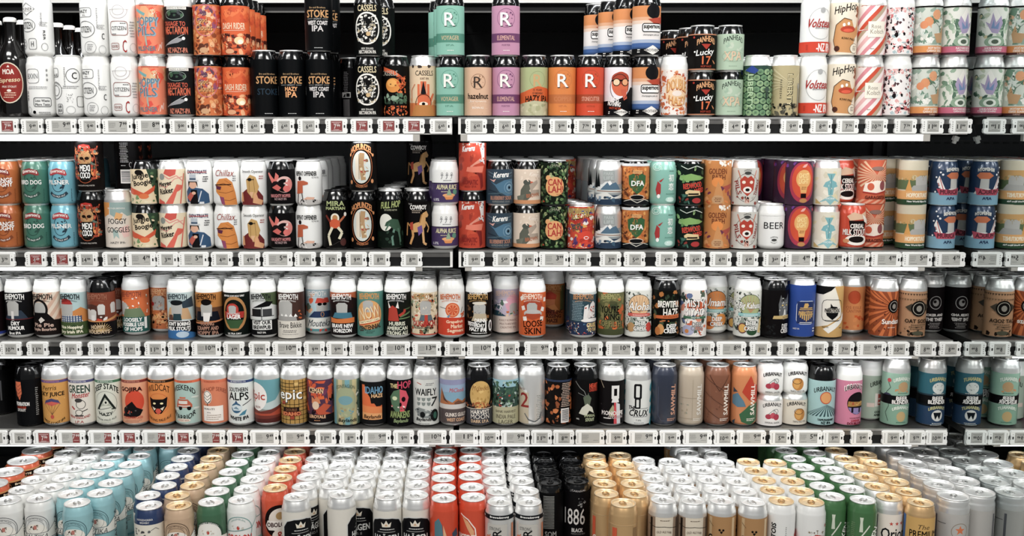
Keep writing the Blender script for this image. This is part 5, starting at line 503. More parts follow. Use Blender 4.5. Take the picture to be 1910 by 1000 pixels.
# ---- bottom well
def balt(key, desc, shell, lid, c, ar='55575c'):
    C(key, desc, shell, lid, None, 0, 0, O(0, 88, 23, 22, .9, ar), O(0, 88, 20, 18, .5, ar), E(0, 82, 19, 12, 'e2ddd2'), O(0, 88, 15, 13, .5, ar), T('SINCE 1990 THE BEER', 0, 101, 26, 2, ar, arc=6), Z(800, 0, 88, 22, 9, 12, 2.4, '5a4c42', '8a7c70', '3c342c'), E(0, 88, 3, 4, 'b87468'), P([(-44, 80), (-20, 76), (20, 78), (44, 98), (44, 68), (-44, 64)], 'dfddd4'), S([(-44, 80), (-20, 76), (20, 78), (44, 98)], .9, ar), S([(-44, 64), (44, 68)], .8, ar), T('BALTIKA', 0, 71, 42, 9, '33363c', sh=.25, b=0), T('BALTIKA', 40, 74, 60, 9, '33434a', rot=90, b=1), T('BALTIKA', -52, 74, 60, 9, '33434a', rot=90, b=1), LN(0, 56, 30, 3, 4, '8a8a86'), W(20, 24, c))
balt('e1', 'white can with grey arch crest', 'dcdcd8', 'w', 'b8b8b4')
balt('e2', 'light blue can with grey arch crest', '8cbcc2', 'w', '4f8894', '3c5c64')
C('e0', 'wide orange can with black lettered band', 'cc5a30', 's', None, 0, 0, W(112, 121, '1c1812'), T('Bronnoyrabryg', 0, 116.5, 46, 5, 'e8d8b8', b=2), T('Bronnoyrabryg', -56, 116.5, 46, 5, 'e8d8b8', b=2), T('Bronnoyrabryg', 56, 116.5, 46, 5, 'e8d8b8', b=2), W(108, 110, 'd8c090'), W(122, 124, 'c8a05c'))
C('e3', 'navy-necked cream can with horse drawing', '24375e', 'w', 'd9d3c4', 6, 106, T('NOVODVORSKA', 0, 115, 28, 3.4, WH, b=2), T('BREWERY', 0, 110, 16, 3, WH, b=2), Z(801, -6, 84, 30, 30, 30, 3, '3a3a3c', 'd9d3c4', '5c5c5e'), S([(10, 96), (18, 100), (24, 96)], .9, '4c4c50'), T('BEER', 0, 50, 34, 12, '22335a', b=3))
balt('e4', 'sand coloured can with gold rim and crest', 'c2a384', 'g', '9c7c5c', '4c3c30')
C('e5', 'green can with pale oval crest', '3a6648', 'w', None, 0, 0, E(0, 78, 27, 26, 'e4e2da'), O(0, 80, 27, 26, 4, '2c4a38'), T('THE FIRST BREWERY', 0, 99, 36, 3, WH, arc=8), E(0, 86, 2.4, 3.4, 'b8382c'), Z(805, 0, 86, 22, 8, 12, 2, 'c8c4b8', 'b8a890'), P([(-40, 76), (0, 80), (40, 76), (40, 52), (-40, 52)], 'ece8e0'), T('OBOLON', 0, 68, 46, 13, 'b42c24', b=4))
C('e6', 'white can with teal arch and red lettering', 'e6e6e2', 'w', None, 0, 0, O(0, 86, 25, 24, 1.2, '6c9c98'), T('PREMIUM', 0, 103, 24, 3, '8aa8a4', arc=5), E(0, 90, 2.4, 3.4, 'b8382c'), Z(806, 0, 90, 22, 8, 12, 2, 'd0ccc4', 'c0b8a8'), S([(-40, 80), (-10, 84), (24, 88), (40, 106)], 1.2, '5c8c88'), T('OBOLON', 0, 71, 46, 13, 'c0342a', b=4), W(20, 50, '8ab4ac'))
C('e7', 'red-orange can with gold lid', 'cb4a26', 'g', None, 0, 0, E(10, 78, 26, 30, '241414'), E(12, 80, 20, 22, 'e0d4c8'), E(12, 88, 7, 7, 'b08c58'), P([(-14, 70), (-10, 80), (44, 78), (44, 62), (-8, 62)], 'ece4dc'), T('OBOLON', 8, 72, 38, 8, '3c1414', b=4), E(14, 52, 16, 12, 'e8dcd0'), T('&', 12, 52, 12, 14, 'a82c20', b=4))
def haa(key, desc, off=0, twist=0):
    C(key, desc, 's', 's', 'd4cfc4', 5, 112, P([(-34 + off, 5), (-34 + off, 84), (-26 + off, 96), (-12 + off, 101), (12 + off, 101), (26 + off, 96), (34 + off, 84), (34 + off, 5)], 'c8c8c4'), P([(-32 + off, 5), (-32 + off, 84), (-24 + off, 95), (-11 + off, 99), (11 + off, 99), (24 + off, 95), (32 + off, 84), (32 + off, 5)], '1c1c20'),
      P([(-7 + off, 84), (-9 + off, 93), (-4 + off, 89), (off, 96), (4 + off, 89), (9 + off, 93), (7 + off, 84)], 'd8d0c0'), P([(-3 + off, 86), (off, 90), (3 + off, 86)], 'c89c70'), LN(off, 79, 30, 1, 3, 'd8d8d4'), S([(-16 + off, 75), (16 + off, 75)], .8, 'b8b8b4'), T('HAÄGEN', off, 65, 46, 14, 'e8e8e4', b=4), T('NO. 8', off, 52, 16, 5, '8a8a88', b=2), P([(60 + off, 5), (60 + off, 70), (80 + off, 70), (80 + off, 5)], '1c1c20'))
haa('e8', 'black and cream can with white crown', 0)
haa('e8b', 'cream-fronted can with black emblems either side', 46)
C('e9', 'bright red can with teal bird wing', 'cf4420', 'w', None, 0, 0, P([(-8, 104), (-16, 96), (-16, 72), (-8, 58), (6, 56), (0, 70), (-2, 92)], '4c7480'), P([(0, 92), (6, 72), (4, 60), (0, 70)], 'd8a47c'), P([(16, 76), (26, 84), (30, 70), (18, 66)], '34485c'), P([(14, 64), (28, 62), (24, 54)], 'e8e0d8'), P([(-16, 58), (30, 54), (20, 46), (-10, 48)], 'd8b490'), T('KINGFISHER', 0, 36, 50, 11, WH, b=3))
C('e10', 'bright red can with white curve', 'cf4420', 'w', None, 0, 0, S([(-24, 108), (-8, 100), (4, 84), (6, 64), (2, 50)], 2.2, 'ecd8cc'), P([(-20, 104), (-8, 96), (2, 80), (2, 62), (-10, 84)], 'd89c6c'), T('KINGFISHER', -14, 66, 42, 13, 'ecdcd0', b=3))
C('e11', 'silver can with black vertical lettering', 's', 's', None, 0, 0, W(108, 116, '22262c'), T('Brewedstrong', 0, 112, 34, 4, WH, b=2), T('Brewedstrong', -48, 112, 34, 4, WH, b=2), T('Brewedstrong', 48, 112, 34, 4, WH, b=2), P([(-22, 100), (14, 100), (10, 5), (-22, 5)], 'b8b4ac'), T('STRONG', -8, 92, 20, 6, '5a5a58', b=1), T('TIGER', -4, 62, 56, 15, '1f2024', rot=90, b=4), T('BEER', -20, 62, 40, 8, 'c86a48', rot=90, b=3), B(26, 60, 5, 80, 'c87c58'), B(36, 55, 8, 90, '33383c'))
C('e12', 'glossy black can with white ruled back label', 'kk', 'kk', '121214', 4, 118, *[B(-4, 112 - 2.8 * i, 20, 1.1, '9c9c98') for i in range(22)], T('SOM', 0, 42, 20, 10, '9c9c98', b=2), B(0, 30, 18, 10, 'a8a8a4'))
C('e13', 'glossy black can with large white 1886', 'kk', 'kk', '141215', 4, 118, T('CARNIVAL', 0, 121, 26, 3.4, 'b8b4b4', arc=-2, b=1), Z(811, 6, 98, 14, 18, 14, 2.6, '8a8a88', '3c3c40'), T('1886', -8, 72, 40, 30, 'd4d0cc', b=1), T('BLACK', -2, 47, 20, 7, 'c8c4c0', b=3), T('PREMIUM COLD BREW', 0, 40, 26, 3, '8a8684'), LN(26, 100, 4, 26, 3.4, '77777a'))
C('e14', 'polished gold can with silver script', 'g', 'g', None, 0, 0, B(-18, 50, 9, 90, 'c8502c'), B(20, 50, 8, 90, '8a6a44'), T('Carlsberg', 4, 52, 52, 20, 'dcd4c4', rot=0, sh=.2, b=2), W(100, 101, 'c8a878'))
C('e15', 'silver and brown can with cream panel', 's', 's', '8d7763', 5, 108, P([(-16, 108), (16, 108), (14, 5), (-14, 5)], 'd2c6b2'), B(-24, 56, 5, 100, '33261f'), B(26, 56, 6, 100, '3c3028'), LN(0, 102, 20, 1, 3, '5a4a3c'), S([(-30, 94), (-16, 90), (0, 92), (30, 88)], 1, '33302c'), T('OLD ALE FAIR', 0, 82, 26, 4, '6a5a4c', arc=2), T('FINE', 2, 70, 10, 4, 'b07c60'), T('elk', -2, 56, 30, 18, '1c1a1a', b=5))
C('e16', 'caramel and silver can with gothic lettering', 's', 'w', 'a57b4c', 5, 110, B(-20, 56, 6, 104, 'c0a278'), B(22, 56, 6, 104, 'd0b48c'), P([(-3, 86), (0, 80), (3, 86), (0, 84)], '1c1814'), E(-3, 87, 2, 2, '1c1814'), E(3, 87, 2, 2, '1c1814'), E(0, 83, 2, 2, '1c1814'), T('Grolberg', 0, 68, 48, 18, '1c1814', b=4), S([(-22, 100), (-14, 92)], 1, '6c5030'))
C('e17', 'white gold-rimmed can with vertical lettering', 'e2e2df', 'g', None, 0, 0, T('ARTOIS', -19, 78, 42, 8, '17171a', rot=90, b=4, sh=.15), LN(2, 92, 2, 16, 3.4, '8a8a88'), P([(24, 50), (22, 76), (30, 84), (44, 80), (44, 50)], 'b8241c'), T('STELLA', 36, 62, 30, 9, WH, rot=6, b=4))
C('e17b', 'white gold-rimmed can with curled ornament', 'e2e2df', 'g', None, 0, 0, Z(821, 2, 84, 30, 12, 22, 2.4, '7c7060', 'a09078', 'e2e2df'), P([(-24, 54), (-16, 78), (4, 82), (24, 76), (30, 54)], 'b8241c'), T('STELLA', 2, 68, 36, 12, WH, rot=4, b=5), E(22, 96, 1.6, 3, 'a83c34'))
def hei(key, desc, x): C(key, desc, '3b6a3c', 'w', None, 0, 0, P([(x - 3, 108), (x + 3, 108), (x + 2, 100), (x + 3, 82), (x - 3, 82), (x - 2, 100)], 'c4ccb8'), S([(x - 2, 70), (x + 14, 94)], 2.2, 'd0d4c4'), T('HEINEKEN', x + 18, 58, 66, 13, 'e8e8e0', rot=68, b=4), LN(x - 14, 96, 8, 8, 3.4, '6a8a60'))
hei('e18', 'dark green can with bottle outline and slash', -4); hei('e18b', 'dark green can with tilted white lettering', -8)
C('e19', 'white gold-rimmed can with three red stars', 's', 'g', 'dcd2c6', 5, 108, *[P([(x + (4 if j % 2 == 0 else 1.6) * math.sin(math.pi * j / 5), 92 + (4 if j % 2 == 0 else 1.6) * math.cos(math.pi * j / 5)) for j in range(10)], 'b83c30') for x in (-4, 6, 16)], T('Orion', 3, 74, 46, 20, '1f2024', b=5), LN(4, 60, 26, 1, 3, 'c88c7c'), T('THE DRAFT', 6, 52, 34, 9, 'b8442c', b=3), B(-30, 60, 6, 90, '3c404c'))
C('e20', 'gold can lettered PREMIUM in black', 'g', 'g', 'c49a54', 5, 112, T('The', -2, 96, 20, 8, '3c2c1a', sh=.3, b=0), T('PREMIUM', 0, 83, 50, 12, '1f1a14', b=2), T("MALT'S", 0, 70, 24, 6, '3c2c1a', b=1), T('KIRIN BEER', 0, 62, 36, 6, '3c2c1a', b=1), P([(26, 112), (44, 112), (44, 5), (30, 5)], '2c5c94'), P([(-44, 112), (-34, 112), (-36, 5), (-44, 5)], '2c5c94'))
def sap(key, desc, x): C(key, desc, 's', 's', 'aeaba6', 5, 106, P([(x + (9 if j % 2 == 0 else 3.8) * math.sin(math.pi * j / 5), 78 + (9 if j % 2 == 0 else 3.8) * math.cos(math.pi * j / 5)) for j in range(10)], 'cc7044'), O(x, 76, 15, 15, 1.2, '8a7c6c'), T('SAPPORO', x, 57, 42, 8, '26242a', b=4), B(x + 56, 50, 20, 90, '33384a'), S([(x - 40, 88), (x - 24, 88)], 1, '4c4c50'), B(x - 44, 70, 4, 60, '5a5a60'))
sap('e21', 'big silver can with orange star emblem', 2); sap('e21b', 'big silver can turned from its star', 64)

D['b33x'] = ('short beige can beside the racing can',) + D['b33'][1:]
# ---------------------------------------------------------------- the cabinet
DB, XM = 2.95, 1.15                      # back wall depth, mirror wall x
DF = 2.395                               # shelf front depth
RX = XM
XL = -1.75                               # the cabinet goes on beyond the left edge of the photo
Z1, Z2, Z3, Z4 = zat(218.5, 2.405), zat(466, 2.405), zat(632.5, 2.405), zat(797, 2.405)
Z5 = ZC - .816 - .168
ZTOP = zat(4, 2.66)
blk = mat('14161a', .5, .2, name='cabinet_black', bump=.05)
blk2 = mat('0c0d10', .45, .2, name='panel_black')
alu = mat('c6c5c1', .32, .9, name='shelf_steel', noise=.08)
deckm = mat('83817e', .32, .8, name='shelf_deck_metal', noise=.12)
pvc = mat('e4e3df', .4, name='white_plastic')
clear = mat('e4e3df', .25, .2, name='rail_edge')
def struct(name, mb): return tag(mb.build(name), kind='structure')
m = MB()
m.box(XL, XM, DB, DB + .03, .2, ZTOP + .6, blk)
for zc in (Z1, Z2, Z3, Z4, Z5):          # stamped ribs and slots of the back panels
    for dz in (.115, .235):
        m.box(XL, XM - .002, DB - .006, DB, zc + dz, zc + dz + .012, blk2)
        x = XL + .02
        while x < XM - .04:
            m.box(x, x + .016, DB - .008, DB - .0055, zc + dz + .004, zc + dz + .007, mat('030304', .9)); x += .028
for xs in (-1.15, -.054, 1.13):
    m.box(xs - .012, xs + .012, DB - .02, DB, .3, ZTOP + .3, blk2)
struct('wall_back', m)
m = MB(); m.box(XM, XM + .012, 1.85, DB + .03, .2, ZTOP + .6, mat('e2e8e8', .015, 1., name='mirror_glass')); m.box(XM + .012, XM + .04, 1.84, DB + .03, .2, ZTOP + .6, blk)
struct('wall_right', m)
m = MB(); m.box(XL - .04, XL, 1.85, DB + .03, .2, ZTOP + .6, blk); struct('wall_left', m)
m = MB(); m.box(-4, 4, -4, 4, -.02, 0, mat('8a8781', .35, name='shop_floor')); struct('floor', m)
# shelves, in two bays per level
BAYS = ((XL + .005, -.064, 'left'), (-.050, XM - .022, 'right'))
def shelf(x0, x1, z, label, front, led, ledx, grp, x_open=None):
    r = empty('shelf', ((x0 + x1) / 2, front, z)); ox, oy, oz = r.location
    def mk(nm, boxes, par=r, label=None):
        q = MB()
        for a in boxes: q.box(a[0] - ox, a[1] - ox, a[2] - oy, a[3] - oy, a[4] - oz, a[5] - oz, a[6])
        return tag(q.build(nm, par), label)
    mk('deck', [(x0, x1, front, DB - .012, z - .016, z - .0004, deckm), (x0, x1, front - .003, front, z - .005, z + .0002, alu)])
    mk('price_rail', [(x0, x1, front + .002, front + .006, z - .0385, z - .005, blk2), (x0, x1, front - .006, front + .006, z - .0398, z - .0378, clear),
                      (x0, x0 + .006, front - .004, front + .004, z - .0392, z - .003, pvc), (x1 - .006, x1, front - .004, front + .004, z - .0392, z - .003, pvc)])
    br = mk('bracket', [(x0 + .002, x0 + .005, front + .09, DB - .012, z - .0455, z - .016, blk)]); br = mk('bracket', [(x1 - .005, x1 - .002, front + .09, DB - .012, z - .0455, z - .016, blk)])
    tag(r, label, 'shelf', grp)
    if led:
        a, b = ledx
        L = empty('led_strip_light', ((a + b) / 2, front + .004, z - .0398)); 
        q = MB(); e = mat('fbfdff', .3, emit=led, name='led_tube_%g' % led); zz = {Z1: -.0150, Z2: -.0080, Z3: -.0040, Z4: -.0030}[z]
        q.box(a - L.location.x, b - L.location.x, -.010, .002, zz, -.0005, e); q.build('diffuser', L)
        for s_, xx in ((1, a), (-1, b)):
            q = MB(); w = .016 * s_; x_ = sorted((xx - L.location.x, xx - L.location.x - w)); q.box(x_[0], x_[1], -.011, .003, zz - .0005, 0, mat('b6b2ab', .5, name='cap_grey')); q.build('end_cap', L)
        tag(L, 'glowing white strip light under ' + label.split(' with ')[0], 'light', 'strip lights under the shelves')
        A = area('led_glow', ((a + b) / 2, front + .0035, z - .0398 + zz - .001), (math.radians(-38), 0, 0), b - a, .008, {Z1: .65, Z2: .38, Z3: .38, Z4: .5}[z] * (b - a), (.96, .98, 1))
        A.rotation_euler = (math.radians(38), 0, 0)
nm = {1: 'the top shelf', 2: 'the second shelf', 3: 'the third shelf', 4: 'the fourth shelf'}
ledright = {1: (xat(872, DF, Z1), xat(1722, DF, Z1)), 2: (xat(880, DF, Z2), xat(1712, DF, Z2)), 3: (xat(868, DF, Z3), xat(1700, DF, Z3)), 4: (xat(860, DF, Z4), xat(1700, DF, Z4))}
ledleft = {1: (XL + .05, xat(770, DF, Z1)), 2: (XL + .05, xat(775, DF, Z2)), 3: (XL + .05, xat(778, DF, Z3)), 4: (XL + .05, xat(800, DF, Z4))}
for n_, z in ((1, Z1), (2, Z2), (3, Z3), (4, Z4)):
    for (x0, x1, side), lx in zip(BAYS, (ledleft[n_], ledright[n_])):
        shelf(x0, x1, z, 'metal deck of %s in the %s bay with black price rail' % (nm[n_], side), DF, 1.5, lx, 'steel shelves')
# the canopy shelf above, only its front edge shows behind the top cans
for x0, x1, side in BAYS:
    r = empty('shelf', ((x0 + x1) / 2, 2.66, ZTOP)); q = MB(); ox = r.location.x
    q.box(x0 - ox, x1 - ox, 0, DB - .012 - 2.66, -.004, .012, blk); q.box(x0 - ox, x1 - ox, -.004, 0, -.002, .016, mat('bdbcb8', .4, name='edge_strip')); q.build('deck', r)
    q = MB(); q.box(x0 - ox, x1 - ox, .02, .028, -.022, -.004, blk2); q.box(x0 - ox, x1 - ox, .018, .020, -.024, -.020, mat('6a6a68', .4)); q.build('rail', r)
    tag(r, 'shallow empty shelf above the top cans in the %s bay' % side, 'shelf', 'steel shelves')
# canopy tube over the whole cabinet, above the frame
L = empty('led_strip_light', (-.3, 2.32, ZTOP + .42)); q = MB(); q.box(-1.3, 1.35, -.02, .02, -.012, .012, mat('fbfdff', .3, emit=9.0, name='led_tube_9')); q.build('diffuser', L)
q = MB(); q.box(-1.4, 1.4, -.03, .05, .012, .05, blk); q.build('housing', L); tag(L, 'long tube light in the canopy above the top cans', 'light', 'strip lights under the shelves')
area('canopy_glow', (-.3, 2.32, ZTOP + .40), (math.radians(22), 0, 0), 2.6, .03, 13, (.96, .98, 1))
# bottom well
m = MB(); m.box(XL + .005, XM - .004, 2.075, DB - .012, Z5 - .03, Z5 - .0004, deckm); m.box(XL + .005, XM - .004, 2.055, 2.075, Z5 - .09, Z5 + .03, alu)
r = empty('shelf', (0, 0, 0)); o = m.build('deck', r); tag(r, 'deep bottom deck carrying the rows of tall cans', 'shelf', 'steel shelves')
m = MB(); m.box(XL, XM, 2.07, DB + .03, 0, Z5 - .092, blk); r = m.build('cabinet_base'); tag(r, kind='structure'); r.name = 'trim_1'
# loose cable plugs under the top shelf near the mirror
for px, py, an, nme in ((1782, 259, 20, 'left'), (1811, 259, -30, 'right')):
    z = zat(py, 2.44); x = xat(px, 2.44, z)
    if x > XM - .02: x = XM - .022 - (.0 if nme == 'left' else -.002)
    if nme == 'right': continue
    r = empty('cable_plug', (x, 2.44, z)); r.rotation_euler = (0, math.radians(an), 0)
    q = MB(); q.box(-.006, .006, -.006, .006, -.004, .006, pvc); q.box(-.003, .004, -.004, .004, -.011, -.004, pvc); q.build('plug_body', r)
    q = MB(); q.box(-.0012, .0012, -.001, .001, .006, Z1 - .016 - z, mat('2a2a2c', .5)); q.build('cable', r)
    tag(r, 'small white cable plug hanging under the top shelf beside the mirror', 'plug')

# ---------------------------------------------------------------- cans in columns
ORD = ['front', 'second', 'third', 'fourth', 'fifth', 'sixth', 'seventh', 'eighth', 'ninth']
PROTO = {}
LABM = {}
def label_mesh(key, kind):
    if (key, kind) not in LABM:
        desc, sh, ld, base, lo, hi, art = D[key]; H, r = KIND[kind]
        sc = min(1., (H / U - 8) / max(1, hi)) if kind in 'MQ' and hi > 60 else 1.
        LABM[key, kind] = sleeve_mesh('label', art, r, base, lo, hi) if (art or base) else None
    return LABM[key, kind]
STOCK = []
def put_can(key, kind, x, d, z, label, group, rz=0, tab=True, tilt=0, thing=True, art=True):
    if not thing: STOCK.append((key, kind, x, d, z, rz, tab, art)); return
    desc, sh, ld, base, lo, hi, art = D[key]
    root = empty('beer_can', (x, d, z)); root.rotation_euler = (0, math.radians(tilt), rz)
    obj('body', body_mesh(kind, sh), root)
    lid = obj('lid', lid_mesh(kind, ld), root)
    if tab: t = obj('pull_tab', tab_mesh(kind, ld), lid); t.rotation_euler = (0, 0, random.Random(hash((round(x, 3), round(d, 3)))).uniform(-1.2, 1.2) if False else ((x * 977 + d * 631) % 2.4) - 1.2)
    lm = label_mesh(key, kind)
    if lm: obj('label', lm, root)
    tag(root, label, 'can', group); return root

def relax(pts, it=400):
    """pts: list of dict(x, d, r, w): push overlapping circles apart, inside the cabinet"""
    for _ in range(it):
        mv = 0
        for i in range(len(pts)):
            a = pts[i]
            for j in a['nb']:
                b = pts[j]; dx, dy = b['x'] - a['x'], b['d'] - a['d']; L = math.hypot(dx, dy) or 1e-6; q = a['r'] + b['r'] + .0005 - L
                if q > 0:
                    mv = max(mv, q); ux, uy = dx / L, dy / L
                    if abs(uy) < .55: uy *= .3
                    a['x'] -= ux * q * .5; b['x'] += ux * q * .5; a['d'] -= uy * q * .5 * (a['k'] > 0); b['d'] += uy * q * .5 * (b['k'] > 0)
            lim = XM - a['r'] - .0008
            if a['x'] > lim: a['x'] = lim
            if a['d'] > DB - .013 - a['r'] - .008: a['d'] = DB - .021 - a['r']
        if mv < .00005: break
def neighbours(pts):
    for i, a in enumerate(pts):
        a['nb'] = [j for j in range(i + 1, len(pts)) if abs(pts[j]['x'] - a['x']) < .12 and abs(pts[j]['d'] - a['d']) < .12]
def phrase(k, n, layer, both):
    out = []
    if layer == 'u': out.append('top of its stack')
    elif both: out.append('bottom of its stack')
    if k: out.append(ORD[k] + ' in file')
    return (', ' + ', '.join(out)) if out else ''

LAST = {}
def row(z, cols, shelf_name, kind0, ystart):
    """cols: (key, kind, px, ranks, setback, upper key, upper kind, upper px, upper ranks, upper first rank, skew px per rank, rotation deg)"""
    low = []; up = []
    for ci, c in enumerate(cols):
        key, kind, px, n, sb, uk, ukind, upx, un, u0, skew, rot = (list(c) + [None] * 12)[:12]
        kind = kind or kind0; H, r = KIND[kind]; d0 = DF + .012 + r + (sb or 0); n = n or 1
        skew = skew or 0; rot = rot or 0
        n2 = max(n, (un or 0) + (u0 or 0)) if uk else n
        x0 = xat(px, d0, z + H * .5)
        for k in range(n2):
            low.append(dict(x=x0 + skew * k * .0013, d=d0 + k * .0672, r=r, k=k, n=n2, key=key, kind=kind, ci=ci, rot=rot, layer='l', both=bool(uk) and (u0 or 0) <= k < (u0 or 0) + (un or 0), z=z))
        if uk:
            H2, r2 = KIND[ukind or kind]; x1 = xat(upx or px, d0, z + H * 1.5)
            for k in range(u0 or 0, (u0 or 0) + un):
                up.append(dict(x=x1 + skew * k * .0013, d=d0 + k * .0672, r=r2, k=k, n=un, key=uk, kind=ukind or kind, ci=ci, rot=rot, layer='u', both=False, z=z + H - .0036))
    for L in (low, up): neighbours(L); relax(L)
    # an upper can keeps to the middle of the can that carries it
    for a in up:
        b = [q for q in low if q['ci'] == a['ci'] and q['k'] == a['k']][0]
        dx, dd = a['x'] - b['x'], a['d'] - b['d']; q = math.hypot(dx, dd)
        if q > .001: f = .001 / q; b_new = 0; a['x'] = b['x'] + dx * f; a['d'] = b['d'] + dd * f
    up.sort(key=lambda a: a['k'])
    neighbours(up)
    for L in (low, up):
        for a in L:
            desc = D[a['key']][0]
            lab = desc + phrase(a['k'], a['n'], a['layer'], a['both']) + ''
            put_can(a['key'], a['kind'], a['x'], a['d'], a['z'], lab, desc + ' on ' + shelf_name if a['n'] > 1 or a['both'] or a['layer'] == 'u' else None,
                    rz=math.radians(a['rot'] + (((a['x'] * 511 + a['d'] * 377) % 1) - .5) * (4 if a['k'] == 0 else 30)), tab=(z < Z2 - .05), thing=a['k'] == 0 or (a['n'] == 2 and a['key'] in ('b15', 'b21', 'b29', 'b3b') and a['layer'] == 'u' and a['k'] < 4), art=a['k'] == 1 or (a['layer'] == 'u' and z > Z2))
    return low, up
# ---------------------------------------------------------------- what stands where
# (key, kind, px, ranks, setback, upper key, kind, px, ranks, first rank, skew, rotation)
ROW1 = [
 ('a1', None, 80, 2, 0, 'a1u', None, 79, 1), ('a2', None, 134, 2), ('a3', None, 186, 2, 0, 'a3', None, 182, 1, 0, 0, 0), ('a4', None, 233, 2, 0, 'a4', None, 231, 1),
 ('a5', None, 286, 2, 0, 'a5', None, 283, 1), ('a6', None, 338, 2, 0, 'a6', None, 337, 1), ('a7', None, 389, 2, 0, 'a7', None, 386, 1),
 ('a8', None, 440, 3, 0, 'a8', None, 437, 4), ('a9', 'X', 492, 3), ('a10', 'X', 543, 2), ('a11', 'X', 596, 2, 0, 'a11', 'X', 600, 2, 0, 12), ('a12', None, 651, 1, .1),
 ('a13', None, 698, 2, 0, 'a13', None, 701, 2, 0, 12), ('a14', None, 745, 1, .02), ('a15', None, 792, 1, .015), ('a16', None, 845, 3, 0, 'a16', None, 845, 3, 0, -12),
 ('a17', None, 896, 1), ('a18', None, 946, 1, 0, 'a18', None, 943, 1), ('a19', None, 995, 1), ('a20', None, 1045, 1), ('a21', None, 1096, 1), ('a22', None, 1146, 1),
 ('a23', None, 1198, 4, 0, 'a23', None, 1200, 4, 0, -22), ('a24', None, 1253, 2), ('a25', 'S', 1305, 4, 0, 'a25', 'S', 1305, 4, 0, -16), ('a26', 'S', 1357, 3, 0, 'a26', 'S', 1361, 3, 0, -10),
 ('a27', None, 1411, 2), ('a28', None, 1461, 2), ('a29', None, 1514, 2, 0, 'a29', None, 1517, 1), ('a30', None, 1566, 2, 0, 'a30', None, 1569, 1), ('a31', None, 1618, 2, 0, 'a31', None, 1620, 1),
 ('a32', None, 1670, 2, 0, 'a32', None, 1668, 1), ('a33', None, 1722, 2, 0, 'a33', None, 1720, 1), ('a34', None, 1775, 2, 0, 'a34', None, 1775, 1)]
ROW2 = [
 ('b0', 'S', 17, 4, 0, 'b0', 'S', 17, 4), ('b1', 'S', 72, 4, 0, 'b1', 'S', 70, 4), ('b2', 'S', 126, 4, 0, 'b2', 'S', 124, 4), ('b3', 'Q', 177, 2, 0, 'b3', 'Q', 174, 1),
 ('b4', 'Q', 226, 4, 0, 'b3b', 'Q', 218, 2, 1, 4), ('b5', 'S', 279, 4, 0, 'b5', 'S', 278, 4), ('b6', 'S', 330, 4, 0, 'b6', 'S', 329, 4), ('b7', 'S', 381, 4, 0, 'b7', 'S', 379, 4),
 ('b8', 'S', 431, 4, 0, 'b8', 'S', 429, 4), ('b9', 'S', 480, 4, 0, 'b9', 'S', 479, 4), ('b10', 'S', 526, 3, 0, 'b10', 'S', 521, 3), ('b11', 'S', 576, 5, 0, 'b11', 'S', 573, 5, 0, 5),
 ('b12', 'Q', 626, 3), ('b13', 'Q', 682, 1, 0, 'b13', 'Q', 681, 1), ('b14', 'Q', 733, 6), ('b15', 'Q', 785, 4, 0, 'b15', 'Q', 778, 2, 2, 0), ('b16', 'S', 833, 4, 0, 'b16', 'S', 832, 4, 0, -8),
 ('b17', 'Q', 882, 2, 0, 'b17', 'Q', 884, 1), ('b18', 'S', 933, 5, 0, 'b18', 'S', 932, 5), ('b19', 'S', 982, 5, 0, 'b19', 'S', 981, 5), ('b20', 'S', 1034, 5, 0, 'b20', 'S', 1035, 5, 0, -3),
 ('b21', 'S', 1083, 5, 0, 'b21', 'S', 1078, 2, 3), ('b22', 'S', 1134, 5, 0, 'b22', 'S', 1134, 5, 0, -9), ('b23', 'S', 1182, 5, 0, 'b23', 'S', 1182, 5, 0, -8), ('b24', 'S', 1231, 5, 0, 'b24', 'S', 1231, 5, 0, -8),
 ('b25', 'S', 1280, 4, 0, 'b25', 'S', 1278, 4, 0, -4), ('b26', 'S', 1331, 5, 0, 'b26', 'S', 1328, 5, 0, -10), ('b27', 'S', 1382, 5, 0, 'b27', 'S', 1383, 5, 0, -10), ('b28', 'S', 1429, 4, 0, 'b29', 'S', 1424, 2, 2),
 ('b29', 'S', 1479, 5, 0, 'b29', 'S', 1477, 5, 0, -10), ('b30', 'S', 1528, 5, 0, 'b30', 'S', 1529, 5, 0, -8), ('b31', 'S', 1578, 4, 0, 'b31', 'S', 1574, 3, 1), ('b32', 'S', 1620, 4, .035, 'b32', 'S', 1619, 4),
 ('b33x', 'S', 1659, 3, .10, 'b33x', 'S', 1660, 3), ('b33', 'S', 1702, 5, 0, 'b33', 'S', 1703, 5), ('b34', 'S', 1755, 5, 0, 'b34', 'S', 1757, 5)]
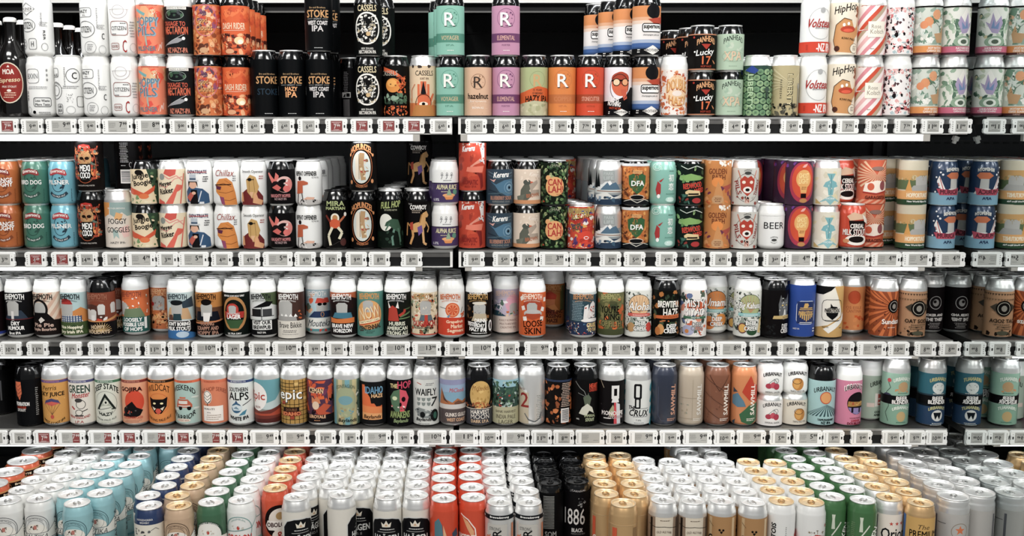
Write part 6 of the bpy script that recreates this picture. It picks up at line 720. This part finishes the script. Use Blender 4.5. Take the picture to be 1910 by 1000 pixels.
ROW3 = [
 ('c0', None, -17, 5), ('c1', None, 37, 5), ('c2', None, 90, 5), ('c3', None, 140, 5), ('c4', None, 190, 5, 0, *[None] * 5, 5), ('c5', None, 254, 4, .035), ('c6', None, 300, 4, .075), ('c7', None, 338, 5), ('c8', None, 391, 5),
 ('c9', None, 442, 5), ('c10', None, 492, 5), ('c11', None, 543, 5), ('c12', None, 594, 4, .045), ('c13', None, 642, 5), ('c14', None, 690, 5), ('c15', None, 742, 5), ('c16', None, 791, 3), ('c17', None, 842, 5, 0, *[None] * 5, -10),
 ('c18', None, 893, 5), ('c19', None, 944, 4, .05), ('c20', None, 993, 5), ('c21', None, 1038, 3, .13), ('c22', None, 1087, 5), ('c23', None, 1139, 5), ('c24', None, 1190, 5, 0, *[None] * 5, -10), ('c25', None, 1242, 4, 0, *[None] * 5, -8), ('c26', None, 1293, 4),
 ('c27', None, 1338, 4, .055), ('c28', None, 1394, 5, 0, *[None] * 5, -8), ('c29', None, 1445, 4, 0, *[None] * 5, -8), ('c30', None, 1494, 4), ('c31', None, 1546, 4), ('c32', None, 1591, 4, .055, *[None] * 5, 4), ('c33', None, 1648, 4), ('c34', None, 1701, 4), ('c35', None, 1738, 4, .065)]
ROW4 = [
 ('d00', None, 2, 3, .10), ('d0', None, 57, 4), ('d1', None, 108, 4), ('d2', None, 158, 5), ('d3', None, 207, 5), ('d4', None, 255, 5), ('d5', None, 305, 5), ('d6', None, 356, 5), ('d7', None, 406, 5),
 ('d8', None, 457, 5), ('d9', None, 506, 5), ('d10', None, 555, 5), ('d11', None, 604, 5), ('d12', None, 652, 5), ('d13', None, 699, 4), ('d14', None, 748, 4), ('d15', None, 796, 4), ('d16', None, 844, 4), ('d17', None, 892, 4),
 ('d18', None, 939, 5), ('d19', None, 986, 5), ('d20', None, 1043, 4, 0, *[None] * 5, -12), ('d21', None, 1089, 3), ('d22', None, 1136, 4), ('d23', None, 1185, 4), ('d24', None, 1234, 5), ('d25', None, 1283, 5), ('d26', None, 1332, 5),
 ('d27', None, 1381, 4), ('d28', 'N', 1430, 4, 0, 'd28u', 'N', 1430, 4), ('d29', 'N', 1475, 4, .01, 'd29u', 'N', 1476, 4), ('d30', None, 1523, 4), ('d31', None, 1580, 5, 0, *[None] * 5, 4), ('d32', None, 1622, 4, .05, *[None] * 5, 4), ('d33', None, 1670, 3, 0, *[None] * 5, 14),
 ('d34', None, 1737, 4)]
KIND['V'] = (.1660, .0321)                # the taller joined cans of the fourth shelf
ROW4 = [(('%s' % r[0],) + (('V',) if r[0] in ('d33', 'd34') else (r[1],)) + tuple(r[2:])) for r in ROW4]
L1, U1 = row(Z1, ROW1, 'the top shelf', 'M', 0)
L2, U2 = row(Z2, ROW2, 'the second shelf', 'S', 0)
L3, U3 = row(Z3, ROW3, 'the third shelf', 'P', 0)
L4, U4 = row(Z4, ROW4, 'the fourth shelf', 'T', 0)

# bottles at the left end of the top shelf
def bottle_proto():
    g = mat('120d0b', .12, name='dark_glass', coat=.8)
    m = MB(); H = .232
    m.lathe([(.004, .004), (.026, .001), (.0298, .0), (.0318, .004), (.0325, .012), (.0325, .128), (.031, .140), (.024, .156), (.0165, .170), (.0140, .180), (.0128, .215), (.0140, .218), (.0140, .2225), (.0128, .225)], g, 36)
    c = MB(); c.lathe([(.0148, .2185), (.0150, .2230), (.0138, .2275), (.010, .2295), (.0001, .230)], mat('e6e4df', .35, name='crown_cap_white'), 24)
    art = [E(2, 62, 26, 37, 'd8cbb4'), E(2, 62, 24, 35, '8c241c'), T('MOA', 2, 82, 20, 9, 'e8dcd0', b=3), P([(0, 90), (3, 94), (5, 90)], 'e8dcd0'), T('Espresso', 2, 66, 40, 10, 'e0c8a0', rot=4, sh=.2, b=2), T('MILK STOUT', 2, 55, 26, 3.6, 'e8dcd0'), E(2, 48, 4, 2.4, 'e8dcd0'), LN(2, 43, 24, 3, 4, 'e0b8a0'), LN(2, 78, 10, 1, 2, 'e8dcd0')]
    return m.mesh('body'), c.mesh('cap'), sleeve_mesh('label', art, .0325)
bb, bc, bl = bottle_proto()
BOT = [(27, 0, 1, 'dark beer bottle with red oval label, front of its file'), (12, 1, 1, 'dark beer bottle behind the red-labelled one, second from the front'), (48, 1, 1, 'dark beer bottle behind the first white can, second from the front'),
       (112, 2, 1, 'dark beer bottle behind the white cans, left of three white caps'), (134, 3, 1, 'dark beer bottle behind the white cans, middle of three white caps'), (154, 4, 1, 'dark beer bottle behind the white cans, right of three white caps')]
pts = [dict(x=xat(px, DF + .045 + .0672 * k, Z1 + .1), d=DF + .045 + .0672 * k, r=.0325, k=k, lab=lab) for px, k, _, lab in BOT]
tmp = pts + [dict(a) for a in L1 if a['ci'] < 4]
for a in tmp: a['k'] = 0 if 'lab' not in a else 1
for a in L1:
    pass
neighbours(tmp)
for _ in range(300):                     # bottles give way to the cans, the cans stay
    for a in pts:
        for b in tmp:
            if a is b: continue
            dx, dy = a['x'] - b['x'], a['d'] - b['d']; L_ = math.hypot(dx, dy) or 1e-6; q = a['r'] + b['r'] + .0006 - L_
            if q > 0: a['x'] += dx / L_ * q * .5; a['d'] += dy / L_ * q * .5
for i, a in enumerate(pts):
    r = empty('beer_bottle', (a['x'], a['d'], Z1)); obj('body', bb, r); obj('cap', bc, r); obj('label', bl, r)
    tag(r, a['lab'], 'bottle', 'beer bottles at the left end of the top shelf')

# ---------------------------------------------------------------- the bottom well: files of tall cans
# (key, kind, [lid pixels of the front can ... last measured can], place words, can behind the rail y limit)
ZL = Z5 + .168
W5 = [
 ('e0', 'L', [(-16, 902), (18, 879), (67, 840)], 0, 'leftmost file'),
 ('e1', 'G', [(20, 932), (133, 838)], 0, 'first white file'), ('e1', 'G', [(72, 928), (180, 838)], 0, 'second white file'),
 ('e2', 'G', [(130, 921), (226, 838)], 0, 'left blue file'), ('e2', 'G', [(183, 919), (272, 838)], 0, 'right blue file'),
 ('e2', 'G', [(303, 832), (309, 828)], 0, 'far back blue file'),
 ('e3', 'G', [(267, 949), (349, 841)], 0, ''), ('e4', 'G', [(319, 948), (408, 838)], 0, ''),
 ('e5', 'G', [(394, 935), (465, 834)], 0, ''), ('e6', 'G', [(449, 931), (506, 835)], 0, ''), ('e7', 'G', [(514, 909), (550, 840)], 0, ''),
 ('e8', 'G', [(552, 926), (599, 838)], 28, 'first crowned file'), ('e8', 'G', [(620, 904), (645, 834)], 40, 'second crowned file'), ('e8', 'G', [(670, 905), (689, 840)], -10, 'third crowned file'),
 ('e8', 'G', [(723, 924), (739, 831)], 0, 'fourth crowned file'), ('e8', 'G', [(776, 923), (791, 831)], 0, 'fifth crowned file'),
 ('e9', 'G', [(828, 928), (829, 839)], 0, ''), ('e10', 'G', [(883, 926), (880, 834)], 0, ''),
 ('e11', 'G', [(932, 935), (919, 829)], 0, 'left file'), ('e11', 'G', [(986, 935), (964, 829)], 0, 'right file'),
 ('e12', 'G', [(1021, 897), (1012, 845)], 0, ''), ('e13', 'G', [(1073, 897), (1058, 843)], 0, ''),
 ('e14', 'G', [(1134, 919), (1102, 842)], -20, 'left gold file'), ('e14', 'G', [(1186, 919), (1150, 845)], 20, 'right gold file'),
 ('e15', 'G', [(1237, 931), (1197, 855)], 0, 'left file'), ('e15', 'G', [(1293, 932), (1246, 859)], 0, 'right file'),
 ('e16', 'G', [(1345, 932), (1280, 841)], -8, 'left file'), ('e16', 'G', [(1405, 935), (1330, 841)], -8, 'right file'),
 ('e17', 'G', [(1458, 933), (1393, 859)], 0, ''), ('e17b', 'G', [(1512, 935), (1441, 859)], 0, ''),
 ('e18', 'G', [(1552, 925), (1464, 837)], 0, ''), ('e18b', 'G', [(1609, 931), (1513, 835)], 0, ''),
 ('e19', 'G', [(1658, 926), (1563, 845)], 0, ''), ('e20', 'G', [(1717, 936), (1613, 846)], 0, ''),
 ('e21', 'K', [(1780, 923), (1674, 841)], 0, ''), ('e21b', 'K', [(1840, 917), (1730, 838)], 0, '')]
EXTRA = [('e2', 144, 936, 'standing out in front of the left blue file', 0), ('e8b', 637, 921, 'standing out between two crowned files', 0), ('e14', 1162, 937, 'standing out between the two gold files', 0)]
W5P = []
for fi, (key, kind, pl, rot, words) in enumerate(W5):
    H, r = KIND[kind]; zl = Z5 + H
    x0, d0 = xd(pl[0][0], pl[0][1], zl)
    x1, d1 = xd(pl[-1][0], pl[-1][1], zl)
    n = max(1, round((d1 - d0) / (2 * r + .0012)) + 1) if d1 - d0 > .04 else 1
    sx = (x1 - x0) / (d1 - d0) if d1 - d0 > .04 else 0
    n_all = n
    while n_all < 8 and d0 + n_all * (2 * r + .001) < 2.66: n_all += 1
    if pl[-1][1] > 841 : n_all = n
    for k in range(n_all):
        dd = k * (2 * r + .0012); W5P.append(dict(x=x0 + sx * dd * .85, d=d0 + dd, r=r, k=k, n=n_all, key=key, kind=kind, rot=rot, w=words, fi=fi))
for key, px, py, w, rot in EXTRA:
    x0, d0 = xd(px, py, ZL); W5P.append(dict(x=x0, d=d0, r=.033, k=0, n=1, key=key, kind='G', rot=rot, w=w, fi=99, ex=True))
neighbours(W5P)
for _ in range(900):
    mv = 0
    for i, a in enumerate(W5P):
        for b in W5P[:i]:
            dx, dy = b['x'] - a['x'], b['d'] - a['d']
            if abs(dx) > .09 or abs(dy) > .09: continue
            L_ = math.hypot(dx, dy) or 1e-6; q = a['r'] + b['r'] + .0004 - L_
            if q > 0:
                mv = max(mv, q); wa = .5
                a['x'] -= dx / L_ * q * wa; a['d'] -= dy / L_ * q * wa; b['x'] += dx / L_ * q * (1 - wa); b['d'] += dy / L_ * q * (1 - wa)
        a['x'] = min(a['x'], XM - a['r'] - .0008); a['d'] = max(a['d'], 2.080 + a['r']); a['d'] = min(a['d'], DB - .022 - a['r'])
    if mv < .0001: break
for a in W5P:
    desc = D[a['key']][0]
    if a.get('ex'): lab = desc + ', ' + a['w']
    else: lab = desc + ', ' + (ORD[a['k']] + ' in the ' + a['w'] if a['w'] else ORD[a['k']] + ' in its file')
    put_can(a['key'], a['kind'], a['x'], a['d'], Z5, lab, desc + ' in the bottom well', rz=math.radians(a['rot'] + (((a['x'] * 511 + a['d'] * 377) % 1) - .5) * (6 if a['k'] == 0 else 50)), tab=True, thing=a['k'] < 3 - (a['key'] in ('e0', 'e12', 'e13', 'e3', 'e4', 'e5', 'e6', 'e15', 'e16', 'e11')))

# ---------------------------------------------------------------- electronic price tags on the rails
HM = {}
def tag_meshes(w, red, price, seed):
    h, t = .0335, .0085
    sw = .0255 if w < .06 else .0415
    if (w,) not in HM:
        m = MB(); pw = mat('f3f3f0', .38, name='tag_white'); c = .003
        o = [(-w / 2 + c, 0), (w / 2 - c, 0), (w / 2, c), (w / 2, h * .30), (w / 2 - .002, h * .36), (w / 2 - .002, h * .62), (w / 2, h * .68), (w / 2, h - c), (w / 2 - c, h), (-w / 2 + c, h), (-w / 2, h - c), (-w / 2, h * .68), (-w / 2 + .002, h * .62), (-w / 2 + .002, h * .36), (-w / 2, h * .30), (-w / 2, c)]
        m.prism(o, -t, 0, pw)
        g = mat('8e8e8a', .5, name='tag_print')
        for i in range(5): m.box(-w / 2 + .0046, -w / 2 + .0068, -t - .0002, -t, .0055 + i * .0049, .0079 + i * .0049, g)
        m.box(w / 2 - .0082, w / 2 - .0048, -t - .0002, -t, .0130, .0195, mat('151517', .5)); m.box(w / 2 - .0072, w / 2 - .0056, -t - .0002, -t, .024, .0255, g)
        HM[(w,)] = m.mesh('housing')
    key = (w, red, price)
    if key not in HM:
        bg = mat('b6b5af', .5, name='epaper_grey'); rd = mat('8c3a38', .5, name='epaper_red'); ink = mat('26262a', .6, name='epaper_ink'); wi = mat('e8e0dc', .6, name='epaper_white'); gi = mat('70706e', .6, name='epaper_print')
        m = MB(); y = -t - .0003; cx = .0008 if w < .06 else .001
        x0, x1 = cx - sw / 2, cx + sw / 2
        m.box(x0 - .0008, x1 + .0008, y, -t + .001, .0042, h - .0042, mat('9a9994', .4)); y -= .0002
        if red == 2: m.box(x0, x1 - .0165, y, y + .0002, .005, h - .005, bg); m.box(x1 - .0165, x1, y, y + .0002, .005, h - .005, rd)
        else: m.box(x0, x1, y, y + .0002, .005, h - .005, rd if red else bg)
        rg = random.Random(seed); ic = wi if red == 1 else gi
        def bars(xa, xb, z, hh, mm):
            x = xa
            while x < xb - .001:
                q = rg.uniform(.0012, .003); m.box(x, min(xb, x + q), y - .0001, y, z, z + hh, mm); x += q + .0006
        if w < .06: bars(x0 + .002, x1 - .002, h - .0085, .0010, ic); bars(x0 + .006, x1 - .006, h - .0115, .0010, ic); bars(x0 + .006, x1 - .006, .0085, .0009, ic); bars(x0 + .001, x1 - .001, .006, .0011, ic); px_, pz, ph = cx - .0004, .0160, .0098
        else:
            for i in range(4): bars(x0 + .001, x0 + .016 - .002 * (i == 3), h - .010 - i * .0033, .0011, gi)
            bars(x0 + .003, x0 + .018, .0065, .0012, gi); bars(x1 - .014, x1 - .002, .0105, .0009, wi if red else gi); px_, pz, ph = x1 - .0098, .0205, .0112
        if price:
            a, b = price.split('.')
            pm = wi if red else ink; wA = .0047 * len(a) * (1 if w < .06 else 1.25)
            for s_, X, Zz, ww, hh in ((a, px_ - wA * .5 - .0006, pz, wA, ph), (b, px_ + .0048 * (1 if w < .06 else 1.1), pz + ph * .2, .0074 * (1 if w < .06 else 1.15), ph * .55)):
                vs, fs = text_geo(s_, 3); mi = m.mi(pm)
                for ex in (0, .0003, -.0003):
                    bb_ = len(m.v); m.v += [(X + u * ww + ex, y - .0002 - abs(ex) * .1, Zz + v * hh + ex * .5) for u, v in vs]
                    for f in fs: m.f.append([bb_ + i for i in f]); m.m.append(mi); m.sm.append(False)
        HM[key] = m.mesh('screen')
    return HM[(w,)], HM[key]
TAGS = {1: 'r16 7.99|62 9.49|W116 9.49|169 9.40|W221 7.99|W282 8.99|338 9.00|383 8.99|429 9.90|474 6.65|530 6.65|576 6.65|r628 7.99|r675 7.99|r725 7.99|r772 7.99|822 6.65|888 6.65|941 6.65|991 7.99|1045 9.99|1090 7.79|1141 9.99|1192 9.79|1243 9.99|1301 4.49|1368 4.49|1415 8.59|1475 9.49|1530 8.49|1579 7.79|1633 10.79|1687 7.79|1737 11.00|1790 11.99',
 2: '10 3.79|r69 4.49|r118 3.69|164 14.99|213 9.99|W265 4.79|313 3.99|W362 5.99|415 4.39|466 4.99|W519 5.99|570 4.79|618 5.79|665 9.49|708 8.99|768 8.99|884 9.49|939 5.69|984 6.99|W1033 3.99|1081 3.99|1138 3.99|1183 5.69|1242 4.99|1295 6.69|1343 4.79|1393 4.49|1442 3.69|W1491 4.99|W1550 4.99|1600 4.49|W1651 4.99|W1709 5.69|W1770 4.75',
 3: '22 10.79|72 11.79|134 11.74|186 10.79|243 11.99|291 11.79|334 9.79|W386 10.79|437 4.99|485 10.90|W536 10.99|587 9.99|629 9.99|W679 10.79|W738 10.79|W796 13.99|849 9.49|W898 10.79|949 6.49|W1005 9.79|1057 8.79|1104 11.79|W1157 10.79|1211 8.55|W1263 8.55|1312 8.55|W1363 8.55|1417 8.55|1469 8.49|1523 9.49|1572 7.50|W1624 9.99|1674 10.00|1724 8.99|1774 8.99',
 4: '-4 9.75|40 8.66|r84 7.99|w134 7.99|w193 7.99|r243 7.99|w293 7.99|r343 7.99|w394 7.99|r444 7.99|W494 9.49|W551 9.49|608 11.99|653 8.99|W703 9.49|753 9.95|W806 10.74|W868 11.79|911 10.99|W960 9.98|1010 11.79|1051 8.99|W1100 |1149 9.99|W1199 9.99|1249 9.49|W1300 9.49|1350 10.45|W1400 9.49|1454 5.99|W1505 5.99|1553 9.99|1605 9.49|1663 9.49|1705 9.79|1744 10.00'}
for rn, z, low in ((1, Z1, L1), (2, Z2, L2), (3, Z3, L3), (4, Z4, L4)):
    lst = []
    for i, e in enumerate(TAGS[rn].split('|')):
        a, price = e.split(' ')
        typ = a[0] if a[0] in 'rWw' else ''; px = int(a[len(typ):])
        w = .0705 if typ in ('W', 'w') else .0510
        d = DF - .001; zz = z - .0445
        lst.append([xat(px, d, z - .02), w, typ, price])
    lim = XM - .001                          # side by side on the rail, never overlapping
    for _ in range(200):
        for a, b in zip(lst, lst[1:]):
            q = (a[1] + b[1]) / 2 + .0012 - (b[0] - a[0])
            if q > 0: a[0] -= q / 2; b[0] += q / 2
        lst[-1][0] = min(lst[-1][0], XM - .024 - lst[-1][1] / 2 + .02)
    used = {}
    fr = [a for a in low if a['k'] == 0]
    for i, (x, w, typ, price) in enumerate(lst):
        hm, sm = tag_meshes(w, {'r': 1, 'w': 2}.get(typ, 0), price, int(abs(x) * 1000))
        r = empty('price_tag', (x, DF - .0005, z - .0376)); obj('housing', hm, r); obj('screen', sm, r)
        c = min(fr, key=lambda a: abs(a['x'] - x)); desc = D[c['key']][0]
        if rn == 1 and x < fr[0]['x'] - .03: desc = 'bottle with red oval label'
        if rn == 4 and i == 0: desc = 'dark gap at the left edge'
        size = {'r': 'red', 'w': 'half-red', 'W': 'wide grey'}.get(typ, 'small grey')
        k = (size, desc)
        lab = '%s price tag%s below %s' % (size, ' ' + price if price else ' without price', desc)
        if k in used: lab = '%s price tag %s, right of another under the same can' % (size, price)
        used[k] = 1
        tag(r, lab, 'price tag', 'electronic price tags on the rail of ' + nm[rn])

# ---------------------------------------------------------------- the stock behind the front cans, one mass
import numpy as np
def arrays(me):
    n = len(me.vertices); co = np.empty(n * 3, 'f'); me.vertices.foreach_get('co', co)
    l = np.empty(len(me.loops), 'i'); me.loops.foreach_get('vertex_index', l)
    p = len(me.polygons); st = np.empty(p, 'i'); tt = np.empty(p, 'i'); mi = np.empty(p, 'i'); sm = np.empty(p, bool)
    me.polygons.foreach_get('loop_start', st); me.polygons.foreach_get('loop_total', tt); me.polygons.foreach_get('material_index', mi); me.polygons.foreach_get('use_smooth', sm)
    return co.reshape(-1, 3), l, st, tt, mi, sm, list(me.materials)
AC = {}; CO = []; LV = []; ST = []; MI = []; SMO = []; MATS = []; MIDX = {}; nv = nl = 0
for key, kind, x, d, z, rz, tab, art in STOCK:
    desc, sh, ld, base, lo, hi, _ = D[key]
    ms = [body_mesh(kind, sh), lid_mesh(kind, ld)] + ([tab_mesh(kind, ld)] if tab else [])
    if art and label_mesh(key, kind): ms.append(label_mesh(key, kind))
    elif base:
        kk = ('plain', kind, base, lo, hi)
        if kk not in LABM: LABM[kk] = sleeve_mesh('plain', [], KIND[kind][1], base, lo, hi)
        ms.append(LABM[kk])
    c, s_ = math.cos(rz), math.sin(rz); rot = np.array([[c, s_, 0], [-s_, c, 0], [0, 0, 1]], 'f')
    for me in ms:
        if me.name not in AC: AC[me.name] = arrays(me)
        co, l, st, tt, mi, sm, mats = AC[me.name]
        CO.append(co @ rot + np.array([x, d, z], 'f')); LV.append(l + nv); ST.append(st + nl); SMO.append(sm)
        mp = []
        for q in mats:
            if q.name not in MIDX: MIDX[q.name] = len(MATS); MATS.append(q)
            mp.append(MIDX[q.name])
        MI.append(np.array(mp, 'i')[mi] if mp else mi); nv += len(co); nl += len(l)
me = bpy.data.meshes.new('beer_can_stock'); CO = np.concatenate(CO); LV = np.concatenate(LV); ST = np.concatenate(ST)
me.vertices.add(len(CO)); me.vertices.foreach_set('co', CO.ravel()); me.loops.add(len(LV)); me.loops.foreach_set('vertex_index', LV)
me.polygons.add(len(ST)); me.polygons.foreach_set('loop_start', ST)
for q in MATS: me.materials.append(q)
me.polygons.foreach_set('material_index', np.concatenate(MI)); me.polygons.foreach_set('use_smooth', np.concatenate(SMO)); me.update(calc_edges=True)
tag(obj('beer_can_stock', me), 'mass of further cans filling the shelves behind the front cans', 'can', None, 'stuff')
